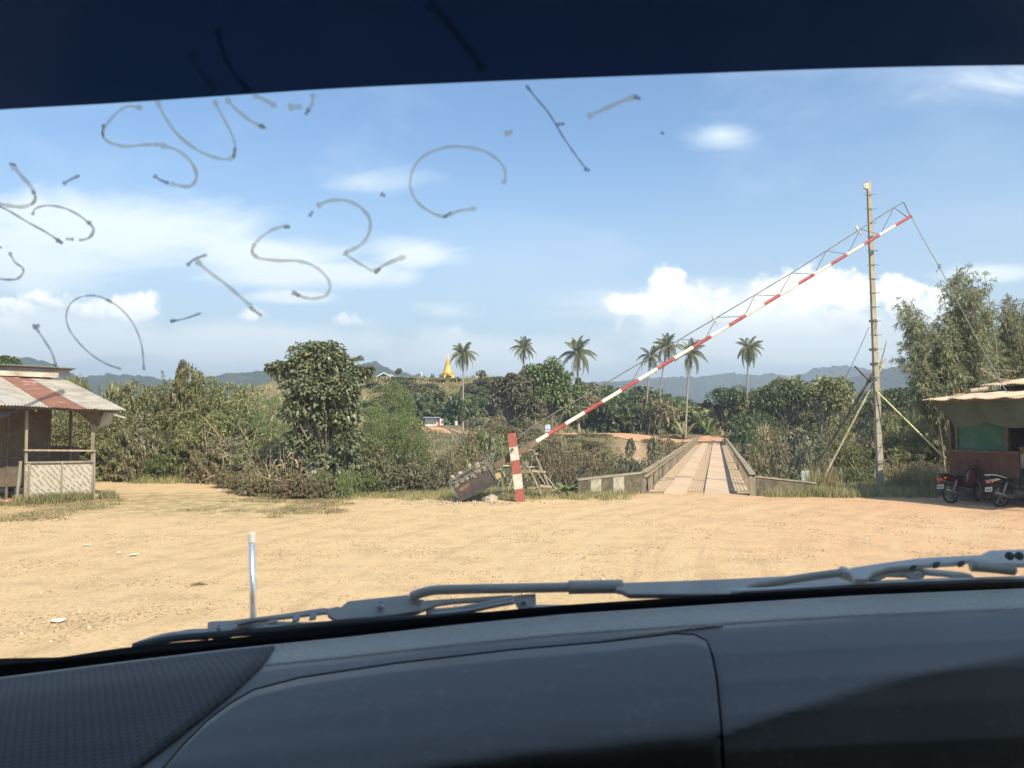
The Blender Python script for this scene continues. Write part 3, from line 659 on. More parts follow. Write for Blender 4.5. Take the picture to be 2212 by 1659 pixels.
# big leaved tree
def broad_tree(name, px, py_base, Y, blobs, L, Wd, n, mat, label, trunk_r, K=9, rc=.55, group=None, catg='tree', curl=True, seed=5, basez=None, trunk_top=None):
    """blobs: (px, py, rpx, rpy) silhouettes of crown masses"""
    rng = np.random.default_rng(seed)
    b = W(px, py_base, Y); bz = Hs(b.x, Y) if basez is None else basez
    r = root(name, (b.x, Y, bz), label, catg, group)
    parts = []; lines = []
    tot = sum(c[2] * c[3] for c in blobs)
    for (cx, cy, rx, ry) in blobs:
        dY = rng.uniform(-.5, .5) * rx / 1672 * Y
        c = np.array(W(cx, cy, Y + dY)); a = rx / 1672 * Y; h = ry / 1672 * Y
        m = int(n * rx * ry / tot)
        V, F, cc = clump_leaves(rng, max(4, int(K * (rx * ry) / (tot / len(blobs)))), (max(a - rc * .6, a * .25), max(a - rc * .6, a * .25), max(h - rc * .5, h * .25)), m, min(rc, a * .8), L, Wd, zmin=-.9, droop=.45, flat=.8)
        parts.append((V + c, F))
        tt = np.array([b.x, Y, bz + (trunk_top or .35) * (c[2] - bz)])
        q = np.linspace(0, 1, 7)[:, None]
        for e in cc[:6]:
            l = tt * (1 - q) + (c + e) * q; l[:, 2] += np.sin(q[:, 0] * 3.1) * -.15; lines.append(l)
    V, F = cat(*parts); me = np_mesh('crown', V, F); link('crown', me, M[mat], r)
    V, F = stem_mesh(np.array(lines), trunk_r * .35, 5); link('limbs', np_mesh('limbs', V, F), M['bark'], r)
    tp = [Vector((b.x + .1 * math.sin(k), Y + .08 * math.cos(k * 2), bz - .3 + (max(c[1] for c in [(0, W(q[0], q[1], Y).z) for q in blobs]) - bz) * k / 6 * .8)) for k in range(7)]
    MB().tube(tp, [trunk_r * (1 - .1 * k) for k in range(7)], 9).build('trunk', M['bark'], r, smooth=True)
    return r
broad_tree('broad_leaved_tree', 705, 1075, 25.3,
           [(690, 775, 62, 30), (650, 800, 55, 32), (725, 790, 40, 35), (610, 800, 26, 16), (775, 812, 28, 16), (660, 845, 60, 38), (730, 850, 55, 34), (640, 890, 36, 30), (690, 905, 55, 36), (745, 905, 40, 42), (750, 960, 36, 34), (690, 965, 52, 32), (640, 955, 34, 26), (700, 1010, 46, 28), (735, 1030, 36, 26), (750, 1005, 30, 24), (800, 800, 10, 8), (583, 795, 10, 6)],
           .145, .10, 34000, 'leaf_big', 'tall dark tree with big drooping leaves left of centre at the yard edge', .16, K=7, rc=.40)
# round trees beyond the gully
broad_tree('tree', 1100, 915, 96, [(1100, 830, 46, 30), (1085, 860, 40, 30), (1130, 850, 40, 34), (1110, 880, 44, 26), (1155, 880, 34, 26)], .42, .26, 7000, 'leaf_grey', 'greyish green round tree left of the bright green one above the barrier post', .3, K=9, rc=1.1, seed=6)
broad_tree('tree', 1190, 900, 99, [(1175, 810, 34, 24), (1200, 815, 36, 32), (1150, 815, 30, 20), (1205, 850, 36, 30), (1180, 860, 40, 26), (1215, 880, 24, 20)], .42, .28, 7500, 'leaf_green', 'bright green leafy tree just left of the palm with the ivy trunk', .3, K=9, rc=1.1, seed=7)
broad_tree('tree', 1700, 900, 95, [(1690, 850, 44, 24), (1730, 865, 44, 26), (1660, 870, 34, 24)], .45, .25, 3500, 'leaf_dark', 'broad dark green tree on the skyline right of the lone palm', .3, K=8, rc=1.2, seed=8)
broad_tree('tree', 1775, 900, 80, [(1755, 850, 16, 14), (1785, 842, 26, 20), (1800, 870, 40, 28), (1820, 855, 22, 16)], .36, .2, 3500, 'leaf_olive', 'loose olive tree on the skyline left of the tall pole', .25, K=8, rc=.9, seed=9)
broad_tree('tree', 1935, 900, 85, [(1930, 862, 40, 22), (1970, 872, 34, 24), (1900, 875, 30, 24)], .36, .2, 3500, 'leaf_dark', 'dark tree on the skyline between the tall pole and the bamboo', .25, K=8, rc=.9, seed=10)
broad_tree('tree', 20, 870, 60, [(20, 784, 26, 12), (-10, 786, 26, 12), (0, 800, 40, 16)], .3, .16, 2500, 'leaf_dark', 'dark tree crown showing just above the roof of the left hut', .2, K=8, rc=.5, seed=14)
broad_tree('tree', 1640, 870, 118, [(1590, 858, 34, 16), (1560, 856, 30, 14), (1635, 862, 34, 16)], .45, .25, 3000, 'leaf_dark', 'row of dark tree crowns behind the lone palm trunk', .25, K=8, rc=1.1, seed=12)

# coconut palms
def frond_mesh(seed, L=2.5, droop=.9):
    rng = np.random.default_rng(seed); n = 34
    t = np.linspace(0, 1, n); x = L * (t - .12 * t ** 3); z = .75 * L * t * .55 - droop * L * t ** 2.2 * .75
    C = np.stack([x, np.zeros(n), z], -1); T = unit(np.gradient(C, axis=0))
    P, A, N, l, w = [], [], [], [], []
    for i in range(4, n):
        for s in (-1, 1):
            for q in (0, .5):
                P.append(C[i] - T[i] * q * .07); A.append(T[i] * .55 + np.array([0, s, -.45 - .5 * rng.random()])); N.append([0, s * .3, 1])
                l.append(.66 * math.sin(math.pi * (.12 + .80 * t[i])) * rng.uniform(.85, 1.1)); w.append(.045)
    V, F = leaf_quads(np.array(P), np.array(A), np.array(N), np.array(l), np.array(w), .35)
    V2, F2 = stem_mesh(C[None, ::3], .03, 4)
    me = np_mesh('frond', *cat((V, F), (V2, F2))); me.materials.append(M['leaf_palm']); return me
FR = [frond_mesh(21, 2.6, .7), frond_mesh(22, 2.7, 1.15), frond_mesh(23, 2.6, 1.5)]
FRD = FR[2].copy(); FRD.name = 'dead_frond'; FRD.materials[0] = M['leaf_dry']
def palm(px, py, pbx, pby, Y, scale, label, ivy=None, seed=1, nf=30):
    rr = random.Random(seed)
    top = W(px, py, Y); bx = (pbx - 1106) / 1672 * Y; bz = min(W(pbx, pby, Y).z, Hs(bx, Y) + .2) if pby else Hs(bx, Y)
    bz = Hs(bx, Y) - .2
    r = root('coconut_palm', (bx, Y, bz), label, 'palm tree', 'coconut palms beyond the gully')
    pts = []
    for k in range(10):
        f = k / 9; pts.append(Vector((bx + (top.x - bx) * f ** 1.4, Y, bz + (top.z - bz) * f)))
    MB().tube(pts, [.17 - .07 * k / 9 + (.08 if k == 0 else 0) for k in range(10)], 8).build('trunk', M['palm_bark'], r, smooth=True)
    m = MB()
    for k in range(7):
        a = rr.uniform(0, 6.28); c = top + Vector((math.cos(a) * .22, math.sin(a) * .22, -.25 - rr.random() * .15))
        m.lathe([(.01, -.13), (.1, -.08), (.13, 0), (.1, .09), (.01, .13)], 7, c)
    m.build('coconuts', M['bark'], r, smooth=True)
    skew = rr.uniform(-.2, .2)
    for k in range(4):
        o = bpy.data.objects.new('dead_frond', FRD); COL.objects.link(o); o.parent = r; o.location = top - Vector((bx, Y, bz + .15)); o.rotation_euler = Euler((rr.uniform(-.2, .2), 1.15 + rr.uniform(-.2, .15), rr.uniform(0, 6.28)), 'XYZ'); o.scale = [scale * .7] * 3
    for k in range(nf):
        if rr.random() < .12: continue
        f = k / (nf - 1); a = k * 2.399 + rr.uniform(-.2, .2)
        o = bpy.data.objects.new('frond', FR[0 if f < .35 else (1 if f < .7 else 2)]); COL.objects.link(o); o.parent = r
        o.location = top - Vector((bx, Y, bz)); pitch = 1.25 - 2.05 * f + rr.uniform(-.2, .2) + skew
        o.rotation_euler = Euler((0, -pitch, a), 'XYZ'); o.scale = [scale * rr.uniform(.92, 1.15)] * 3
    if ivy:
        rng = np.random.default_rng(seed); z0 = W(px, ivy[1], Y).z; z1 = W(px, ivy[0], Y).z; n = ivy[3]
        zz = rng.uniform(z0, z1, n); th = rng.uniform(0, 6.28, n); rad = ivy[2] * rng.uniform(.3, 1, n) * (.6 + .4 * np.sin(zz * 2.1))
        f = np.clip((zz - bz) / (top.z - bz), 0, 1); cx = bx + (top.x - bx) * f ** 1.4
        P = np.stack([cx + np.cos(th) * rad, Y + np.sin(th) * rad, zz], -1); A = np.stack([np.cos(th), np.sin(th), -np.ones(n) * .5], -1)
        V, F = leaf_quads(P, A, rng.normal(size=(n, 3)) * .4 + np.array([0, 0, 1]), rng.uniform(.2, .4, n), rng.uniform(.14, .25, n))
        link('ivy', np_mesh('ivy', V, F), M['leaf_dark'], r)
    return r
palm(1001, 764, 1000, 905, 112, .86, 'coconut palm nearest the golden pagoda, leftmost of the row', (862, 905, .35, 500), 1)
palm(1131, 752, 1131, 850, 122, .80, 'coconut palm rising behind the grey green round tree', None, 2, 24)
palm(1248, 764, 1250, 900, 100, .98, 'large coconut palm with an ivy wrapped trunk base right of the round trees', (815, 905, .95, 1500), 3, 22)
palm(1405, 768, 1394, 870, 120, .86, 'leaning coconut palm at the left of the group of three', None, 4, 22)
palm(1440, 748, 1419, 870, 126, .92, 'tallest coconut palm of the group of three', None, 5)
palm(1490, 765, 1480, 900, 105, .90, 'coconut palm partly behind the striped barrier arm, right of the group of three', None, 6, 23)
palm(1617, 752, 1612, 890, 118, .92, 'lone slim coconut palm between the group of three and the tall pole', None, 8)
# young palm and banana-like plants by the road
def rosette(name, px, py, Y, n, L, wdt, label, mat, cat_, seed=1, up=.8):
    rng = np.random.default_rng(seed); p = W(px, py, Y); z = Hs(p.x, Y)
    V, F = [], []; b = 0
    for k in range(n):
        a = rng.uniform(0, 6.28); l = L * rng.uniform(.7, 1.1); ml = 8; u = up * rng.uniform(.7, 1.2)
        for i in range(ml + 1):
            t = i / ml; c = np.array([math.cos(a) * l * t * .75, math.sin(a) * l * t * .75, l * t * u - l * .75 * t ** 2.2])
            s = np.array([-math.sin(a), math.cos(a), 0]) * wdt * math.sin(math.pi * (.08 + .9 * t)) * .5
            V += [c - s, c + s]
            if i < ml: F.append([b, b + 1, b + 3, b + 2]); b += 2
        b += 2
    me = np_mesh(name, np.array(V) + np.array([p.x, Y, z]), np.array(F))
    return setp(link(name, me, M[mat], None, (p.x, Y, z)), label, cat_)
rosette('banana_plant', 1478, 900, 108, 14, 4.6, .5, 'yellowish young palm with splayed fronds left of the bridge end', 'leaf_olive', 'plant', 3, 1.2)
rosette('banana_plant', 1530, 900, 112, 10, 4.2, .7, 'dark broad leaved banana plant behind the far end of the bridge', 'leaf_green', 'plant', 4, 1.3)
rosette('banana_plant', 1385, 900, 116, 12, 5.2, .5, 'spiky young palm above the far dirt road', 'leaf_grey', 'plant', 5, 1.4)
rosette('taro_plant', *cb(20, 560), 25.0, 12, .75, .22, 'green broad leaved plant at the left end of the parapet', 'leaf_green', 'plant', 6, 1.2)
# papaya-like trees and clipped bushes on the hill
def small_palm(px, pyc, pyb, Y, r_px, label, seed):
    c = W(px, pyc, Y); b = Hs(c.x, Y); r = root('papaya_tree', (c.x, Y, b), label, 'tree')
    MB().tube([(c.x, Y, b - .3), (c.x + .1, Y, (b + c.z) / 2), (c.x, Y, c.z)], [.12, .1, .08], 6).build('trunk', M['palm_bark'], r)
    rng = np.random.default_rng(seed); R_ = r_px / 1672 * Y
    V, F, _ = clump_leaves(rng, 10, (R_ * .8, R_ * .8, R_ * .55), 700, R_ * .38, R_ * .3, R_ * .13, zmin=-.5, droop=.8)
    link('crown', np_mesh('crown', V + np.array(c), F), M['leaf_palm'], r)
small_palm(774, 776, 830, 120, 12, 'thin papaya tree showing above the big leaved tree', 1)
small_palm(862, 803, 825, 172, 11, 'short leafy palm between the blue roofed house and the white post', 2)
BUSHP = [(934, 817, 7, 7), (990, 821, 7, 8), (1012, 822, 5, 5), (952, 819, 7, 9), (968, 820, 8, 10), (862, 820, 5, 4), (1040, 812, 14, 9), (890, 822, 5, 4)]
for i, (px, py, rx, ry) in enumerate(BUSHP):
    Y = 171 + (i % 3); p = W(px, py, Y); R_ = rx / 1672 * Y
    rng = np.random.default_rng(60 + i); V, F, _ = clump_leaves(rng, 8, (R_ * .7, R_ * .7, ry / 1672 * Y * .8), 420, R_ * .45, R_ * .35, R_ * .22, zmin=-.9)
    o = link('round_bush', np_mesh('round_bush', V + np.array(p), F), M['leaf_dark' if i != 6 else 'leaf_grey'], None, tuple(p))
    setp(o, 'small rounded dark bush standing on the crest of the pagoda hill' if i != 6 else 'pale wispy tree on the hill crest right of the golden pagoda', 'bush' if i != 6 else 'tree', 'round bushes on the pagoda hill' if i != 6 else None)

# bamboo clumps behind the right hut
def bamboo(px, pyb, Y, tips, label, seed, leaf=.26, dens=150):
    rng = np.random.default_rng(seed); bx = (px - 1106) / 1672 * Y; bz = Hs(bx, Y)
    r = root('bamboo_clump', (bx, Y, bz), label, 'bamboo', 'bamboo clumps behind the right hut')
    lines, PP, AA = [], [], []
    for (tx, ty) in tips:
        for rep in range(5):
            t3 = np.array(W(tx + rng.normal() * 9, ty + rng.uniform(-4, 40), Y + rng.uniform(-1.2, 1.2))); b3 = np.array([bx + rng.normal() * .5, Y + rng.normal() * .4, bz - .3])
            q = np.linspace(0, 1, 14)[:, None]
            mid = b3 * .5 + t3 * .5 + np.array([(b3[0] - t3[0]) * .22, 0, (t3[2] - b3[2]) * .16])
            C = b3 * (1 - q) ** 2 + 2 * mid * q * (1 - q) + t3 * q ** 2; lines.append(C)
            # side twigs carrying leaf sprays
            for k in range(dens // 5):
                f = rng.uniform(.25, 1) ** .8 * 13; i = min(int(f), 12); g = f - i; p = C[i] * (1 - g) + C[i + 1] * g
                dr = unit(rng.normal(size=3) + np.array([0, 0, .1]) + unit(C[i + 1] - C[i]) * .9); ln = rng.uniform(.3, 1.0) * (1.25 - f / 18)
                m = 12; s = rng.uniform(.2, 1, m)[:, None]; pp = p + dr * ln * s; pp[:, 2] -= .35 * ln * (s[:, 0] ** 2)
                PP.append(pp); AA.append(dr * .7 + rng.normal(size=(m, 3)) * .55 + np.array([0, 0, -.35]))
    P = np.concatenate(PP); A = np.concatenate(AA); n = len(P)
    V, F = leaf_quads(P, A, rng.normal(size=(n, 3)) * .6 + np.array([0, 0, .7]), rng.uniform(.6, 1.2, n) * leaf, rng.uniform(.7, 1.2, n) * leaf * .17, .35)
    link('foliage', np_mesh('foliage', V, F), M['leaf_bamboo'], r)
    V, F = stem_mesh(np.array(lines), .035, 5); link('culms', np_mesh('culms', V, F), M['bamboo'], r)
bamboo(2085, 950, 33, [(1950, 650), (1975, 665), (1990, 700), (1950, 740), (1985, 760), (1975, 800), (2010, 810), (1990, 850), (2045, 600), (2060, 660), (2085, 690), (2080, 560), (2100, 600), (2040, 720), (2110, 680), (2060, 780), (2120, 760), (2030, 850), (2090, 840), (2020, 690), (2130, 640), (2125, 700), (2145, 820), (2110, 590)], 'tall feathery bamboo clump rising behind the left corner of the right hut', 31, .22, 250)
bamboo(2210, 950, 35, [(2150, 690), (2165, 640), (2140, 730), (2180, 650), (2200, 680), (2225, 660), (2170, 720), (2150, 770), (2210, 740), (2240, 720), (2190, 790)], 'second bamboo clump at the right edge of the picture', 32, .22, 250)

# corn stalks, loose dry stalks, grasses
def stalks(name, spots, hgt, mat, label, cat_, seed, leafL=.5, group=None):
    for i, (px, py, Y) in enumerate(spots):
        rng = np.random.default_rng(seed + i); p = G(px, py) if Y is None else W(px, py, Y); z = Hs(p.x, p.y)
        r = root(name, (p.x, p.y, z), label, cat_, group); lines = []; P = []; A = []
        for k in range(7):
            b = np.array([p.x + rng.normal() * .15, p.y + rng.normal() * .15, z - .05]); l = hgt * rng.uniform(.6, 1.1); d = unit(np.array([rng.normal() * .22, rng.normal() * .2, 1]))
            C = b + d * l * np.linspace(0, 1, 7)[:, None]; C[:, 0] += rng.normal() * .12 * np.linspace(0, 1, 7) ** 2; lines.append(C)
            for j in range(7):
                f = rng.uniform(.2, 1) * 6; q = min(int(f), 5); P.append(C[q] + (C[q + 1] - C[q]) * (f - q)); A.append(unit(rng.normal(size=3) * np.array([1, 1, .3]) + np.array([0, 0, .5])))
        n = len(P); V, F = leaf_quads(np.array(P), np.array(A), rng.normal(size=(n, 3)) * .4 + np.array([0, 0, 1]), rng.uniform(.5, 1.1, n) * leafL, np.full(n, leafL * .12), .5)
        link('leaves', np_mesh('leaves', V, F), M[mat], r); V, F = stem_mesh(np.array(lines), .011, 4); link('stalks', np_mesh('stalks', V, F), M['dead_stem'], r)
stalks('corn_stalk', [(x, y, Y) for x, y, Y in [(585, 1050, 25.6), (600, 1055, 25.4), (618, 1050, 25.7), (632, 1055, 25.1), (606, 1045, 26.2), (575, 1050, 26.4), (560, 1050, 27)]], 1.65, 'grass_dry', 'yellowed corn stalks in front of the big leaved tree', 'plant', 300, .55, 'yellow corn stalks by the tree')
def dead_branches():
    rng = np.random.default_rng(9)
    for (px, py, Y, n, w) in [(510, 985, 30.2, 16, 1.3), (545, 1000, 29.3, 12, 1.0), (475, 940, 31.0, 8, 1.1), (650, 1050, 24.6, 7, .7), (585, 1055, 25.2, 7, .6)]:
        c = np.array(W(px, py, Y)); C = []
        for k in range(n):
            d = unit(rng.normal(size=3) * np.array([1, .4, .6]) + np.array([0, 0, .25])); s = c + rng.normal(size=3) * np.array([w * .45, .2, .25]); s[2] = max(s[2], Hs(s[0], s[1]))
            C.append(s + d * rng.uniform(.5, 1.5) * np.linspace(0, 1, 6)[:, None] + np.linspace(0, 1, 6)[:, None] ** 2 * rng.normal(size=3) * .15)
        V, F = stem_mesh(np.array(C), .014, 4)
        setp(link('dead_branches', np_mesh('dead_branches', V, F), M['dead_stem'], None, tuple(c)), 'tangle of bare pale dead branches lying in the brush', 'branches', 'tangles of dead branches')
dead_branches()

def blades(name, pts, h, w, mat, label, catg, lean=.5, seed=0, org=None):
    rng = np.random.default_rng(seed); n = len(pts); P = np.asarray(pts)
    th = rng.uniform(0, 6.28, n); hh = h * rng.uniform(.4, 1.2, n) * np.ones(n); s = np.stack([np.cos(th), np.sin(th), np.zeros(n)], -1) * (w * .5)
    l = unit(rng.normal(size=(n, 3))) * lean; l[:, 2] = 1; T = P + l * hh[:, None]; Mi = P + l * hh[:, None] * .5 + np.array([0, 0, .06]) * hh[:, None]
    V = np.stack([P - s, P + s, Mi + s * .7, Mi - s * .7, T], 1).reshape(-1, 3); b = np.arange(n) * 5
    F = np.concatenate([np.stack([b, b + 1, b + 2, b + 3], -1), np.stack([b + 3, b + 2, b + 4, b + 4], -1)])
    F4 = np.stack([b, b + 1, b + 2, b + 3], -1)
    me = bpy.data.meshes.new(name); me.vertices.add(len(V)); me.vertices.foreach_set('co', V.astype(np.float32).ravel())
    T3 = np.stack([b + 3, b + 2, b + 4], -1); li = np.concatenate([F4.ravel(), T3.ravel()]).astype(np.int32)
    me.loops.add(len(li)); me.loops.foreach_set('vertex_index', li); me.polygons.add(2 * n)
    me.polygons.foreach_set('loop_start', np.concatenate([np.arange(n) * 4, 4 * n + np.arange(n) * 3]).astype(np.int32))
    me.polygons.foreach_set('loop_total', np.concatenate([np.full(n, 4), np.full(n, 3)]).astype(np.int32)); me.update(calc_edges=True)
    return setp(link(name, me, M[mat], None, org), label, catg, kind='stuff')
def tuft_pts(rng, n, xr, yr, accept, per=10, spread=.12):
    out = []
    while len(out) < n:
        x = rng.uniform(*xr); y = rng.uniform(*yr)
        if not accept(x, y): continue
        k = rng.integers(per // 2, per * 2); a = rng.normal(size=(k, 2)) * spread
        for q in a: out.append((x + q[0], y + q[1], 0))
    P = np.array(out[:n]); P[:, 2] = H(P[:, 0], P[:, 1]) - .01
    return P
rng = np.random.default_rng(5)
nz = lambda x, y, s, sd: mnoise.noise(Vector((x * s, y * s, sd)))
def acc_strip(x, y):
    d = y - float(edge(x)); q = Vector((x, y, 0)) - B0
    if -.3 < q.dot(BR) < 3.8: return False
    return d > -2.6 + 1.2 * nz(x, y, .7, 1) and (x < 4.3 or x > 7.5)
P = tuft_pts(rng, 26000, (-9, 4.4), (23.2, 28.5), acc_strip, 14, .12)
blades('grass', P, .17, .013, 'grass_dry', 'dry straw coloured grass along the yard edge left of the bridge', 'grass', .55, 1)
P = tuft_pts(rng, 12000, (-7, 4.3), (24.2, 29), acc_strip, 10, .1)
blades('grass', P, .22, .018, 'grass_green', 'green grass and weeds around the barrier post and the left parapet', 'grass', .5, 2)
P = tuft_pts(rng, 14000, (7.9, 16), (24.6, 29), acc_strip, 12, .12)
blades('grass', P, .34, .016, 'grass_green', 'tall green grass between the right parapet and the right hut', 'grass', .45, 3)
hutp = Vector((-13.5, 23.1, 0))
def acc_left(x, y):
    v = nz(x, y, .45, 5) + .5 * nz(x, y, 1.6, 2)
    near_h = (Vector((x, y, 0)) - hutp).length
    lim = 17.5 + (x + 14) * .22
    if near_h < 1.7 and y < 24.4: return v > -.3
    return y > lim and v > .18 and y < 25.5
P = tuft_pts(rng, 24000, (-19, -3.2), (15.5, 26), acc_left, 12, .11)
blades('grass', P, .075, .014, 'grass_dry', 'short worn grass patches on the sandy yard left of centre', 'grass', .9, 4)
P = tuft_pts(rng, 3600, (-15.2, -11.6), (21.4, 24.2), lambda x, y: abs((y - 22.5) - (x + 14.0) * 1.0 + .12) < .35 and nz(x, y, 1.7, 6) > -.15, 12, .07)
blades('weeds', P, .30, .028, 'grass_green', 'green weeds growing along the foot of the woven panel', 'weeds', .55, 6)
P = tuft_pts(rng, 16000, (-15, -5), (26.8, 34.5), lambda x, y: y - float(edge(x)) > -2.5 + nz(x, y, .5, 3) or (x > -9.3 and y > 26), 12, .14)
blades('weeds', P, .34, .022, 'grass_green', 'weeds and low herbs in front of the left thicket', 'weeds', .5, 7)
# ground cover of the gully and the banks
P = tuft_pts(rng, 30000, (-12, 34), (28, 98), lambda x, y: abs(x / y) < .75 and not on_bridge(x, y, .2) and not no_path(x, y, 0) and y > float(edge(x)) and not (y > 84 and -2 < x < 24), 16, .5)
blades('undergrowth', P, .95, .09, 'leaf_grey', 'rough undergrowth covering the sides of the gully', 'undergrowth', .6, 8)
P = tuft_pts(rng, 15000, (-3, 26), (66, 94), lambda x, y: not on_bridge(x, y, .2) and not no_path(x, y, 0), 14, .45)
blades('undergrowth', P, .42, .08, 'leaf_dry', 'low brown scrub on the bare far bank left of the bridge', 'undergrowth', .7, 12)
P = tuft_pts(rng, 16000, (-50, 40), (112, 176), lambda x, y: abs(x / y) < .72 and not (-.125 < x / y < -.06 and y < 130), 14, .8)
blades('undergrowth', P, .95, .22, 'grass_dry', 'dry grass covering the pagoda hill', 'undergrowth', .6, 9)
# plumed grass by the right hut
for i, (px, Y) in enumerate([(1985, 26.6), (2005, 26.2), (2022, 26.0), (2040, 25.7), (1965, 27.0), (1790, 26.4), (1762, 26.2), (1930, 27.2)]):
    x = (px - 1106) / 1672 * Y; rg = np.random.default_rng(i + 40); n = 230
    P = np.stack([x + rg.normal(size=n) * .16, Y + rg.normal(size=n) * .14, np.full(n, Hs(x, Y) - .03)], -1)
    o = blades('plumed_grass', P, .95, .018, 'grass_dry', 'tuft of plumed grass by the corner of the right hut' if i < 5 else 'tuft of tall seeding grass near the tall pole', 'grass', .35, 70 + i, (x, Y, Hs(x, Y)))
    o['group'] = 'tufts of plumed grass'; del o['kind']

# loose stones of the yard, as one mass, and the larger stones under the counterweight
def pebbles(name, pts, r0, r1, mat, label, seed, kind='stuff'):
    rg = np.random.default_rng(seed); n = len(pts); P = np.asarray(pts)
    base = np.array([[1, 0, 0], [0, 1, 0], [-1, 0, 0], [0, -1, 0], [0, 0, 1.0], [0, 0, -.6]]); F0 = np.array([[0, 1, 4], [1, 2, 4], [2, 3, 4], [3, 0, 4], [1, 0, 5], [2, 1, 5], [3, 2, 5], [0, 3, 5]])
    s = rg.uniform(r0, r1, n) * rg.uniform(.5, 1, n); a = rg.uniform(0, 6.28, n); V = base[None] * rg.uniform(.55, 1.25, (n, 6, 1)) * s[:, None, None]; V[..., 2] *= .7
    ca, sa = np.cos(a)[:, None], np.sin(a)[:, None]; x = V[..., 0] * ca - V[..., 1] * sa; y = V[..., 0] * sa + V[..., 1] * ca
    V = np.stack([x, y, V[..., 2]], -1) + P[:, None]; F = (F0[None] + (np.arange(n) * 6)[:, None, None]).reshape(-1, 3)
    return setp(link(name, np_mesh(name, V.reshape(-1, 3), F, 3), mat), label, 'stones', kind=kind)
def yard_pts(rg, n, yr, dens):
    out = []
    while len(out) < n:
        y = yr[0] + (yr[1] - yr[0]) * rg.random() ** 1.7; x = rg.uniform(-.72, .72) * y
        if nz(x, y, .6, 8) + .6 * nz(x, y, 2, 4) > dens * rg.random() and y < float(edge(x)) - .3: out.append((x, y, 0))
    P = np.array(out); P[:, 2] = H(P[:, 0], P[:, 1]) + .002; return P
M['pebble'] = leafmat('pebble', (.25, .185, .115), (.56, .43, .28), None, 0, rough=.9, trans=0, spec=.1)
rg = np.random.default_rng(3)
pebbles('pebbles', yard_pts(rg, 26000, (5.5, 26), .5), .006, .024, M['pebble'], 'small stones and gravel scattered over the dirt yard', 3)
pebbles('pebbles', yard_pts(rg, 700, (6, 25), .3), .022, .045, M['pebble'], 'fist sized stones lying about the dirt yard', 4)
P = np.array([(x, y, 0) for x, y in zip(rg.normal(-1.4, 1.0, 120), rg.normal(23.0, .3, 120))]); P[:, 2] = .01
pebbles('rubble', P, .03, .09, M['rock'], 'pale broken stones on the ground below the counterweight', 5)

# ---------------------------------------------------------------- corrugated sheet
def corr(P0, eu, ev, U, V_, amp=.018, pitch=.076, th=.006, nv=6, sag=0.0, seed=0, tilt=(0, 0)):
    """corrugated sheet: width U along eu, length V_ along ev; ribs run along ev"""
    eu = Vector(eu).normalized(); ev = Vector(ev).normalized(); nn = eu.cross(ev).normalized()
    if nn.z < 0: nn = -nn
    n = max(8, int(U / pitch * 6)); m = MB(); P = []
    for j in range(nv + 1):
        fv = j / nv; row = []
        for i in range(n + 1):
            fu = i / n; h = amp * math.sin(2 * math.pi * fu * U / pitch) + sag * math.sin(fu * 3.1 * 2 + seed) * (1 - fv) + tilt[0] * fu + tilt[1] * fv
            row.append(Vector(P0) + eu * (fu * U) + ev * (fv * V_) + nn * h)
        P.append(row)
    return m.sheet(P, -nn * th)

# ---------------------------------------------------------------- left hut
M['tin_white'] = pmat('tin_white', (.52, .48, .41), (.36, .31, .25), 2.2, rough=.6, metal=.1, c3_=(.30, .165, .105), s3=2.4, lo=.3, hi=.7)
M['tin_rust'] = pmat('tin_rust', (.30, .14, .095), (.24, .12, .085), 3, rough=.8, c3_=(.62, .56, .48), s3=2.2, stretch=(1, .4, 1))
M['tin_grey'] = pmat('tin_grey', (.34, .32, .29), (.45, .43, .39), 1.5, rough=.6, c3_=(.42, .28, .2), s3=4)
M['tin_old'] = pmat('tin_old', (.40, .31, .22), (.48, .39, .29), 1.6, rough=.7, c3_=(.36, .24, .17), s3=4)
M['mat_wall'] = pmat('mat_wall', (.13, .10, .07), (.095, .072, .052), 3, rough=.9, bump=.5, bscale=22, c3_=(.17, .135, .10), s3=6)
def weave_mat():
    m = bpy.data.materials.new('woven_bamboo'); m.use_nodes = True; t = NT(m.node_tree); p = t.N['Principled BSDF']; p.inputs['Roughness'].default_value = .7
    f = t.n('ShaderNodeAttribute', attribute_name='tone').outputs['Fac']
    c = t.mix(f, (.14, .115, .085), (.50, .455, .375)); nse = t.noise(t.n('ShaderNodeNewGeometry').outputs['Position'], 9, 4)
    t.put(p.inputs['Base Color'], t.mix(t.m('MULTIPLY', nse, .5), c, (.40, .35, .27))); return m
M['weave'] = weave_mat()
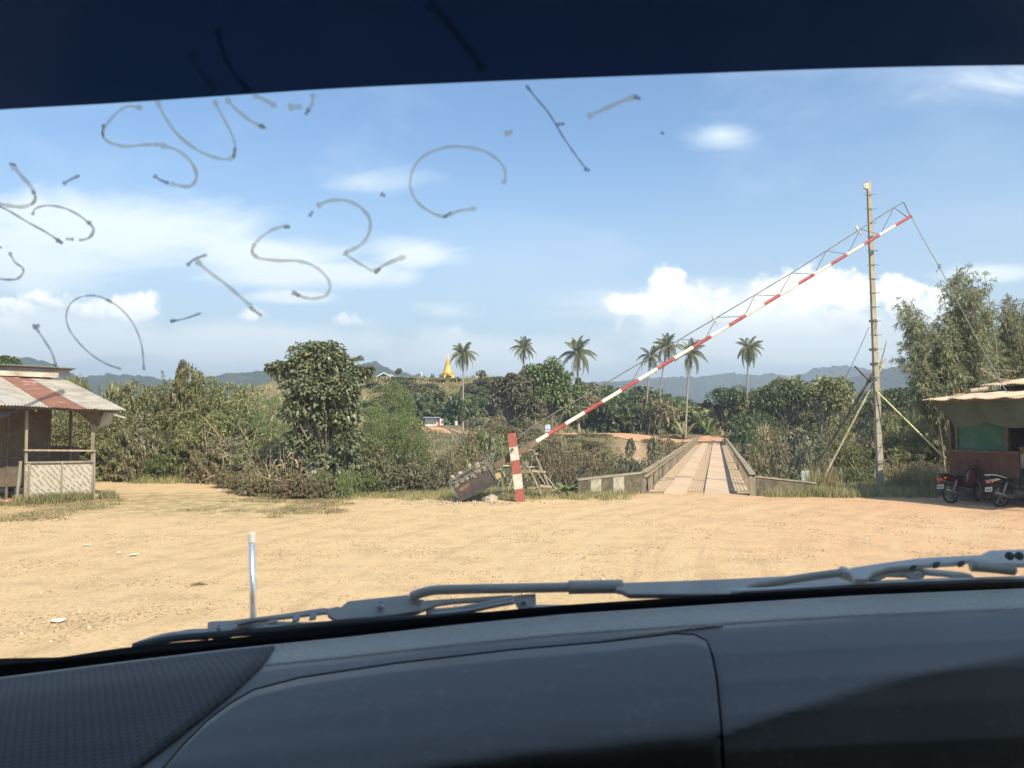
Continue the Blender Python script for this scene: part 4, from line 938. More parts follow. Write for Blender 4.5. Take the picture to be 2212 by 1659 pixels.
def weave_panel(name, O, eu, ez, U, Z, cell, parent, seed=1):
    """twill of flat bamboo strips"""
    rg = np.random.default_rng(seed); V, F, T = [], [], []; eu = Vector(eu).normalized(); ez = Vector(ez); nn = eu.cross(ez).normalized(); b = 0
    def quad(x, y, ang, l, w, h, tone):
        nonlocal b
        dx = Vector((math.cos(ang), math.sin(ang))); dy = Vector((-dx.y, dx.x))
        for s_, r_ in ((-1, -1), (1, -1), (1, 1), (-1, 1)):
            X = min(max(x + dx.x * s_ * l + dy.x * r_ * w, 0), U); Y_ = min(max(y + dx.y * s_ * l + dy.y * r_ * w, 0), Z)
            V.append(Vector(O) + eu * X + ez * Y_ + nn * h)
        F.append((b, b + 1, b + 2, b + 3)); b += 4; T.extend([float(np.clip(tone + rg.normal() * .09, 0, 1))] * 4)
    # pale strips rising to the right, darker ones falling to the right showing between them
    for i in range(int(U / .055) + 3):
        for j in range(int(Z / .085) + 3):
            quad(i * .055 + (j % 2) * .027, j * .085, .9, .07, .021, .0012 + .0004 * ((i + j) % 2), .80)
    for j in range(int(Z / .092) + 2):
        for i in range(int(U / .16) + 2):
            quad(i * .16 + (j % 2) * .08 + (j // 2 % 2) * .03 + rg.normal() * .008, j * .088 + .03, -.85, .046 + rg.random() * .016, .024, .004, .12 + .5 * (rg.random() < .22))
    o = link(name, np_mesh(name, [tuple(v) for v in V], F, 4, {'tone': T}), M['weave'], parent); return o
def left_hut():
    L0 = Vector((-14.16, 22.6, 0)); u = Vector((.7071, .7071, 0)); v = Vector((-.7071, .7071, 0)); Zv = Vector((0, 0, 1))
    U = 1.80
    def P(a, b, z): return L0 + u * a + v * b + Zv * z
    r = root('left_hut', L0, 'rustic open fronted hut with rusty corrugated roof and woven bamboo panel at left', 'hut')
    for (a, b, h, lean) in ((0, 0, 2.72, .03), (U, 0, 2.72, 0), (U, 2.3, 3.0, 0), (-2.6, 0, 2.8, 0), (-.14, -.10, 1.25, -.10)):
        m = MB(); m.bar(P(a + lean, b, -.3), P(a, b, h), .085, .075); m.build('post', M['wood_grey'], r, bevel=.006)
    m = MB(); m.bar(P(-.05, -.05, 1.56), P(U + .06, -.05, 1.50), .13, .05); m.build('top_rail', M['wood_pale'], r)
    m = MB(); m.bar(P(-.02, -.055, 1.20), P(U + .05, -.055, 1.17), .06, .05); m.bar(P(U * .53, -.055, .05), P(U * .53, -.055, 1.18), .05, .055, up=v); m.bar(P(U + .06, -.045, .0), P(U + .03, -.045, 1.5), .045, .055, up=v); m.bar(P(.10, -.055, .05), P(.10, -.055, 1.18), .05, .05, up=v)
    m.build('panel_frame', M['wood_grey'], r)
    weave_panel('woven_panel', P(.03, -.02, .08), u, Zv, U - .03, 1.10, .062, r)
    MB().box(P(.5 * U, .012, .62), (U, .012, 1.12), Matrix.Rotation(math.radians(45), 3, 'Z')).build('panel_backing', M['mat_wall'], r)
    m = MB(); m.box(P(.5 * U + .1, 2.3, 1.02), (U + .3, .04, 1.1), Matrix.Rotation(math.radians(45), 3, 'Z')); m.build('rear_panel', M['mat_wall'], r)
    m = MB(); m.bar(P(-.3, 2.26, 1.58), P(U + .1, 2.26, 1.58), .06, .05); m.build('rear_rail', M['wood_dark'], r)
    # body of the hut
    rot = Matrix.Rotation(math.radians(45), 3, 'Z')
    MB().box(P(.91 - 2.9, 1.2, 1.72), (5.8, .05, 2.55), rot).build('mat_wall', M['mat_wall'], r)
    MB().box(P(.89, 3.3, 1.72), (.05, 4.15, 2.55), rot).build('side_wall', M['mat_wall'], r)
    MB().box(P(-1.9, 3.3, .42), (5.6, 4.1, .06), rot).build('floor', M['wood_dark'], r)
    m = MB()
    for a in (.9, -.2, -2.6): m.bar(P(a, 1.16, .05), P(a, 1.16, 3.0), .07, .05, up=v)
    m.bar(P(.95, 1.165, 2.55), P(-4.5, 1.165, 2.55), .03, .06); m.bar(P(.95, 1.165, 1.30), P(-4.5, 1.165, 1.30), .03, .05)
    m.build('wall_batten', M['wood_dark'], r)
    for a, b in ((.8, 1.3), (-1.5, 1.3), (.8, 5.2), (-1.5, 5.2), (-4, 1.3)):
        MB().bar(P(a, b, -.3), P(a, b, .4), .12, .12).build('stilt', M['wood_dark'], r)
    # main roof: sheets of mixed age, each laid from eave to ridge
    C = Vector((-11.88, 23.82, 2.735)); Lf = Vector((-14.21, 21.49, 2.85)); eu = (Lf - C).normalized(); top = Vector((-11.88 - .7071 * 6.3, 23.82 + .7071 * 6.3, 3.93)); ev = (top - C).normalized()
    seq = ['tin_white', 'tin_white', 'tin_rust', 'tin_rust', 'tin_white', 'tin_grey', 'tin_white', 'tin_rust', 'tin_white', 'tin_rust', 'tin_white']; wd = [.80, .34, .42, .46, .60, .48, .45, .6, .7, .7, .7]
    a = 0
    for i, (k, w_) in enumerate(zip(seq, wd)):
        p0 = C + eu * a + Vector((0, 0, .010 * (i % 2) + (.02 if i == 0 else 0))) - ev * random.Random(i).uniform(0, .07)
        corr(p0, eu, ev, w_ + .07, 6.25, amp=.017, nv=5, sag=.008, seed=i).build('roof_sheet', M[k], r); a += w_
    # purlins and rafters under the sheets
    m = MB()
    for f in (.12, .9, 1.9, 3.1, 4.4): p = C + ev * f - Vector((0, 0, .07)); m.bar(p + eu * .25, p + eu * 6, .05, .07)
    for f in (.62, 2.4, 4.6): p = C + eu * f - Vector((0, 0, .13)); m.bar(p + ev * .1, p + ev * 6, .05, .07)
    m.build('rafters', M['wood_dark'], r)
    # dark cloth gusset under the eave at the corner post and the pale strip beyond it
    def T(x, y, Y): return W(*cl(x, y), Y)
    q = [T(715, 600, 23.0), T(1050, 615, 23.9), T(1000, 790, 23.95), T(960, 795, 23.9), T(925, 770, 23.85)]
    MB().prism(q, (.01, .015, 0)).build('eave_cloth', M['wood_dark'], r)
    q = [T(1045, 640, 24.1), T(1150, 665, 24.3), T(1110, 770, 24.4), T(990, 800, 24.1)]
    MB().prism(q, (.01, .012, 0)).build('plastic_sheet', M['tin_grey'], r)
    MB().bar(T(1120, 665, 24.6), T(1255, 705, 25.2), .05, .06).build('lower_eave_strip', M['tin_white'], r)
    # raised upper roof, its grey gable board and white flashing
    def S(px, py, Y): return W(px, py, Y)
    e0 = S(166, 797, 28.2); e1 = e0 - u * 6.6 + Vector((0, 0, .0)); uu = (e1 - e0).normalized()
    corr(e0 + Vector((0, 0, .02)), uu, v + Vector((0, 0, -.06)), 6.6, 3.0, amp=.022, nv=3, sag=.02).build('upper_roof_sheet', M['tin_grey'], r)
    p0, p1 = S(150, 799, 28.35), S(150, 813, 28.35)
    MB().prism([p0, p0 + uu * 6.4, p1 + uu * 6.4, p1], v * .04).build('gable_board', M['tin_grey'], r)
    p0, p1 = S(127, 808.5, 27.8), S(127, 816, 27.8)
    corr(p1, uu, (p0 - p1), 6.2, (p0 - p1).length + .05, amp=.012, nv=1).build('flashing', M['tin_white'], r)
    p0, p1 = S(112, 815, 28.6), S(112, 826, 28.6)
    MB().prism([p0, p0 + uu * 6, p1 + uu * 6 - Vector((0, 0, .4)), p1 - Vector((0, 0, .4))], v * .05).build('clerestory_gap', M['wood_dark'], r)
    # twist of wire on the panel post
    m = MB(); c = W(*cl(278, 1210), 22.3); m.tube([c + Vector((.05 * math.cos(t), 0, .09 * math.sin(t))) for t in np.linspace(.8, 5.6, 12)], .006, 5); m.build('wire_loop', M['white_paint'], r)
left_hut()
m = MB(); rr_ = random.Random(3); P = [[G(px, py) + Vector((0, 0, .03 + .04 * rr_.random())) for px in np.linspace(-6, 50, 9)] for py in (1080, 1083, 1086, 1088)]
m.sheet(P, (0, 0, -.012)); setp(m.build('cloth', pmat('red_white_cloth', (.66, .60, .56), (.55, .16, .13), 9, lo=.45, hi=.52), None, tuple(G(20, 1084))), 'crumpled red and white cloth on the ground under the left hut', 'cloth')

# ---------------------------------------------------------------- swing barrier
def barrier():
    r = root('barrier', (.15, 23.4, 0), 'long raised red and white striped barrier arm with wire truss', 'barrier')
    Ya, Yb = 23.55, 25.7
    # depth along the arm follows its true straight line between the two ends
    A = W(*c5(1080, 560), Ya); B = W(1980, 459.5, Yb)
    def at(px):
        # point on the straight arm seen at column px
        rx = (px - CX) / FPX
        t = (rx * A.y - A.x) / ((B.x - A.x) - rx * (B.y - A.y)); return A + (B - A) * t
    cuts = [1158.4, 1183.6, 1221.4, 1262, 1301, 1341.8, 1379.6, 1420, 1458, 1498, 1537, 1576, 1613.5, 1653.5, 1688.5, 1728.5, 1763.5, 1800, 1836, 1873.5, 1908.5, 1943.5, 1980]
    for i in range(len(cuts) - 1):
        p, q = at(cuts[i]), at(cuts[i + 1]); f = i / 22
        MB().tube([p, q], [.062 - .014 * f, .062 - .014 * (f + 1 / 22)], 14).build('arm_stripe_' + ('white' if i % 2 == 0 else 'red'), M['white_paint' if i % 2 == 0 else 'red_paint'], r, smooth=False)
    arm = M['arm_brown'] = pmat('arm_brown', (.12, .085, .06), (.17, .12, .085), 5, rough=.7, c3_=(.07, .05, .04), s3=8)
    dn = W(*c5(850, 700), 23.35)
    MB().bar(at(1158.4), A, .15, .17).bar(A, dn, .10, .20).bar(W(*c5(945, 640), 23.3), W(*c5(870, 720), 23.3), .04, .16).build('arm_butt', arm, r)
    n = Vector((0, 0, 1))
    nodes = [c3(200, 920), c3(295, 835), c3(585, 665), c3(875, 495), c3(1165, 325), c3(1450, 155), c2(885, 1372), c2(1050, 1274), c2(1207, 1180), c2(1358, 1084), c2(1505, 990), c2(1650, 896), c2(1692, 874), c2(1745, 910)]
    armn = [None, c3(490, 843), c3(775, 675), c3(1075, 500), c3(1365, 330), c3(1650, 160), c2(1010, 1370), c2(1160, 1277), c2(1318, 1180), c2(1465, 1084), c2(1610, 990), c2(1735, 918), None, None]
    def pt(q):  # chord lies in the arm's vertical plane
        return W(q[0], q[1], at(q[0]).y)
    ch = MB(); pn = [pt(q) for q in nodes]
    ch.tube(pn[:-1], .017, 6); ch.tube([pn[-2], at(1978)], .016, 6); ch.tube([W(*c5(740, 590), 23.3), W(*c5(1045, 365), 23.45), pn[0]], .016, 6)
    ch.build('top_chord', M['steel'], r)
    ties = MB(); prev = at(c3(200, 965)[0])
    for i in range(1, 12):
        a = at(armn[i][0]); ties.tube([pn[i], a], .0125, 5); ties.tube([pn[i], prev], .0125, 5); prev = a
    ties.tube([pn[11], at(1972)], .009, 5)
    ties.build('truss_rods', M['steel'], r)
    for q in (c2(875, 1380), c2(1495, 995)):
        p = pt(q); d = Vector((.35, 0, -.75)).normalized()
        MB().tube([p - d * .16, p - d * .04, p, p + d * .2], [.035, .045, .022, .018], 8).build('lamp_bulb', M['white_paint'], r, smooth=True)
    m = MB(); kn = W(*c2(1846, 1152), 24.9); tip = at(1980)
    q = [tip - Vector((0, 0, .05)), tip * .5 + kn * .5 + Vector((-.02, 0, -.02)), kn, W(2121, 752, 23.6), W(2160, 821, 22.6), W(2212, 912, 21.6)]
    m.tube(q, .013, 5)
    rk = random.Random(2)
    for k in range(7): c = kn + Vector((rk.uniform(-.06, .06), 0, rk.uniform(-.12, .1))); m.tube([c, c + Vector((rk.uniform(-.12, .05), .02, rk.uniform(-.12, .08)))], .018, 5)
    m.build('rope', M['rope'], r)
    # counterweight cradle
    cbx = root_child('counterweight', r)
    plate = pmat('dark_plate', (.05, .042, .038), (.075, .062, .055), 5, rough=.6, c3_=(.055, .048, .045), s3=10)
    beam = pmat('dark_beam', (.035, .03, .027), (.06, .05, .045), 6)
    Yc = 23.2; TL, TR, BR_, BL_ = [W(*c5(*q), Yc) for q in ((282, 1010), (800, 735), (872, 880), (350, 1160))]
    MB().prism([TL, TR, BR_, BL_], (0, .03, 0)).build('side_plate', plate, cbx)
    MB().prism([p + Vector((0, .62, 0)) for p in (TL, TR, BR_, BL_)], (0, .03, 0)).build('side_plate', plate, cbx)
    MB().prism([BL_ + Vector((0, .03, 0)), BR_ + Vector((0, .03, 0)), BR_ + Vector((0, .62, 0)), BL_ + Vector((0, .62, 0))], (.01, 0, .03)).build('bottom_plate', plate, cbx)
    MB().prism([W(*c5(*q), Yc - .01) for q in ((345, 1000), (430, 960), (498, 915), (515, 945), (440, 1010), (378, 1050))], (0, .008, 0)).build('rust_patch', pmat('orange_rust', (.22, .105, .055), (.15, .09, .06), 10), cbx)
    b0, b1 = W(*c5(300, 1195), Yc - .02), W(*c5(900, 898), Yc - .02)
    MB().bar(b0, b1, .12, .13).bar(b0 + Vector((0, .6, 0)), b1 + Vector((0, .6, 0)), .12, .13).build('base_beam', beam, cbx)
    m = MB()
    for dy in (-.015, .66):
        o = Vector((0, dy, 0)); a, b, c, d = [W(*c5(*q), Yc) + o for q in ((205, 905), (735, 600), (835, 745), (345, 1160))]
        a2, b2 = [W(*c5(*q), Yc) + o for q in ((235, 945), (770, 665))]
        m.bar(a, b, .025, .025); m.bar(a2, b2, .02, .02); m.bar(a, d, .035, .035); m.bar(b, W(*c5(880, 880), Yc) + o, .035, .035); m.bar(W(*c5(700, 630), Yc) + o, c, .02, .03)
    for q in ((205, 905), (735, 600), (235, 945)):
        p = W(*c5(*q), Yc); m.bar(p, p + Vector((0, .66, 0)), .025, .025)
    m.build('frame_bars', M['steel'], cbx)
    m = MB(); e0 = (TR - TL).normalized(); e1 = (W(*c5(205, 905), Yc) - TL); LL = (TR - TL).length; e1n = e1.normalized(); hx = .047
    for iy in range(-1, 3):
        for ix in range(0, int(LL / (hx * 1.5)) + 1):
            c = TL + e0 * (ix * hx * 1.5 + .03) + e1n * ((iy + .5 * (ix % 2)) * hx * 1.732 + .06) - Vector((0, .02, 0))
            pts = [c + e0 * (hx * math.cos(k * math.pi / 3)) + e1n * (hx * math.sin(k * math.pi / 3)) for k in range(7)]
            m.tube(pts, .0035, 4, cap=False)
    m.build('wire_mesh', M['steel'], cbx)
    MB().prism([W(*c5(*q), Yc - .03) for q in ((862, 800), (925, 778), (955, 838), (890, 878))], (0, .25, 0)).build('yellow_block', pmat('yellow_wood', (.40, .27, .10), (.33, .27, .17), 9), cbx)
    return r, at
def root_child(name, parent):
    o = bpy.data.objects.new(name, None); COL.objects.link(o); o.parent = parent; OFF[o.name] = OFF[parent.name].copy(); return o
BAR, arm_at = barrier()
def rock(px, py, Y, r_, seed, label, group=None, sq=(1, 1, 1)):
    rg = random.Random(seed); p = W(px, py, Y) if Y else G(px, py)
    V, F = [], []; n, m_ = 11, 8
    sd_ = Vector((seed * 3.1, 0, 0)); mb = MB(); prof = []
    for i in range(m_ + 1):
        ph = math.pi * i / m_
        for k in range(n):
            t = 2 * math.pi * k / n; d = Vector((math.sin(ph) * math.cos(t), math.sin(ph) * math.sin(t), math.cos(ph)))
            q = 1 + .45 * mnoise.noise(d * 1.4 + sd_) + .16 * mnoise.noise(d * 4 + sd_)
            V.append((d.x * r_ * q * sq[0] + p.x, d.y * r_ * q * sq[1] + p.y, d.z * r_ * q * sq[2] + p.z))
    for i in range(m_):
        for k in range(n):
            a = i * n + k; b = i * n + (k + 1) % n; F.append((a, b, b + n, a + n))
    m = MB(); m.v = V; m.f = F; o = m.build('rock', M['rock'], None, tuple(p)); return setp(o, label, 'rock', group)
rk = random.Random(5)
for i, (x, y, Y, r_, s) in enumerate([(500, 690, 23.45, .085, (.8, 1, 1.1)), (612, 680, 23.45, .105, (.85, 1, 1.1)), (620, 765, 23.4, .12, (1.2, 1, .8)), (375, 790, 23.5, .085, (1, 1, .9)), (262, 850, 23.45, .10, (.9, 1, 1)), (430, 790, 23.7, .08, (1, 1, .8)), (320, 950, 23.32, .09, (1, .7, 1)), (560, 830, 23.4, .10, (1.2, .8, .8)), (700, 640, 23.6, .07, (1, 1, .8)), (470, 870, 23.5, .10, (1, 1, .9)), (700, 730, 23.5, .10, (1, 1, .9)), (390, 900, 23.5, .10, (1, 1, .9))]):
    rock(*c5(x, y), Y, r_ * .85, 20 + i, 'angular pale rock loaded in the barrier counterweight', 'rocks in the counterweight', s)
rock(*c5(800, 1165), 23.5, .20, 50, 'big rounded pinkish rock on the ground beside the barrier post', None, (1.2, 1, .75))
for i, (x, y) in enumerate([(310, 1228), (600, 1250), (565, 1215), (325, 1335), (655, 1240)]):
    rock(*c5(x, y), None, .07, 60 + i, 'fallen pale stone on the ground below the counterweight', 'fallen stones below the counterweight', (1.2, 1, .7))
def hinge_post():
    p = [W(*c5(*q), 23.25) for q in ((1040, 228), (1138, 212), (1268, 1180), (1160, 1195))]
    base = (p[2] + p[3]) / 2; r = root('barrier_post', (base.x, base.y, 0), 'leaning square concrete barrier post painted in red and white bands', 'post')
    ys = [(0, .205), (.205, .40), (.40, .605), (.605, .82), (.82, 1.02)]; mats = ['old_red', 'old_white', 'old_red', 'old_white', 'old_red']
    def cs(f):
        a = p[0] * (1 - f) + p[3] * f; b = p[1] * (1 - f) + p[2] * f
        return [a, b, b + Vector((.05, .20, 0)), a + Vector((.05, .20, 0))]
    for (f0, f1), k in zip(ys, mats):
        a, b = cs(f0), cs(f1); m = MB(); m.add(a + b, [(0, 1, 2, 3)[::-1], (4, 5, 6, 7), (0, 4, 5, 1)[::-1], (1, 5, 6, 2)[::-1], (2, 6, 7, 3)[::-1], (3, 7, 4, 0)[::-1]])
        m.f = [f[::-1] for f in m.f]; m.build('painted_band', M[k], r)
    m = MB(); c = W(*c5(1112, 440), 23.22); m.lathe([(.0, -.02), (.03, -.02), (.03, .03), (.0, .03)], 8, c, axis=Matrix.Rotation(math.pi / 2, 3, 'X')); m.tube([W(*c5(1088, 440), 23.2), W(*c5(1100, 465), 23.17), W(*c5(1125, 462), 23.2)], .02, 6)
    m.tube([W(*c5(1105, 668), 23.21), W(*c5(1135, 632), 23.19)], .008, 5); m.build('hinge_bolt', M['wood_dark'], r)
hinge_post()
def steps():
    r = root('step_frame', W(*c5(1400, 1060), 24.6) * 1, 'weathered grey wooden stepped trestle standing behind the barrier post', 'steps')
    m = MB(); D = lambda x, y, Y=24.3: W(*c5(x, y), Y)
    def leg(a, b, w=.075, d=.05): MB().bar(a, b, w, d, up=(0, 1, 0)).build('leg', M['wood_grey'], r)
    leg(D(1245, 495, 24.1), D(1530, 1090, 24.1), .05, .10); leg(D(1440, 530, 24.35), D(1645, 1000, 24.5), .05, .10); leg(D(1225, 520, 24.6), D(1060, 1010, 24.5), .06, .08); leg(D(1400, 530, 24.8), D(1260, 960, 24.8), .06, .09); leg(D(1205, 520, 24.6), D(1215, 1030, 24.6), .06, .12)
    for (a, b) in (((1270, 492), (1468, 512)), ((1385, 755), (1582, 772)), ((1492, 968), (1668, 985))):
        p, q = D(*a, 24.1), D(*b, 24.15); MB().bar(p + Vector((0, .12, 0)), q + Vector((0, .12, 0)), .28, .06).build('tread', M['wood_pale'], r)
    b = MB()
    b.bar(D(1290, 445, 24.6), D(1420, 460, 24.6), .05, .07); b.bar(D(1210, 760, 24.5), D(1390, 765, 24.5), .05, .09); b.bar(D(1100, 985, 24.5), D(1490, 1000, 24.5), .05, .05); b.bar(D(1350, 790, 24.2), D(1400, 830, 24.2), .04, .05); b.bar(D(1420, 470, 24.6), D(1470, 700, 24.4), .04, .04)
    b.build('braces', M['wood_grey'], r)
steps()
def pipe_frame():
    r = root('pipe_frame', (.2, 24.9, 0), 'thin white painted pipe frame standing round the foot of the barrier', 'frame')
    D = lambda x, y, Y=24.9: W(*c5(x, y), Y)
    for (a, b, ya, yb) in (((950, 680), (1490, 705), 24.9, 25.2), ((1480, 695), (1748, 1025), 25.2, 24.9), ((932, 692), (1075, 945), 24.9, 24.6), ((890, 945), (965, 1075), 24.5, 24.2), ((728, 1030), (782, 1100), 24.2, 24.1), ((780, 1092), (1000, 1070), 24.1, 24.3), ((1265, 800), (1365, 950), 24.9, 24.6), ((1480, 785), (1580, 945), 25.1, 24.9), ((1660, 1030), (1748, 1025), 24.9, 24.9), ((870, 740), (1060, 738), 24.9, 24.9)):
        MB().tube([D(*a, ya), D(*b, yb)], .013 if a != (950, 680) else .02, 6).build('pipe', M['old_white'], r)
pipe_frame()

# ---------------------------------------------------------------- tall pole and its props
def pole():
    b = W(1902, 1064, 26.4); t = W(1876, 392, 26.4); r = root('utility_pole', (b.x, 26.4, 0), 'tall tapering square concrete pole with iron climbing rungs', 'pole')
    def q(f, w): c = b + (t - b) * f; return [c + Vector((a * w, c_ * w, 0)) for a, c_ in ((-1, -1), (1, -1), (1, 1), (-1, 1))]
    m = MB(); rows = [(-.04, .095), (.25, .088), (.5, .078), (.75, .068), (1, .058)]; b0 = 0
    for f, w in rows: m.v += [tuple(p) for p in q(f, w)]
    for i in range(4):
        for k in range(4): a = i * 4 + k; c = i * 4 + (k + 1) % 4; m.f.append((a, c, c + 4, a + 4))
    m.f.append((16, 17, 18, 19)); m.build('shaft', M['concrete'], r, bevel=.008)
    for k in range(22):
        py = 422 + 30.2 * k; f = (1064 - py) / (1064 - 392); c = b + (t - b) * f; c.z = W(1890, py, 26.4).z
        n_ = .2; MB().tube([c + Vector((-n_, -.09, 0)), c + Vector((n_, -.09, 0))], .011, 6).build('rung', M['steel'], r)
    c = W(1871, 402, 26.4); m = MB(); m.box(c, (.10, .12, .2)); m.lathe([(.02, -.1), (.045, -.06), (.03, -.02), (.045, .03), (.02, .08)], 10, c + Vector((-.07, 0, .0))); m.build('insulator', M['white_paint'], r, bevel=.01)
    m = MB()
    for (x, y) in ((785, 440), (785, 605), (790, 778), (795, 1018), (790, 690)):
        c = W(*c4(x, y), 26.4)
        for k in range(3): m.tube([c + Vector((math.cos(a) * .125, math.sin(a) * .125, .03 * k + .01 * math.sin(3 * a))) for a in np.linspace(0, 6.28, 13)], .008, 4)
    c = W(*c4(795, 440), 26.25); m.tube([c, c + Vector((.1, 0, .03)), c + Vector((.08, 0, -.1)), c + Vector((.0, 0, -.25)), c + Vector((.03, 0, -.5))], .008, 4)
    m.build('wire_lashing', M['wire'], r)
pole()
def prop(name, a, b, ya, yb, rad, mat, label, catg='prop', bend=.0, foot=True, group=None):
    p, q = W(*c4(*a), ya), W(*c4(*b), yb); 
    pts = [p + (q - p) * f + Vector((0, 0, -bend * math.sin(f * math.pi))) for f in np.linspace(0, 1, 9)]
    m = MB(); m.tube(pts, rad, 8)
    d = (q - p); L = d.length
    if mat.startswith('bamboo'):
        for k in range(1, int(L / .38)): c = p + d * (k * .38 / L); c.z -= bend * math.sin(k * .38 / L * math.pi); u_ = d.normalized() * .012; m.tube([c - u_, c + u_], rad * 1.22, 8)
    setp(m.build(name, M[mat], None, tuple(q), smooth=True), label, catg, group)
prop('bamboo_prop', (860, 655), (485, 1372), 26.7, 25.9, .035, 'bamboo', 'pale bamboo prop leaning against the tall pole from the left')
prop('bamboo_prop', (815, 690), (440, 1315), 26.9, 27.2, .045, 'wood_dark', 'dark stouter prop crossing behind the pale bamboo prop at the pole')
prop('bamboo_prop', (805, 840), (1222, 1250), 26.3, 24.8, .022, 'bamboo_fresh', 'bright yellow bamboo prop slanting from the tall pole down to the right hut')
prop('pole_stub', (680, 697), (772, 790), 26.1, 26.6, .03, 'wood_dark', 'short dark stick crossing the tall pole on its left side', 'stick')
prop('pole_stub', (865, 547), (800, 800), 26.6, 26.55, .022, 'bamboo', 'thin knotty stick tied upright to the right side of the tall pole', 'stick')
prop('pole_stub', (810, 1000), (862, 1340), 26.7, 26.9, .018, 'rust', 'thin reddish stick leaning at the right foot of the tall pole', 'stick')
prop('guy_wire', (762, 470), (510, 930), 26.4, 29.0, .009, 'wire', 'thin sagging guy wire running down left from the tall pole', 'wire', .25)

# ---------------------------------------------------------------- right hut
def right_hut():
    A = Vector((12.3, 23.1, 0)); d = Vector((.436, -.90, 0)).normalized(); n = Vector((-d.y, d.x, 0)); Zv = Vector((0, 0, 1))
    a0 = Vector((13.6, 24.1, 0)); r = root('right_hut', a0, 'dark roadside shop hut with green tarpaulin and low corrugated roof at right', 'hut')
    ang = math.atan2(d.y, d.x); rot = Matrix.Rotation(ang, 3, 'Z')
    def P(a, b, z): return a0 + d * a + n * b + Zv * z
    brown = pmat('brown_boards', (.10, .05, .036), (.135, .068, .05), 3, rough=.8, c3_=(.075, .042, .032), s3=5, bump=.2)
    green = pmat('green_sheet', (.035, .115, .078), (.05, .14, .10), 2, rough=.7)
    tarp = pmat('green_tarp', (.05, .066, .046), (.068, .088, .06), 2, rough=.65, bump=.3, bscale=5)
    MB().box(P(1.05, .0, .72), (2.1, .06, 1.5), rot).build('lower_wall', brown, r)
    m = MB()
    for k in range(8): m.box(P(.22 + .26 * k, -.035, .74), (.012, .012, 1.4), rot)
    m.build('wall_batten', M['wood_dark'], r)
    MB().box(P(1.05, -.02, 1.50), (2.2, .16, .06), rot).build('counter', M['wood_dark'], r)
    MB().box(P(.98, .06, 1.92), (1.45, .04, .80), rot).build('green_panel', green, r)
    m = MB()
    for a in (.22, 1.74): m.box(P(a, .03, 1.5), (.09, .09, 3.0), rot)
    m.build('post', M['wood_dark'], r)
    MB().box(P(-.0, 2.0, 1.4), (.06, 4.0, 3.0), rot).build('side_wall', M['wood_dark'], r)
    MB().box(P(2.4, 4.0, 1.5), (5.0, .06, 3.2), rot).build('back_wall', M['wood_dark'], r)
    MB().box(P(4.3, 1.75, 1.45), (.06, 4.4, 3.0), rot).build('inner_wall', M['wood_dark'], r)
    MB().box(P(2.7, 1.4, 1.4), (2.3, .05, 2.8), rot).build('added_dark_panel', M['wood_dark'], r)  # dark panel added so the inside behind the doorway stays dark
    MB().box(P(2.5, 1.8, .06), (5, 4, .1), rot).build('floor', M['wood_dark'], r)
    # tarpaulin valance with a sagging lower edge
    P0 = []
    for j in range(5):
        f = j / 4; row = []
        for i in range(25):
            g = i / 24; a = .45 + 4.4 * g; sag = .14 * abs(math.sin(g * math.pi * 2.6 + .35)) ; z = 2.96 - f * (.62 + sag * 1.1 if g > .12 else .62 * (.3 + 5.5 * g))
            row.append(P(a, -1.35 + f * .15 + .03 * math.sin(g * 31), z + .02))
        P0.append(row)
    MB().sheet(P0, n * .006).build('tarpaulin', tarp, r)
    # main roof, low pitch, rising away
    E0 = Vector((12.27, 23.2, 3.03)); ev = (n * 1 + Zv * .10).normalized()
    a = 0
    for i, w_ in enumerate((.86, .84, .86, .84, .86, .84, .50)):
        corr(E0 + d * a - ev * (.1 * ((i * 7) % 3) / 3 - (1.0 if i == 0 else 0) * .0) + Vector((0, 0, .008 * (i % 2) + .012 * math.sin(i * 1.3))), d, ev, w_ + .05, 6.4, amp=.017, nv=4, sag=.02, seed=i).build('roof_sheet', M['tin_old'], r); a += w_
    m = MB()
    for b in (.15, 1.4, 2.8, 4.2): p = E0 + ev * b - Zv * .06; m.bar(p + d * .2, p + d * 5.4, .06, .06)
    m.build('purlins', M['wood_dark'], r)
    # raised second roof
    F0 = W(2115, 833, 24.0); ev2 = (n + Zv * .12).normalized()
    a = 0
    for i, w_ in enumerate((.85, .85, .85, .85)):
        corr(F0 + d * a + Vector((0, 0, .006 * (i % 2))), d, ev2, w_ + .05, 2.6, amp=.017, nv=3, sag=.015, seed=i).build('upper_roof_sheet', M['tin_old'], r); a += w_
    MB().prism([F0 + d * .1 + n * .9, F0 + d * 3.2 + n * .9, F0 + d * 3.2 + n * .9 - Zv * .5, F0 + d * .1 + n * .9 - Zv * .5], n * .05).build('clerestory_wall', M['wood_dark'], r)
    m = MB(); t = lambda x, y, Y: W(*cr(x, y), Y)
    m.tube([t(640, 405, 23.1), t(800, 382, 23.4)], .065, 10); m.build('roof_log', M['wood_pale'], r)
    m = MB(); m.bar(t(480, 440, 23.1), t(640, 420, 23.3), .10, .03); m.bar(t(920, 318, 23.9), t(1040, 298, 24.1), .08, .03); m.build('roof_plank', M['tin_rust'], r)
    m = MB(); m.tube([t(740, 190, 23.5), t(925, 300, 23.9)], .022, 6); m.tube([t(740, 190, 23.5), t(1120, 222, 23.2)], .009, 5); m.tube([t(880, 325, 23.9), t(815, 395, 23.7)], .012, 5); m.tube([t(1060, 320, 23.8), t(1020, 375, 23.7)], .012, 5); m.tube([t(925, 290, 23.9), t(1010, 300, 24)], .02, 5)
    m.build('roof_sticks', M['bamboo'], r)
    MB().bar(t(1148, 455, 21.9), t(1150, 690, 21.9), .04, .04).build('tarp_pole', M['tin_white'], r)
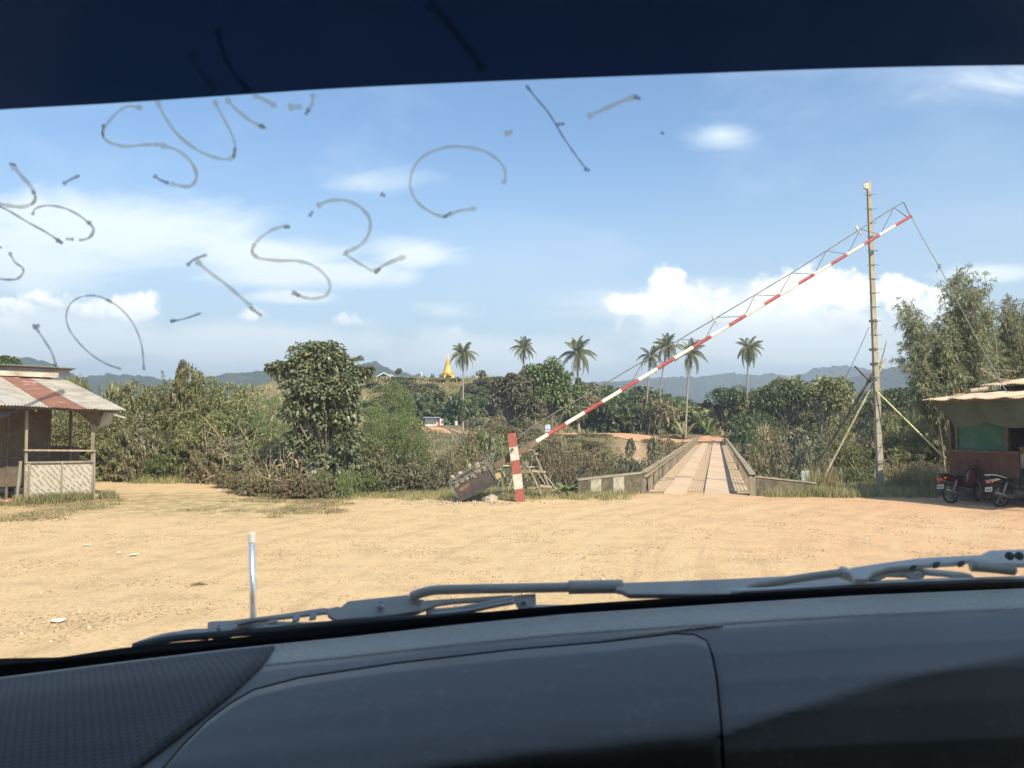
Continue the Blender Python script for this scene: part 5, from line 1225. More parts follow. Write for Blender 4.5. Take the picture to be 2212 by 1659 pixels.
    # awning continuing towards the road beyond the frame, carried by two posts
    for (a, b) in ((4.9, -1.2), (4.9, 3.6)):
        p = P(a, b, 0); MB().bar(p - Zv * .3, p + Zv * 3.0, .09, .09).build('post', M['wood_dark'], r)
right_hut()

# ---------------------------------------------------------------- motorbikes
def motorbike(name, loc, rz, lean, label, body, tail, group):
    r = root(name, (0, 0, 0), label, 'motorbike', group)
    def wheel(x, rad=.29, front=False):
        rotm = Matrix.Rotation(math.pi / 2, 3, 'X'); w = MB()
        pts = [Vector((x + math.cos(t) * rad * .93, 0, rad + math.sin(t) * rad * .93)) for t in np.linspace(0, 2 * math.pi, 33)]
        o = w.tube(pts, .036, 9, cap=False).build('tyre', blackr, r, smooth=True); 
        rim = MB(); rim.tube([Vector((x + math.cos(t) * rad * .82, 0, rad + math.sin(t) * rad * .82)) for t in np.linspace(0, 2 * math.pi, 29)], .014, 6, cap=False)
        for k in range(5):
            a = k * 2 * math.pi / 5 + .3; c = Vector((x, 0, rad)); e = c + Vector((math.cos(a) * rad * .82, 0, math.sin(a) * rad * .82)); rim.bar(c, e, .03, .022, up=(0, 1, 0))
        rim.lathe([(.035, -.05), (.05, -.04), (.05, .04), (.035, .05)], 12, (x, 0, rad), axis=rotm)
        q = rim.build('rim', alloy, r); q.parent = o
    blackr = M.get('tyre') or pmat('tyre', (.02, .02, .02), (.05, .045, .04), 9, rough=.85); M['tyre'] = blackr
    alloy = M.get('alloy') or pmat('alloy', (.26, .26, .26), (.2, .2, .2), 9, rough=.45, metal=.6); M['alloy'] = alloy
    eng = M.get('engine') or pmat('engine', (.12, .12, .12), (.2, .2, .2), 9, rough=.5, metal=.5); M['engine'] = eng
    wheel(-.60); wheel(.62)
    def loft(secs, n=14):
        m = MB(); rows = []
        for (x, z, w_, h) in secs: rows.append([Vector((x, math.cos(t) * w_, z + math.sin(t) * h)) for t in np.linspace(0, 2 * math.pi, n)])
        m.grid(rows); m.f.append(tuple(range(n - 1))); m.f.append(tuple((len(rows) - 1) * n + k for k in range(n - 1))[::-1]); return m
    # underbone body: rear cowl, leg shield, tank tunnel
    loft([(-.86, .80, .05, .03), (-.72, .76, .11, .06), (-.45, .70, .13, .09), (-.15, .62, .12, .11), (.02, .55, .09, .12)]).build('rear_cowl', body, r, smooth=True)
    loft([(.0, .50, .07, .10), (.14, .50, .09, .12), (.28, .62, .17, .22), (.38, .80, .19, .16), (.44, .96, .13, .07)]).build('leg_shield', body, r, smooth=True)
    loft([(.34, .98, .10, .05), (.44, 1.0, .15, .09), (.53, .97, .12, .08), (.58, .95, .05, .03)]).build('headlight_cowl', body, r, smooth=True)
    loft([(-.80, .84, .06, .025), (-.62, .84, .12, .04), (-.3, .80, .13, .045), (-.02, .76, .10, .05), (.06, .75, .05, .03)]).build('seat', blackr, r, smooth=True)
    loft([(-.18, .34, .09, .10), (-.05, .34, .12, .14), (.12, .34, .12, .13), (.22, .36, .08, .08)]).build('engine', eng, r, smooth=True)
    m = MB(); m.tube([(.38, 0, .95), (.50, 0, .60), (.52, 0, .55)], .03, 8)
    for s in (-1, 1): m.tube([(.47, s * .07, .74), (.62, s * .07, .29)], .022, 8)
    m.build('front_fork', alloy, r)
    m = MB(); m.tube([(.36, 0, 1.0), (.33, .12, 1.03), (.26, .33, 1.05)], .014, 6); m.tube([(.36, 0, 1.0), (.33, -.12, 1.03), (.26, -.33, 1.05)], .014, 6); m.build('handlebar', eng, r)
    for s in (-1, 1):
        MB().tube([(.29, s * .24, 1.045), (.25, s * .35, 1.05)], .02, 8).build('grip', blackr, r)
        mm = MB(); mm.tube([(.33, s * .2, 1.05), (.34, s * .27, 1.18)], .007, 5); mm.lathe([(.0, -.008), (.055, -.008), (.05, .012), (.0, .014)], 12, (.34, s * .30, 1.21), axis=Matrix.Rotation(math.pi / 2, 3, 'Y')); mm.build('mirror', blackr, r)
        loft([(-.74, .76, .0, .0), (-.78, .76, .02, .02), (-.84, .75, .0, .0)], 8)
        sg = MB(); sg.lathe([(0, -.03), (.025, -.02), (.03, .02), (0, .035)], 8, (-.84, s * .13, .74), axis=Matrix.Rotation(math.pi / 2, 3, 'Y')); sg.build('indicator', pmat('amber_lens', (.75, .30, .04), rough=.2), r, smooth=True)
        mm = MB(); mm.tube([(-.60, s * .10, .29), (-.40, s * .12, .66)], [.028, .028], 8)
        for k in range(6): f = k / 6; mm.lathe([(.036, -.008), (.036, .008)], 8, (-.58 + .16 * f, s * .105, .36 + .28 * f)); 
        mm.build('shock_absorber', alloy, r)
    MB().tube([(-.1, -.12, .25), (-.35, -.14, .25), (-.62, -.15, .33), (-.88, -.15, .40)], [.02, .03, .045, .045], 9).build('exhaust', alloy, r, smooth=True)
    MB().bar((-.60, .09, .30), (-.05, .08, .33), .03, .06, up=(0, 0, 1)).bar((-.60, -.09, .30), (-.05, -.08, .33), .03, .06).build('swingarm', eng, r)
    def fender(cx, rad, a0_, a1_, mat_):
        P = [[Vector((cx + math.cos(t) * rad, yy, .29 + math.sin(t) * rad - abs(yy) * .3)) for yy in (-.06, -.03, 0, .03, .06)] for t in np.linspace(a0_, a1_, 12)]
        MB().sheet(P, (0, 0, .006)).build('mudguard', mat_, r, smooth=True)
    fender(.62, .345, .25, 2.5, body); fender(-.60, .36, 1.7, 3.25, blackr)
    MB().prism([(-.90, -.09, .73), (-.90, .09, .73), (-.93, .075, .66), (-.93, -.075, .66)], (.05, 0, .01)).build('tail_light', pmat('red_lens', (.5, .03, .02), rough=.15, coat=.5), r, bevel=.004)
    m = MB(); m.prism([(-.92, -.12, .56), (-.92, .12, .56), (-.95, .12, .43), (-.95, -.12, .43)], (.006, 0, 0)); m.build('number_plate', M['white_paint'] if tail else M['tin_grey'], r)
    m = MB()
    for k, w_ in enumerate((.03, .018, .03, .03, .018, .03)): m.prism([(-.9235, -.09 + k * .032, .535), (-.9235, -.09 + k * .032 + w_ * .7, .535), (-.9455, -.09 + k * .032 + w_ * .7, .455), (-.9455, -.09 + k * .032, .455)], (-.0015, 0, 0))
    pl = [o for o in bpy.data.objects if o.parent == r and o.name.startswith('number_plate')][0]
    o = m.build('plate_mark', M['wire'], r); o.parent = pl
    m = MB()
    for s in (-1, 1): m.tube([(-.40, s * .13, .80), (-.72, s * .13, .88), (-.90, s * .10, .90)], .013, 6)
    m.tube([(-.90, .10, .90), (-.93, 0, .90), (-.90, -.10, .90)], .013, 6)
    m.build('grab_rail', M['white_paint'] if tail else alloy, r)
    if tail:
        loft([(-.92, .70, .05, .02), (-.84, .73, .12, .05), (-.70, .76, .13, .05), (-.60, .76, .12, .03)]).build('tail_trim', M['white_paint'], r, smooth=True)
    MB().tube([(-.05, .10, .22), (-.10, .26, .015)], .012, 6).build('side_stand', eng, r)
    r.location = loc; r.rotation_euler = (lean, 0, rz); return r
m_red = pmat('red_plastic', (.085, .010, .015), (.065, .009, .013), 5, rough=.25, coat=.4); m_blk = pmat('black_plastic', (.022, .022, .026), (.035, .035, .04), 5, rough=.3, coat=.3)
def bike_at(px, py, rz, **k):
    p = G(px, py); motorbike('motorbike', (p.x, p.y, 0), rz, R(-8), **k)
bike_at(2088, 1086, R(20), label='red motorbike parked in the shade by the corner of the right hut', body=m_red, tail=False, group=None)
bike_at(2200, 1094, R(14), label='black motorbike with white tail trim parked nearest the right edge', body=m_blk, tail=True, group=None)

# ---------------------------------------------------------------- the person in the doorway
def skinmesh(name, V, E, radii, mat, parent, sub=2, rootv=0):
    me = bpy.data.meshes.new(name); me.from_pydata([tuple(v) for v in V], E, []); me.update()
    o = link(name, me, mat, parent)
    sk = o.modifiers.new('skin', 'SKIN'); sk.use_smooth_shade = True
    for i, q in enumerate(radii):
        s = me.skin_vertices[0].data[i] if me.skin_vertices else None
        if s is None: break
        s.radius = q if isinstance(q, tuple) else (q, q); s.use_root = (i == rootv)
    ss_ = o.modifiers.new('sub', 'SUBSURF'); ss_.levels = sub; ss_.render_levels = sub
    return o
def add_skin_layer(me):
    import bmesh
    bm = bmesh.new(); bm.from_mesh(me); bm.verts.layers.skin.verify(); bm.to_mesh(me); bm.free()
def person(px, Y, zb, face, label):
    bx = (px - 1106) / 1672 * Y; r = root('person', (bx, Y, zb), label, 'person'); h = 1.66
    skin = pmat('skin', (.30, .17, .11), (.34, .2, .13), 6, rough=.55); shirt = pmat('shirt', (.62, .64, .68), (.55, .57, .62), 6, rough=.85); trou = pmat('trousers', (.05, .05, .06), (.08, .08, .09), 6, rough=.9); hair = pmat('hair', (.015, .012, .01), rough=.6)
    mtx = Matrix.Rotation(face, 3, 'Z')
    def T(v): return mtx @ Vector(v) + Vector((bx, Y, zb))
    # facing -Y before rotation; z in metres
    B = {'pel': (0, 0, .90), 'sp': (0, .01, 1.08), 'ch': (0, .01, 1.26), 'nb': (0, .01, 1.39), 'nk': (0, -.005, 1.45), 'h0': (0, -.015, 1.50), 'h1': (0, -.02, 1.58), 'h2': (0, -.01, 1.63)}
    for s, t in ((-1, 'l'), (1, 'r')):
        B.update({'sh' + t: (s * .17, .01, 1.35), 'el' + t: (s * .235, .03, 1.09), 'wr' + t: (s * .20, -.12, .92), 'pa' + t: (s * .185, -.17, .87), 'hip' + t: (s * .09, 0, .86), 'kn' + t: (s * .10, -.02, .47), 'an' + t: (s * .10, .02, .08), 'to' + t: (s * .115, -.15, .03)})
        for k in range(4): B['f%d' % k + t] = (s * (.20 - .012 * k), -.205 - .004 * k, .85 + .006 * k); B['g%d' % k + t] = (s * (.195 - .012 * k), -.215, .815 + .006 * k)
        B['th' + t] = (s * .16, -.18, .885); B['ti' + t] = (s * .145, -.205, .87)
    names = list(B); idx = {n: i for i, n in enumerate(names)}
    E = [('pel', 'sp'), ('sp', 'ch'), ('ch', 'nb'), ('nb', 'nk'), ('nk', 'h0'), ('h0', 'h1'), ('h1', 'h2')]
    for t in 'lr':
        E += [('nb', 'sh' + t), ('sh' + t, 'el' + t), ('el' + t, 'wr' + t), ('wr' + t, 'pa' + t), ('pel', 'hip' + t), ('hip' + t, 'kn' + t), ('kn' + t, 'an' + t), ('an' + t, 'to' + t), ('wr' + t, 'th' + t), ('th' + t, 'ti' + t)]
        for k in range(4): E += [('pa' + t, 'f%d' % k + t), ('f%d' % k + t, 'g%d' % k + t)]
    Rr = {'pel': (.13, .10), 'sp': (.115, .085), 'ch': (.14, .095), 'nb': (.07, .06), 'nk': .05, 'h0': .062, 'h1': .08, 'h2': .06}
    rad = []
    for n in names:
        q = Rr.get(n)
        if q is None:
            k = n[:2]; q = {'sh': .052, 'el': .038, 'wr': .026, 'pa': (.032, .016), 'hi': .085, 'kn': .055, 'an': .04, 'to': .03, 'th': .011, 'ti': .009}.get(k, .009)
        rad.append(q)
    def mk(name, keep, grow, mat, parent=r, cut=None):
        nm = [n for n in names if n in keep]; ii = {n: i for i, n in enumerate(nm)}; P_ = [T(B[n]) for n in nm]
        me = bpy.data.meshes.new(name); me.from_pydata([tuple(p) for p in P_], [(ii[a], ii[b]) for a, b in E if a in ii and b in ii], []); add_skin_layer(me)
        for i, n in enumerate(nm):
            q = rad[idx[n]]; q = q if isinstance(q, tuple) else (q, q); s = me.skin_vertices[0].data[i]; s.radius = (q[0] * grow + .004, q[1] * grow + .004) if grow > 1 else q; s.use_root = (i == 0)
        o = link(name, me, mat, parent); sk = o.modifiers.new('skin', 'SKIN'); sk.use_smooth_shade = True; sb = o.modifiers.new('sub', 'SUBSURF'); sb.levels = 2; sb.render_levels = 2; return o
    body = mk('body', set(names), 1, skin)
    mk('shirt', {'pel', 'sp', 'ch', 'nb', 'shl', 'shr', 'ell', 'elr'}, 1.12, shirt)
    mk('trousers', {'pel', 'hipl', 'hipr', 'knl', 'knr', 'anl', 'anr'}, 1.14, trou)
    m = MB(); c = Vector((0, .0, 1.575)); rows = []
    for i in range(9):
        ph = math.pi * .62 * i / 8; rows.append([T(c + Vector((math.sin(ph) * math.cos(t) * .087, math.sin(ph) * math.sin(t) * .098 + .012, math.cos(ph) * .098 + (.03 if math.sin(t) < -.3 and ph > 1.1 else 0)))) for t in np.linspace(0, 2 * math.pi, 18)])
    m.grid(rows); m.build('hair', hair, r, smooth=True)
    m = MB(); m.tube([T((0, -.085, 1.555)), T((0, -.108, 1.53)), T((0, -.088, 1.52))], [.008, .014, .01], 6)
    for s in (-1, 1): m.lathe([(0, -.03), (.014, -.02), (.018, .01), (0, .03)], 7, T((s * .083, 0, 1.55)))
    m.build('nose_and_ears', skin, r, smooth=True)
    m = MB()
    for s in (-1, 1): m.lathe([(0, -.006), (.011, 0), (0, .006)], 7, T((s * .03, -.093, 1.565)))
    m.build('eyes', hair, r, smooth=True); MB().tube([T((-.02, -.093, 1.503)), T((0, -.097, 1.50)), T((.02, -.093, 1.503))], .004, 5).build('mouth', pmat('lips', (.25, .09, .07)), r)
person(2204, 22.6, .06, R(-25), 'person in a pale shirt and dark trousers standing by the black motorbike')

# ---------------------------------------------------------------- far buildings and signs
def pagoda():
    Y = 178; c = W(967, 826, Y); s = Y / 1672; gz = c.z - .6
    r = root('pagoda', (c.x, Y, gz), 'small golden pagoda with a slim spire on the hill crest', 'pagoda')
    gold = pmat('gold', (.80, .50, .10), (.72, .42, .08), .8, rough=.35, metal=.35, spec=.6); M['gold'] = gold
    z = lambda py: (826 - py) * s
    m = MB(); prof = [(18.5, 830), (18.5, 824), (16.5, 824), (16.5, 820), (15, 820), (15, 816), (13, 815), (13, 811), (11.6, 810.5), (11.6, 807.5)]
    m.lathe([(a * s, z(b)) for a, b in prof], 8, c, phase=math.pi / 8); m.build('terraces', gold, r)
    m = MB(); m.lathe([(a * s, z(b)) for a, b in [(11.6, 807.6), (11.9, 806), (10.2, 804), (9.2, 801), (8.6, 797), (7.6, 793), (6.2, 790), (6.6, 789.5), (6.4, 788.5), (5.2, 788)]], 24, c); m.build('bell', gold, r, smooth=True)
    m = MB(); pr = []
    for k in range(6): b = 788 - k * 1.9; w_ = 5.3 - k * .55; pr += [(w_, b), (w_ + .4, b - .7), (w_ - .3, b - 1.5)]
    pr += [(2.2, 776.5), (2.5, 775.5), (1.6, 773), (1.2, 771)]; m.lathe([(a * s, z(b)) for a, b in pr], 20, c); m.build('spire', gold, r)
    m = MB(); m.lathe([(a * s, z(b)) for a, b in [(1.9, 771.2), (1.4, 769.8), (1.5, 769.7), (1.0, 768.3), (1.1, 768.2), (.5, 766.5), (.3, 764), (.1, 760)]], 14, c); m.build('finial', gold, r)
    for k in range(8):
        a = k * math.pi / 4 + math.pi / 8; m = MB(); q = c + Vector((math.cos(a) * 14 * s, math.sin(a) * 14 * s, 0)); m.lathe([(1.6 * s, z(820)), (1.5 * s, z(816)), (.8 * s, z(814)), (.3 * s, z(810)), (.05, z(807))], 8, q); m.build('corner_stupa', gold, r)
pagoda()
def blue_house():
    Y = 176; s = Y / 1672; p = lambda px, py, dy=0: W(px, py, Y + dy)
    r = root('blue_roofed_house', (p(830, 824).x, Y, p(830, 824).z), 'small pale house with a blue green gable roof on the hill at left', 'house')
    wall = pmat('pale_blue_wall', (.42, .50, .55), (.5, .56, .58), 1); roof = pmat('blue_roof', (.10, .27, .27), (.13, .32, .31), 1, rough=.5); wh = pmat('roof_trim', (.75, .80, .82), rough=.4)
    a, b = p(816, 826), p(845, 826); zt = p(830, 816).z
    MB().box(((a.x + b.x) / 2, Y + 2.5, (a.z + zt) / 2 - .3), (b.x - a.x, 5, zt - a.z + .6)).build('wall', wall, r)
    R0, R1 = p(829, 805.5), p(836, 805); e0, e1, e2 = p(811, 816), p(849, 816), p(830, 816)
    m = MB(); ap = Vector((p(829.5, 805.5).x, Y - .5, p(829, 805.5).z)); ap2 = ap + Vector((0, 6, 0)); l0 = Vector((e0.x, Y - .5, e0.z)); r0 = Vector((e1.x, Y - .5, e1.z))
    m.prism([l0, ap, r0, r0 - Vector((.1, 0, .15)), ap - Vector((0, 0, .15)), l0 + Vector((.1, 0, -.15))], (0, 6, 0)); m.build('roof', roof, r)
    MB().bar(l0, ap, .06, .16).bar(ap, r0, .06, .16).build('roof_trim', wh, r)
    MB().bar(ap + Vector((1.3, 1, -.3)), r0 + Vector((.3, .5, .3)), .5, .05).build('white_roof_sheet', wh, r)
    for k, px in enumerate((819, 826, 833, 840)):
        q = p(px, 821); MB().box((q.x, Y - .03, q.z), (.45, .06, .7)).build('window', M['wood_dark'], r)
blue_house()
p = W(910.5, 826, 174); q = W(910.5, 807, 174)
m = MB(); m.tube([p - Vector((0, 0, .5)), q], .16, 10); m.lathe([(.16, 0), (.22, .05), (.2, .2), (.02, .32)], 10, q); setp(m.build('white_post', M['white_paint'], None, tuple(p)), 'white post standing on the hill crest left of the pagoda', 'post')
def white_shed():
    Y = 127; s = Y / 1672; p = lambda px, py, dy=0: W(px, py, Y + dy); r = root('white_shed', p(938, 915), 'low white roadside building with blue and red door below the pagoda hill', 'shed')
    wall = pmat('whitewash', (.80, .78, .74), (.72, .70, .66), 2, c3_=(.55, .5, .45), s3=4)
    a, b = p(918, 918), p(945, 903.5); MB().box(((a.x + b.x) / 2, Y + 1.6, (a.z + b.z) / 2 - .2), (b.x - a.x, 3.2, b.z - a.z + .4)).build('wall', wall, r)
    a, b = p(950, 918), p(957.5, 904.5); MB().box(((a.x + b.x) / 2, Y + 1.2, (a.z + b.z) / 2 - .2), (b.x - a.x, 2.4, b.z - a.z + .4)).build('side_wall', wall, r)
    a, b = p(945.3, 918), p(949.7, 906); MB().box(((a.x + b.x) / 2, Y + .2, (a.z + b.z) / 2 - .2), (b.x - a.x, .1, b.z - a.z + .4)).build('red_door', pmat('red_door', (.42, .05, .06)), r)
    a, b = p(943, 907.5), p(949.7, 902.3); MB().box(((a.x + b.x) / 2, Y + .1, (a.z + b.z) / 2), (b.x - a.x, .12, b.z - a.z)).build('blue_sign', pmat('blue_sign', (.08, .10, .42)), r)
    a, b = p(916, 902.6), p(950, 901.0); MB().box(((a.x + b.x) / 2, Y + 1.2, (a.z + b.z) / 2), (b.x - a.x, 4.4, .14)).build('roof', pmat('flat_blue_roof', (.20, .27, .42), (.3, .36, .5), 1), r)
white_shed()
def board(name, px0, py0, px1, py1, Y, mat, label, catg, legs=True, back=None, foot=.0):
    a, b = W(px0, py0, Y), W(px1, py1, Y); g = Hs((a.x + b.x) / 2, Y) - .1; r = root(name, ((a.x + b.x) / 2, Y, g), label, catg)
    MB().box(((a.x + b.x) / 2, Y, (a.z + b.z) / 2), (b.x - a.x, .04, a.z - b.z)).build('panel', mat, r, bevel=.01)
    if back: MB().box(((a.x + b.x) / 2, Y - .025, a.z - (a.z - b.z) * .22), ((b.x - a.x) * .9, .01, (a.z - b.z) * .38)).build('top_band', back, r)
    if legs:
        for x in (a.x + (b.x - a.x) * .15, b.x - (b.x - a.x) * .15): MB().bar((x, Y + .04, g), (x, Y + .04, a.z - .02), .05, .05).build('leg', M['steel'], r)
board('road_sign', 983, 909, 988.5, 918.5, 122, M['white_paint'], 'small white and pale green roadside notice beside the tall palm trunk', 'sign', back=pmat('pale_green', (.35, .55, .42)))
board('blue_sign', 1178, 917.5, 1189, 932.5, 96, pmat('pale_blue_panel', (.42, .48, .68), (.5, .55, .72), 2), 'pale blue round topped sign by the far dirt road', 'sign')
board('grey_sign', *cb(1990, 445), *cb(2062, 535), 26.6, pmat('faded_sign', (.34, .37, .36), (.42, .44, .42), 6), 'faded grey sign board behind the right parapet', 'sign')
def jug():
    p = G(1827, 1065.5); r_ = .10; prof = [(.0, 0), (.085, 0), (.095, .02), (.095, .15), (.085, .19), (.05, .225), (.028, .24), (.028, .265), (.0, .265)]
    r = root('white_jug', (p.x, p.y, 0), 'small white plastic jug left on the grass near the foot of the tall pole', 'jug')
    m = MB(); m.lathe(prof, 14, (p.x, p.y, 0)); m.build('body', M['white_paint'], r, smooth=True)
    m = MB(); m.tube([(p.x + .07, p.y, .22), (p.x + .12, p.y, .19), (p.x + .11, p.y, .12), (p.x + .09, p.y, .11)], .011, 6); m.build('handle', M['white_paint'], r)
jug()
# litter on the yard
for i, (px, py, w_, h_) in enumerate([(125, 1344, .075, .03), (187, 1344 - 165, .05, .02), (258, 1196, .04, .02), (290, 1200, .06, .025)]):
    p = G(px, py); rg = random.Random(i); P = [[p + Vector((a * w_, b * h_ * 2, .012 + .02 * rg.random())) for a in np.linspace(-1, 1, 5)] for b in np.linspace(-1, 1, 4)]
    m = MB(); m.sheet(P, (0, 0, -.003)); setp(m.build('litter', M['white_paint'], None, tuple(p)), 'scrap of whitish plastic litter on the sandy yard', 'litter', 'scraps of litter on the yard')
for i, (px, py, a) in enumerate([(430, 1265, .3), (210, 1395 - 0 * 1, .1), (640, 1400, 1)]):
    if py > 1300: continue
    p = G(px, py); d = Vector((math.cos(a), math.sin(a), 0)) * .12; m = MB(); m.tube([p - d, p + Vector((0, 0, .03)), p + d], [.012, .02, .008], 6)
    setp(m.build('dark_twig', M['wood_dark'], None, tuple(p)), 'dark twig lying on the dirt in the left foreground', 'twig')
# earth heap at the far end of the bridge
p = bp(1.6, BL + 3.4, 0); P = []
for j in np.linspace(-1, 1, 14):
    P.append([Vector((p.x + i * 3.4, p.y + j * 1.6, Hs(p.x + i * 3.4, p.y + j * 1.6) - .05 + max(0, (1 - i * i) * (1 - j * j)) * (.75 + .35 * mnoise.noise(Vector((i * 3, j * 2, 1)))))) for i in np.linspace(-1, 1, 26)])
setp(MB().grid(P).build('earth_heap', pmat('red_earth', (.36, .19, .11), (.44, .26, .16), 2, bump=.6), None, tuple(p)), 'heap of reddish earth at the far end of the bridge', 'earth heap')

# ---------------------------------------------------------------- the vehicle the picture is taken from
E_B = [(-500, 1490), (-200, 1472), (0, 1463), (250, 1431), (500, 1401), (750, 1376), (1000, 1348), (1228, 1326), (1581, 1303), (1856, 1286), (2212, 1271), (2500, 1266), (2900, 1270)]
E_T = [(-500, 1445), (-200, 1430), (0, 1423), (125, 1421), (250, 1401), (375, 1388), (500, 1378), (750, 1351), (1000, 1326), (1228, 1306), (1581, 1283), (1856, 1268), (2212, 1256), (2500, 1250), (2900, 1254)]
ip = lambda L, x: float(np.interp(x, [a for a, b in L], [b for a, b in L]))
def WS(px, py, off=0.0):
    """a point on the raked windscreen; off = metres outward"""
    r = ray(px, py); r = r / r.y; k = .588
    Y = (.809 + off * 1.16) / (1 + k * r.z)
    return Vector((r.x * Y, Y, CAMZ + r.z * Y))
WN = Vector((0, 1, .588)).normalized()                     # outward normal of the glass
TT = [0, 6, 14, 24, 36, 50, 70, 110, 170, 240, 320, 420, 560, 760]
TY = [.905, .900, .890, .872, .850, .828, .805, .765, .715, .665, .618, .570, .52, .47]
def shade_bend(px, py):  # line of the shadow across the dash, put in as a surface bend
    L = [(-500, 1780), (700, 1700), (1106, 1641), (1541, 1594), (1756, 1521), (1931, 1466), (2212, 1416), (2600, 1380), (2900, 1370)]
    return py - ip(L, px)
def DS(px, py, up=0.0):
    t = py - ip(E_B, px); Y = float(np.interp(t, TT, TY)); s = shade_bend(px, py)
    if s > 0: Y += (min(s, 260) * .00042 * min(1, s / 10)) * min(1, max(0, (px - 700) / 300))
    r = ray(px, py); r = r / r.y
    return Vector((r.x * Y, Y, CAMZ + r.z * Y)) + Vector((0, -.45, .89)) * up
def smooth_line(pts, n=6):
    out = []
    for i in range(len(pts) - 1):
        p0 = pts[max(i - 1, 0)]; p1 = pts[i]; p2 = pts[i + 1]; p3 = pts[min(i + 2, len(pts) - 1)]
        for k in range(n):
            t_ = k / n; out.append(tuple(.5 * ((2 * p1[j]) + (-p0[j] + p2[j]) * t_ + (2 * p0[j] - 5 * p1[j] + 4 * p2[j] - p3[j]) * t_ ** 2 + (-p0[j] + 3 * p1[j] - 3 * p2[j] + p3[j]) * t_ ** 3) for j in (0, 1)))
    out.append(pts[-1]); return out
CAB = root('truck_cab', (0, .6, 1.4), 'inside of the vehicle cab seen through its windscreen with dark dashboard', 'vehicle')
def dashmat(name, base, rough, bump, mode):
    m = bpy.data.materials.new(name); m.use_nodes = True; t = NT(m.node_tree); p = t.N['Principled BSDF']
    p.inputs['Roughness'].default_value = rough; p.inputs['Specular IOR Level'].default_value = .5
    pos = t.n('ShaderNodeNewGeometry').outputs['Position']
    n = t.noise(pos, 3.0, 4); dust = t.m('MULTIPLY', t.ss(t.noise(pos, 55, 6, .75), .52, .72), t.ss(t.noise(pos, 4, 3), .35, .65, .1, .35)); t.put(p.inputs['Base Color'], t.mix(dust, t.mix(n, tuple(c * .8 for c in base), tuple(c * 1.2 for c in base)), (.42, .38, .30)))
    t.put(p.inputs['Roughness'], t.m('ADD', t.m('MULTIPLY', t.noise(pos, 6, 4), .12), rough - .06))
    b = t.n('ShaderNodeBump'); b.inputs['Strength'].default_value = bump; b.inputs['Distance'].default_value = .002
    if mode == 'grain':
        v = t.n('ShaderNodeTexVoronoi'); v.inputs['Scale'].default_value = 300; t.L.new(pos, v.inputs['Vector']); t.L.new(t.m('ADD', v.outputs['Distance'], t.noise(pos, 90, 4)), b.inputs['Height'])
    elif mode == 'holes':
        sp = t.n('ShaderNodeSeparateXYZ'); t.L.new(pos, sp.inputs[0]); S = 2 * math.pi / .0080
        ax = t.m('SINE', t.m('MULTIPLY', t.m('ADD', sp.outputs[0], t.m('MULTIPLY', sp.outputs[1], .577)), S)); ay = t.m('SINE', t.m('MULTIPLY', t.m('SUBTRACT', sp.outputs[0], t.m('MULTIPLY', sp.outputs[1], .577)), S))
        h = t.ss(t.m('ADD', ax, ay), .3, 1.1, 1, 0); t.L.new(h, b.inputs['Height']); b.inputs['Distance'].default_value = .0035
        t.put(p.inputs['Base Color'], t.mix(h, tuple(c * .5 for c in base), base))
    else: t.L.new(t.noise(pos, 260, 3), b.inputs['Height'])
    t.L.new(b.outputs[0], p.inputs['Normal']); return m
soft_ = dashmat('dash_plastic', (.19, .155, .112), .40, .10, 'fine'); grain = dashmat('dash_grain_lit', (.62, .53, .41), .5, 1.0, 'grain'); holes = dashmat('speaker_grille', (.09, .078, .060), .6, .35, 'holes'); blk = pmat('rubber_seal', (.006, .006, .006), rough=.75, spec=.15); grey = pmat('wiper_grey', (.48, .45, .38), (.56, .53, .45), 20, rough=.45, spec=.4); wrub = pmat('wiper_rubber', (.06, .06, .06), rough=.5); mtl = pmat('wiper_steel', (.62, .62, .58), rough=.35, metal=.5); darkin = pmat('cabin_lining', (.035, .035, .035), rough=.9)
PX = [-900, -700, -500, -350, -200, -100] + list(np.linspace(0, 2212, 60)) + [2320, 2450, 2600, 2900, 3150]
TS = [0, 4, 9, 15, 22, 30, 38, 46, 56, 70, 90] + list(range(105, 420, 6)) + [450, 560, 760]
def dash_grid(pxs, ts, up=0): return [[DS(px, ip(E_B, px) + t, up) for px in pxs] for t in ts]
MB().sheet(dash_grid(PX, [t for t in TS if t <= 46]), (0, .01, -.02)).build('dash_top_edge', grain, CAB, smooth=True)  # grained band; the sky light along it is put into its pale colour
MB().sheet(dash_grid(PX, [46] + [t for t in TS if t > 46]), (0, .01, -.02)).build('dashboard', soft_, CAB, smooth=True)
# perforated panel at the left
P = []
for f in np.linspace(0, 1, 24):
    row = []
    for g in np.linspace(0, 1, 30):
        pyf = 1396 + f * 300; xr = 592 - f * 300 * 1.1; px = -450 + (xr + 450) * g; py0 = ip(E_B, px) + 6; py = py0 + (1720 - py0) * f ** 1.2
        xr2 = float(np.interp(py, [1380, 1400, 1430, 1500, 1560, 1659, 1720], [588, 594, 578, 505, 430, 300, 240])); px = -450 + (xr2 + 450) * g; py = ip(E_B, px) + 6 + (1720 - ip(E_B, px) - 6) * f ** 1.2
        row.append(DS(px, py, .0022))
    P.append(row)
MB().sheet(P, (0, .001, -.002)).build('speaker_grille', holes, CAB, smooth=True)
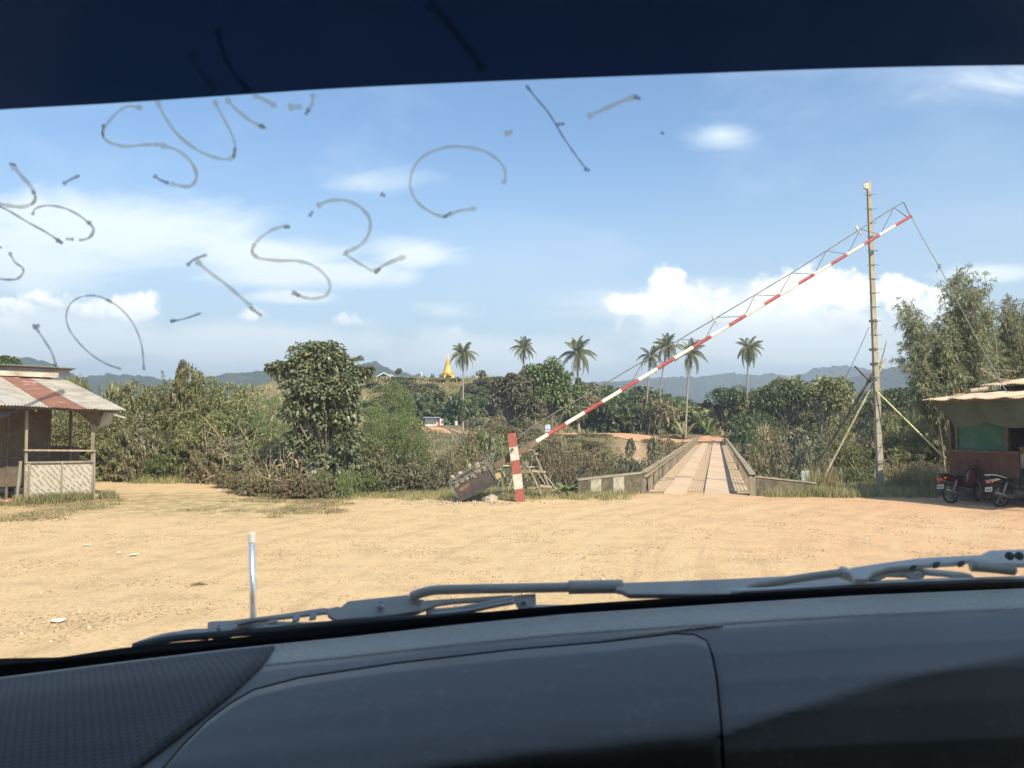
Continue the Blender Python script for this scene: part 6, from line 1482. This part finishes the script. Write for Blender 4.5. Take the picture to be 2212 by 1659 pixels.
# lid with its stitched seam
SEAM = [(300, 1720), (360, 1659), (400, 1612), (450, 1561), (500, 1523), (550, 1494), (650, 1468), (850, 1438), (1106, 1408), (1306, 1391), (1456, 1373), (1500, 1375), (1524, 1388), (1537, 1420), (1546, 1466), (1553, 1540), (1558, 1606), (1561, 1659), (1563, 1720)]
dense = []
for (a, b) in zip(SEAM[:-1], SEAM[1:]):
    for f in np.linspace(0, 1, 7)[:-1]: dense.append((a[0] + (b[0] - a[0]) * f, a[1] + (b[1] - a[1]) * f))
dense.append(SEAM[-1]); P = []
xs = [q for q in dense if q[0] <= 1524]
for f in np.linspace(0, 1, 16):
    row = []
    for (x, y) in xs:
        k = max(0, (x - 1200) / 324); py = y + 3 + (1720 - y) * f; xr = float(np.interp(py, [1388, 1420, 1466, 1540, 1606, 1720], [1524, 1535, 1544, 1551, 1556, 1561]))
        px = x if k == 0 else x + (xr - 1524) * k
        row.append(DS(px, py, .0035))
    P.append(row)
MB().sheet(P, (0, .002, -.004)).build('airbag_lid', soft_, CAB, smooth=True)
m = MB(); m.tube([DS(x, y, .0012) for x, y in dense], .0022, 6, cap=False); m.build('lid_seam', blk, CAB, smooth=True)
m = MB(); st = [q for q in dense if q[0] < 1460 and q[0] > 420]
for i in range(len(st) - 1):
    for f in np.arange(0, 1, .25):
        a = DS(st[i][0] + (st[i + 1][0] - st[i][0]) * f, st[i][1] + (st[i + 1][1] - st[i][1]) * f - 3.5, .0012); b = DS(st[i][0] + (st[i + 1][0] - st[i][0]) * (f + .17), st[i][1] + (st[i + 1][1] - st[i][1]) * (f + .17) - 3.5, .0012); m.tube([a, b], .0015, 5)
m.build('stitching', pmat('stitch', (.42, .41, .36)), CAB)
m = MB(); m.tube([DS(px, ip(E_B, px) + (62 + (px - 1306) * -.06), .0005) for px in np.linspace(1300, 1560, 20)], .0013, 6); m.build('edge_glint', grain, CAB, smooth=True)
# seal between dash and glass
P = [[WS(px, ip(E_T, px) + (ip(E_B, px) + 14 - ip(E_T, px)) * f, .0 + .004) for px in PX] for f in np.linspace(0, 1, 5)]
MB().sheet(P, (0, .02, -.005)).build('windscreen_seal', blk, CAB)
# glass
gm = bpy.data.materials.new('windscreen_glass'); gm.use_nodes = True; t = NT(gm.node_tree); t.N.clear()
tr = t.n('ShaderNodeBsdfTransparent'); tr.inputs[0].default_value = (.95, .965, .95, 1); gl = t.n('ShaderNodeBsdfGlossy'); gl.inputs['Roughness'].default_value = .02
fr = t.n('ShaderNodeLayerWeight'); fr.inputs[0].default_value = .5; mx = t.n('ShaderNodeMixShader'); t.L.new(t.m('ADD', t.m('MULTIPLY', t.m('POWER', fr.outputs['Facing'], 5.0), .6), .035), mx.inputs[0]); t.L.new(tr.outputs[0], mx.inputs[1]); t.L.new(gl.outputs[0], mx.inputs[2])
du = t.n('ShaderNodeBsdfTranslucent'); du.inputs[0].default_value = (.9, .88, .8, 1); mx2 = t.n('ShaderNodeMixShader'); ps = t.n('ShaderNodeNewGeometry').outputs['Position']
t.put(mx2.inputs[0], t.m('ADD', t.m('MULTIPLY', t.ss(t.noise(ps, 9, 6, .7, 1.0), .5, .85), .035), .014)); t.L.new(mx.outputs[0], mx2.inputs[1]); t.L.new(du.outputs[0], mx2.inputs[2]); o_ = t.n('ShaderNodeOutputMaterial'); t.L.new(mx2.outputs[0], o_.inputs[0])
P = [[WS(px, (1 - f) * -120 + f * (ip(E_T, px) + 16)) for px in np.linspace(-1400, 3600, 12)] for f in np.linspace(0, 1, 5)]
glass = MB().grid(P).build('windscreen', gm, CAB)
# blue tinted sun strip across its top
STR = [(-1400, 352), (-700, 292), (-200, 252), (0, 237), (250, 223), (500, 206), (750, 190), (1106, 174), (1506, 159), (1856, 147), (2212, 141), (2900, 138), (3600, 142)]
STRS = smooth_line(STR, 6)
fm = bpy.data.materials.new('sun_strip_film'); fm.use_nodes = True; t = NT(fm.node_tree); p = t.N['Principled BSDF']; p.inputs['Roughness'].default_value = .12; p.inputs['Specular IOR Level'].default_value = .5
sp = t.n('ShaderNodeSeparateXYZ'); t.L.new(t.n('ShaderNodeNewGeometry').outputs['Position'], sp.inputs[0]); t.put(p.inputs['Base Color'], t.mix(t.noise(t.n('ShaderNodeNewGeometry').outputs['Position'], 7, 3), (.012, .019, .042), (.016, .026, .064)))
trb = t.n('ShaderNodeBsdfTransparent'); trb.inputs[0].default_value = (.038, .055, .095, 1); mxs = t.n('ShaderNodeMixShader'); mxs.inputs[0].default_value = .45; t.L.new(p.outputs[0], mxs.inputs[1]); t.L.new(trb.outputs[0], mxs.inputs[2]); t.L.new(mxs.outputs[0], t.N['Material Output'].inputs[0])
P = [[WS(px, (1 - f) * -120 + f * ip(STRS, px), -.004) for px in np.linspace(-1400, 3600, 60)] for f in np.linspace(0, 1, 5)]
st_ = MB().grid(P).build('sun_strip', fm, CAB); st_.parent = glass
# grease pencil writing on the inside of the glass
def waxmat(name, tint, body, amt):
    m = bpy.data.materials.new(name); m.use_nodes = True; t = NT(m.node_tree); p = t.N['Principled BSDF']; p.inputs['Base Color'].default_value = (*body, 1); p.inputs['Roughness'].default_value = .7
    tl = t.n('ShaderNodeBsdfTranslucent'); tl.inputs[0].default_value = (*body, 1); m1 = t.n('ShaderNodeMixShader'); m1.inputs[0].default_value = .93; t.L.new(p.outputs[0], m1.inputs[1]); t.L.new(tl.outputs[0], m1.inputs[2])
    tr = t.n('ShaderNodeBsdfTransparent'); tr.inputs[0].default_value = (*tint, 1); m2 = t.n('ShaderNodeMixShader')
    nz_ = t.noise(t.n('ShaderNodeNewGeometry').outputs['Position'], 60, 5, .7); t.put(m2.inputs[0], t.ss(nz_, .3, .7, max(amt - .22, .01), amt + .16)); t.L.new(tr.outputs[0], m2.inputs[1]); t.L.new(m1.outputs[0], m2.inputs[2]); t.L.new(m2.outputs[0], t.N['Material Output'].inputs[0]); return m
wax = waxmat('wax_pencil', (.90, .89, .82), (.66, .60, .44), .50); waxf = waxmat('wax_on_film', (.7, .7, .6), (.85, .72, .35), .06); [setattr(n_.inputs[0], 'default_value', .15) for n_ in waxf.node_tree.nodes if n_.type == 'MIX_SHADER' and not n_.inputs[0].is_linked]; waxd = waxmat('wax_pencil_dark', (.62, .63, .64), (.26, .25, .23), .46)
hw = lambda x, y: (x * .5, y * .5)   # from the enlarged left half of the picture (2212 wide = 1250)
def stroke(m, pts, w_, off=-.0025, taper=True):
    """a flat ribbon of wax on the glass"""
    L = smooth_line(pts); n = len(L); rg = random.Random(int(pts[0][0] * 7 + pts[0][1])); A, B = [], []
    for i, (x, y) in enumerate(L):
        a = L[max(i - 1, 0)]; b = L[min(i + 1, n - 1)]; dx, dy = b[0] - a[0], b[1] - a[1]; l = math.hypot(dx, dy) or 1; nx, ny = -dy / l, dx / l
        ww = w_ * (1 + .18 * math.sin(i * .9 + rg.random())) * (.75 if 2 < i < n - 3 else 1.15) * (.5 if i in (0, n - 1) else 1)
        A.append(WS(x + nx * ww, y + ny * ww, off)); B.append(WS(x - nx * ww, y - ny * ww, off))
    m.grid([A, B])
Hh = [ # (dark?, width, [(x, y)...]) in 2212-wide view pixels
 [(0, 3.5, [(308, 234), (275, 230), (250, 246), (228, 272), (222, 292), (236, 307), (270, 316), (310, 313), (345, 312)]), (0, 3.8, [(345, 312), (385, 326), (413, 350), (425, 380), (415, 400), (398, 403), (368, 396)]), (1, 5.5, [(332, 379), (345, 388), (366, 397)]), (1, 4, [(224, 268), (221, 285), (224, 296)])],
 [(0, 3.6, [(338, 216), (355, 250), (385, 292), (430, 326), (475, 343), (502, 343)]), (0, 3.2, [(462, 216), (480, 250), (498, 284), (508, 315), (505, 340)]), (1, 4, [(508, 318), (504, 344)])],
 [(0, 4, [(488, 212), (512, 238), (545, 263), (572, 276)]), (1, 4, [(560, 270), (574, 277)])],
 [(0, 4.5, [(546, 205), (572, 216), (597, 230)])], [(0, 5, [(622, 232), (652, 230)]), (0, 4, [(676, 202), (675, 222), (664, 240)]), (1, 5, [(668, 236), (659, 248)])],
 [(1, 4.5, [(20, 354), (34, 356)]), (0, 4.2, [(26, 356), (48, 382), (66, 402), (76, 424), (70, 440), (44, 447), (18, 444), (-8, 440)]), (1, 4, [(70, 412), (77, 428), (68, 442)])],
 [(1, 5, [(136, 398), (150, 389), (172, 379)])],
 [(1, 4.2, [(-14, 440), (20, 456), (60, 480), (100, 502), (134, 525)]), (1, 6, [(122, 518), (136, 526)])],
 [(1, 4, [(70, 465), (78, 450), (105, 444), (140, 450), (172, 466), (194, 484)]), (1, 5.5, [(190, 478), (202, 495), (196, 512)]), (1, 4, [(196, 512), (184, 517), (170, 519)]), (1, 4, [(160, 517), (142, 516)])],
 [(1, 4.5, [(20, 544), (32, 566), (48, 578), (50, 588), (38, 602), (14, 604), (-12, 600)]), (1, 4, [(-10, 533), (4, 535)])],
 [(1, 3.2, [(240, 652), (212, 640), (180, 640), (154, 654), (143, 682), (150, 712), (172, 742), (200, 768), (232, 787), (262, 797)]), (1, 3.0, [(230, 646), (262, 668), (288, 700), (304, 738), (309, 770), (311, 800)])],
 [(1, 6, [(70, 706), (86, 703)]), (1, 4, [(76, 706), (95, 734), (112, 762), (122, 794)])],
 [(1, 3.6, [(370, 694), (400, 688), (435, 676)]), (1, 5, [(367, 694), (380, 692)])],
 [(0, 3.8, [(423, 562), (450, 586), (485, 612), (520, 642), (545, 665)]), (1, 5, [(404, 574), (420, 560), (447, 550)]), (1, 5, [(540, 664), (566, 683)])],
 [(0, 3.4, [(626, 489), (600, 492), (570, 508), (548, 530), (546, 548), (560, 558), (600, 563), (645, 564), (680, 576), (705, 598), (713, 618), (704, 638), (680, 645), (655, 642), (636, 632)]), (1, 6, [(630, 630), (648, 640)]), (1, 4.5, [(614, 490), (627, 490)]), (0, 3, [(550, 526), (545, 545), (556, 556)])],
 [(1, 5, [(668, 468), (676, 456)]), (0, 4, [(684, 446), (710, 434), (745, 433), (776, 446), (797, 470), (799, 496), (788, 520), (768, 536), (745, 545)]), (0, 3, [(742, 545), (762, 560), (795, 580), (805, 586)]), (0, 4, [(808, 588), (835, 570), (877, 554)]), (1, 5, [(808, 590), (822, 580)])],
 [(1, 6, [(822, 418), (832, 424)])],
 [(0, 3.4, [(1087, 398), (1092, 375), (1080, 350), (1050, 328), (1010, 318), (965, 318), (920, 334), (894, 362), (886, 400), (898, 432), (925, 455), (960, 468), (990, 456), (1030, 450)]), (1, 4.5, [(958, 470), (976, 458)])],
 [(1, 4, [(1136, 184), (1160, 214), (1182, 240), (1200, 268), (1218, 298), (1240, 330), (1256, 352), (1268, 368)]), (1, 5.5, [(1200, 270), (1220, 267)]), (1, 6, [(1262, 364), (1274, 369)])],
 [(0, 4.5, [(1268, 253), (1300, 238), (1345, 218), (1375, 208)]), (1, 6, [(1370, 208), (1384, 214)])],
 [(1, 5, [(1428, 286), (1434, 290)])], [(0, 4, [(1090, 290), (1108, 284)])],
 [(0, 9, [(925, 5), (960, 40), (1000, 90), (1030, 130), (1040, 155)])], [(0, 5, [(470, 60), (478, 100), (500, 150), (540, 200)]), (0, 5, [(412, 110), (430, 150), (470, 198)])],
]
OUTS = [(0, 5, [(0, 900), (40, 885), (90, 862), (140, 845)])]
for g_ in Hh:
    for (dk, w_, pts) in g_:
        m = MB(); stroke(m, pts, w_ * (.72 if dk else 1.3), -.0025 - (.0014 if dk else 0)); m.build('handwritten_stroke', waxf if min(q[1] for q in pts) < 100 else waxd if dk else wax, glass)
for (dk, w_, pts) in OUTS:
    m = MB(); stroke(m, pts, w_); m.build('handwritten_stroke', waxd, glass)

# wipers lying outside along the foot of the glass
def plate(outline, off, th, name, mat, parent, conv=lambda x, y: (x, y), bev=.001):
    P_ = [WS(*conv(x, y), off) for x, y in outline]; cc_ = sum(P_, Vector()) / len(P_); fn_ = Vector((0, -.62, .785)); out_ = []
    for x, y in outline:                                    # the face of each pressed part looks back and up
        rr3 = ray(*conv(x, y)); o3 = Vector((0, 0, CAMZ)); out_.append(o3 + rr3 * ((cc_ - o3).dot(fn_) / rr3.dot(fn_)))
    return MB().prism(out_, fn_ * -th).build(name, mat, parent, bevel=bev)
def rod(pts, off, rad, name, mat, parent, conv=lambda x, y: (x, y), n=8):
    L = smooth_line([conv(x, y) for x, y in pts], 5); return MB().tube([WS(x, y, off) for x, y in L], rad, n).build(name, mat, parent, smooth=True)
Wp1 = root_child('wiper', CAB); Wp2 = root_child('wiper', CAB)
rod([(60, 660), (240, 622), (470, 600), (900, 565), (1300, 525), (1700, 505), (2250, 480)], .010, .0045, 'blade_rubber', wrub, Wp1, w1)
rod([(90, 655), (250, 610), (460, 598)], .016, .006, 'blade_tip', grey, Wp1, w1)
rod([(270, 606), (350, 585), (460, 580)], .022, .004, 'claw', grey, Wp1, w1)
plate([(90, 640), (150, 612), (260, 588), (268, 612), (240, 640), (100, 655)], .020, .004, 'claw', grey, Wp1, w1)
plate([(455, 530), (470, 522), (598, 515), (612, 530), (600, 560), (580, 605), (560, 612), (480, 610), (458, 590)], .026, .006, 'bracket', grey, Wp1, w1, .002)
plate([(598, 516), (850, 485), (1080, 450), (1110, 452), (1130, 480), (1080, 478), (900, 500), (700, 520), (615, 540)], .026, .005, 'yoke', grey, Wp1, w1)
rod([(600, 570), (700, 548), (860, 545), (1000, 548), (1130, 540)], .018, .0045, 'lower_claw', grey, Wp1, w1); rod([(560, 600), (640, 585), (760, 560), (900, 560), (1050, 556), (1140, 535)], .014, .0035, 'spine', mtl, Wp1, w1)
for x in (800, 920, 1010): plate([(x, 505 - (x - 800) * .1), (x + 40, 500 - (x - 800) * .1), (x + 30, 530 - (x - 800) * .1), (x - 8, 535 - (x - 800) * .1)], .020, .003, 'slot_rib', grey, Wp1, w1)
plate([(1095, 455), (1165, 440), (1175, 447), (1215, 412), (1380, 395), (1540, 378), (1562, 398), (1628, 404), (1640, 420), (1600, 470), (1440, 492), (1260, 508), (1150, 516), (1105, 490)], .030, .007, 'centre_plate', grey, Wp1, w1, .002)
def rivet(x, y, off, rad, conv, mat, parent):
    fn_ = Vector((0, -.62, .785)); c = WS(*conv(x, y), off); d_ = (Vector((0, 0, CAMZ)) - c).normalized(); c = c + d_ * .006
    MB().lathe([(0, -.002), (rad, -.002), (rad, .0015), (rad * .78, .003), (rad * .7, .0012), (rad * .35, .0012), (rad * .3, .003), (0, .0032)], 18, c, axis=fn_.to_track_quat('Z', 'Y').to_matrix()).build('rivet', mat, parent)
rivet(1390, 441, .030, .0046, w1, mtl, Wp1); rivet(520, 563, .026, .0032, w1, mtl, Wp1); rivet(2165, 415, .026, .0036, w1, mtl, Wp1)
plate([(1615, 412), (1700, 405), (2100, 380), (2120, 388), (2125, 410), (2080, 402), (1800, 420), (1700, 432), (1640, 455), (1600, 470)], .026, .005, 'yoke', grey, Wp1, w1)
plate([(2110, 388), (2120, 380), (2230, 372), (2232, 420), (2225, 452), (2140, 456), (2118, 420)], .026, .006, 'bracket', grey, Wp1, w1, .002)
rod([(1640, 478), (1800, 468), (1950, 440), (2110, 408)], .018, .005, 'lower_claw', grey, Wp1, w1); rod([(1650, 490), (1850, 470), (2000, 440), (2110, 420)], .014, .003, 'spine', mtl, Wp1, w1)
rod([(1560, 392), (1600, 375), (1680, 357), (1800, 352), (2000, 348), (2300, 343), (2480, 338)], .040, .0060, 'arm_rod', grey, Wp1, w1)
i1 = lambda x, y: (x, y)
rod([(1228, 1269), (1280, 1268), (1345, 1267)], .040, .0085, 'arm_sleeve', grey, Wp1, i1)
plate([(1331, 1258), (1560, 1250), (1830, 1236), (1835, 1262), (1610, 1280), (1580, 1284), (1360, 1284), (1344, 1276), (1331, 1274)], .034, .009, 'arm_blade', pmat('wiper_arm_worn', (.58, .55, .47), (.70, .66, .57), 14, rough=.5), Wp1, i1, .002)
rod([(2212, 452), (2400, 452), (2700, 436), (3000, 420)], .014, .004, 'blade_spine', mtl, Wp1, w1)
# second wiper
lg = pmat('wiper_light', (.76, .73, .65), (.82, .79, .70), 16, rough=.5)
rod([(230, 405), (700, 383), (1145, 352), (1500, 338), (1855, 328), (2212, 318), (2600, 305)], .018, .0042, 'blade_spine', lg, Wp2, w2); rod([(300, 425), (1145, 375), (1855, 345), (2212, 338), (2600, 325)], .010, .0045, 'blade_rubber', wrub, Wp2, w2)
for x, y in ((340, 398), (1148, 348), (1860, 326)): plate([(x - 14, y - 26), (x + 16, y - 26), (x + 16, y + 24), (x - 14, y + 24)], .024, .005, 'clamp', grey, Wp2, w2, .0015)
rod([(350, 385), (420, 355), (600, 325), (800, 295), (980, 272)], .034, .0048, 'yoke_rod', grey, Wp2, w2); rod([(975, 268), (1010, 280), (1060, 300)], .034, .0075, 'joint', lg, Wp2, w2)
plate([(1040, 238), (1060, 232), (1250, 203), (1500, 170), (1920, 148), (1980, 118), (2260, 108), (2260, 214), (2000, 212), (1940, 192), (1850, 188), (1760, 205), (1500, 222), (1300, 238), (1200, 272), (1150, 318), (1075, 316)], .034, .008, 'arm_plate', lg, Wp2, w2, .002)
plate([(1160, 312), (1200, 280), (1270, 252), (1400, 242), (1535, 240), (1548, 262), (1545, 290), (1505, 318), (1455, 312), (1420, 288), (1300, 284), (1210, 322)], .026, .006, 'yoke', grey, Wp2, w2, .0015)
rod([(1545, 268), (1700, 282), (1830, 300), (1860, 318)], .026, .0042, 'strut', lg, Wp2, w2); rod([(1860, 225), (2000, 236), (2140, 252)], .026, .007, 'spring', grey, Wp2, w2)
for x, y, o_2 in ((1105, 270, .034), (1495, 278, .026)): rivet(x, y, o_2, .0026, w2, lg, Wp2)
for x, y in ((2115, 160), (2180, 160)): rivet(x, y, .036, .0050, w2, wrub, Wp2)
for x in (1470, 1625, 1795): plate([(x - 22, 205 - (x - 1470) * .04), (x + 22, 200 - (x - 1470) * .04), (x + 20, 225 - (x - 1470) * .05), (x - 20, 232 - (x - 1470) * .05)], .0335, .0005 + .006, 'slot_rib', wrub, Wp2, w2)
# chrome aerial on the corner of the bonnet
p0 = W(549, 1420, 1.30); p1 = W(543.5, 1151, 1.30); chrome = pmat('chrome', (.82, .82, .79), rough=.22, metal=.85); chr2 = pmat('chrome_dull', (.80, .80, .77), rough=.35, metal=.4)
d = p1 - p0; ae = root_child('aerial', CAB)
MB().tube([p0, p0 + d * .93], [.0068, .0050], 18).build('mast', chrome, ae, smooth=True)
m = MB()
for k, (f0, f1, rr2) in enumerate(((.925, .94, .0060), (.945, .958, .0062), (.963, .976, .0062), (.980, 1.0, .0064))): m.tube([p0 + d * f0, p0 + d * f1], rr2, 18)
m.tube([p0 + d * .92, p0 + d * .99], .0052, 14); m.build('cap', chr2, ae)
# shell of the cab: roof, header, pillars, doors, rear wall and floor, so that light only enters through the glass
gtint = pmat('light_cut_glass', (.02, .02, .02), rough=.1, spec=.5); t = NT(gtint.node_tree); tb = t.n('ShaderNodeBsdfTransparent'); tb.inputs[0].default_value = (.5, .55, .6, 1); mg = t.n('ShaderNodeMixShader'); mg.inputs[0].default_value = .75; t.L.new(t.N['Principled BSDF'].outputs[0], mg.inputs[1]); t.L.new(tb.outputs[0], mg.inputs[2]); t.L.new(mg.outputs[0], t.N['Material Output'].inputs[0])  # tint added to the unseen side windows to dim the dash
hd = WS(1106, -120); zt = hd.z
m = MB(); m.box((0.05, hd.y - 1.05, zt + .03), (1.9, 2.1, .06)); m.build('roof', darkin, CAB)
m = MB(); m.box((.05, -1.25, 1.75), (1.9, .06, zt - 1.0 + .5)); m.build('rear_wall', darkin, CAB)
m = MB(); m.box((.05, -.2, 1.02), (1.9, 2.4, .05)); m.build('floor', darkin, CAB)
for s in (-1, 1):
    m = MB(); m.box((.05 + s * .95, -.2, 1.5), (.05, 2.5, 1.0)); m.box((.05 + s * .95, -.85, (2.0 + zt) / 2), (.05, .9, zt - 2.0)); m.build('door', darkin, CAB)
    gt = MB().box((.05 + s * .95, .1, (2.0 + zt) / 2), (.006, 1.0, zt - 2.0)).build('side_window', gtint, CAB)
    xs_ = -900 if s < 0 else 2950
    a = WS(xs_, -120); b = WS(xs_, 1400); m = MB(); m.bar(Vector((.05 + s * .93, a.y, a.z)), Vector((.05 + s * .93, b.y, b.z)), .09, .08); m.build('pillar', darkin, CAB)
m = MB(); m.box((0.05, .93, 1.38), (1.9, .06, .98)); m.box((.05, 1.15, 1.30), (1.9, .5, .8)); m.build('front_panel', pmat('cab_paint', (.42, .44, .46), rough=.3, coat=.5), CAB, bevel=.03)
m = MB(); m.box((.05, -.55, 1.45), (1.5, .5, .14)); m.box((.05, -.82, 1.85), (1.5, .14, .75)); m.build('seat', pmat('seat_cloth', (.04, .04, .045)), CAB, bevel=.03)

# ---------------------------------------------------------------- the hazy air
HZ = True
if HZ:
    x0, x1, y0, y1, z0, z1 = -3600, 3600, -300, 2900, -9, 205
    m = MB(); m.box(((x0 + x1) / 2, (y0 + y1) / 2, (z0 + z1) / 2), (x1 - x0, y1 - y0, z1 - z0))
    hm = bpy.data.materials.new('haze'); hm.use_nodes = True; t = NT(hm.node_tree); t.N.remove(t.N['Principled BSDF'])
    pv = t.n('ShaderNodeVolumePrincipled'); pv.inputs['Color'].default_value = (.72, .84, 1.0, 1); pv.inputs['Density'].default_value = .0005; pv.inputs['Anisotropy'].default_value = .2
    t.L.new(pv.outputs[0], t.N['Material Output'].inputs['Volume'])
    setp(m.build('haze', hm), kind='stuff')

# ---------------------------------------------------------------- labels that tell the many shrubs apart
LAND = [(-300, 'behind the left hut'), (130, 'right of the left hut'), (300, 'left of centre'), (480, 'left of the big leaved tree'), (640, 'behind the big leaved tree'), (830, 'right of the big leaved tree'), (930, 'below the golden pagoda'), (1010, 'under the leftmost palm'), (1080, 'behind the barrier post'), (1170, 'under the round green trees'), (1260, 'under the ivy wrapped palm'), (1340, 'left of the three palms'), (1420, 'under the three palms'), (1500, 'at the far end of the bridge'), (1600, 'beside the lone palm trunk'), (1680, 'right of the lone palm'), (1760, 'above the right parapet'), (1840, 'left of the tall pole'), (1930, 'right of the tall pole'), (2010, 'left of the bamboo clump'), (2100, 'behind the right hut'), (2230, 'beyond the right hut')]
HT = [''.join((w, ' ')) for w in ('tallest', 'second tallest', 'third tallest', 'fourth tallest', 'fifth tallest', 'sixth tallest', 'seventh tallest', 'eighth tallest', 'ninth tallest', 'tenth tallest', 'eleventh tallest', 'twelfth tallest', 'thirteenth tallest', 'fourteenth tallest', 'fifteenth tallest', 'sixteenth tallest', 'small', 'shortest')]
def relabel():
    KIND = {'olive1': 'tall olive shrub', 'olive2': 'spreading olive shrub', 'grey1': 'greyish broad leaved shrub', 'green1': 'small green shrub', 'dry1': 'brown dry shrub', 'fine1': 'fine leaved green shrub', 'low1': 'low green shrub', 'far1': 'olive bush', 'far2': 'grey green bush', 'far3': 'dark green bush', 'far4': 'dry brown bush', 'mid1': 'olive bush', 'mid2': 'grey green bush', 'mid3': 'dark green bush', 'mid4': 'dry brown bush'}
    seen = {}
    L = [o for o in bpy.data.objects if 'kk' in o.keys()]
    L.sort(key=lambda o: o.location.x / max(o.location.y, 1))
    for o in L:
        k = o['kk']; del o['kk']; y = o.location.y; px = 1106 + 1672 * o.location.x / y
        place = min(LAND, key=lambda a: abs(a[0] - px))[1]
        band = 'by the yard' if y < 29 else 'on the near slope' if y < 42 else 'in the gully' if y < 66 else 'on the far bank' if y < 99 else 'past the far road' if y < 128 else 'low on the hill' if (y < 145 and px < 1250) else 'high on the hill' if px < 1250 else 'on the skyline'
        if px < 640 and y < 45: band = 'in the left thicket'
        key = (k, place, band + ('' if o['category'] != 'tree' else '')); seen.setdefault(key, []).append(o)
    for (k, place, band), obs in seen.items():
        obs.sort(key=lambda o: -o.scale.z)
        for i, o in enumerate(obs):
            n = KIND[k]
            if o['category'] == 'tree': n = n.replace('bush', 'leafy tree')
            if len(obs) > 1: n = HT[min(i, 16) if i < len(obs) - 1 else 17] + n.replace('tall ', '').replace('low ', '').replace('small ', '')
            o['label'] = n + ' ' + band + ' ' + place
relabel()
ORD = ['leftmost', 'second from the left', 'third from the left', 'fourth from the left', 'fifth from the left', 'sixth from the left', 'seventh from the left', 'seventh from the right', 'sixth from the right', 'fifth from the right', 'fourth from the right', 'third from the right', 'second from the right', 'rightmost']
def ordinal(group, text):
    L = sorted([o for o in bpy.data.objects if o.get('group') == group and o.parent is None], key=lambda o: o.location.x / max(o.location.y, .1)); n = len(L)
    for i, o in enumerate(L):
        w = ORD[i] if i < n / 2 else ORD[13 - (n - 1 - i)]
        if 'wispy' in o['label']: continue
        o['label'] = text % w
ordinal('rocks in the counterweight', 'angular pale rock, %s of those piled in the counterweight')
ordinal('yellow corn stalks by the tree', 'yellowed corn stalk, %s of those before the big leaved tree')
ordinal('round bushes on the pagoda hill', 'small rounded dark bush, %s of those along the pagoda hill crest')
ordinal('tangles of dead branches', 'tangle of bare pale dead branches, %s in the brush')
ordinal('fallen stones below the counterweight', 'fallen pale stone, %s of those on the ground below the counterweight')
ordinal('scraps of litter on the yard', 'scrap of whitish plastic litter, %s on the sandy yard')
ordinal('tufts of plumed grass', 'tuft of tall seeding grass, %s of those between the bridge and the right hut')
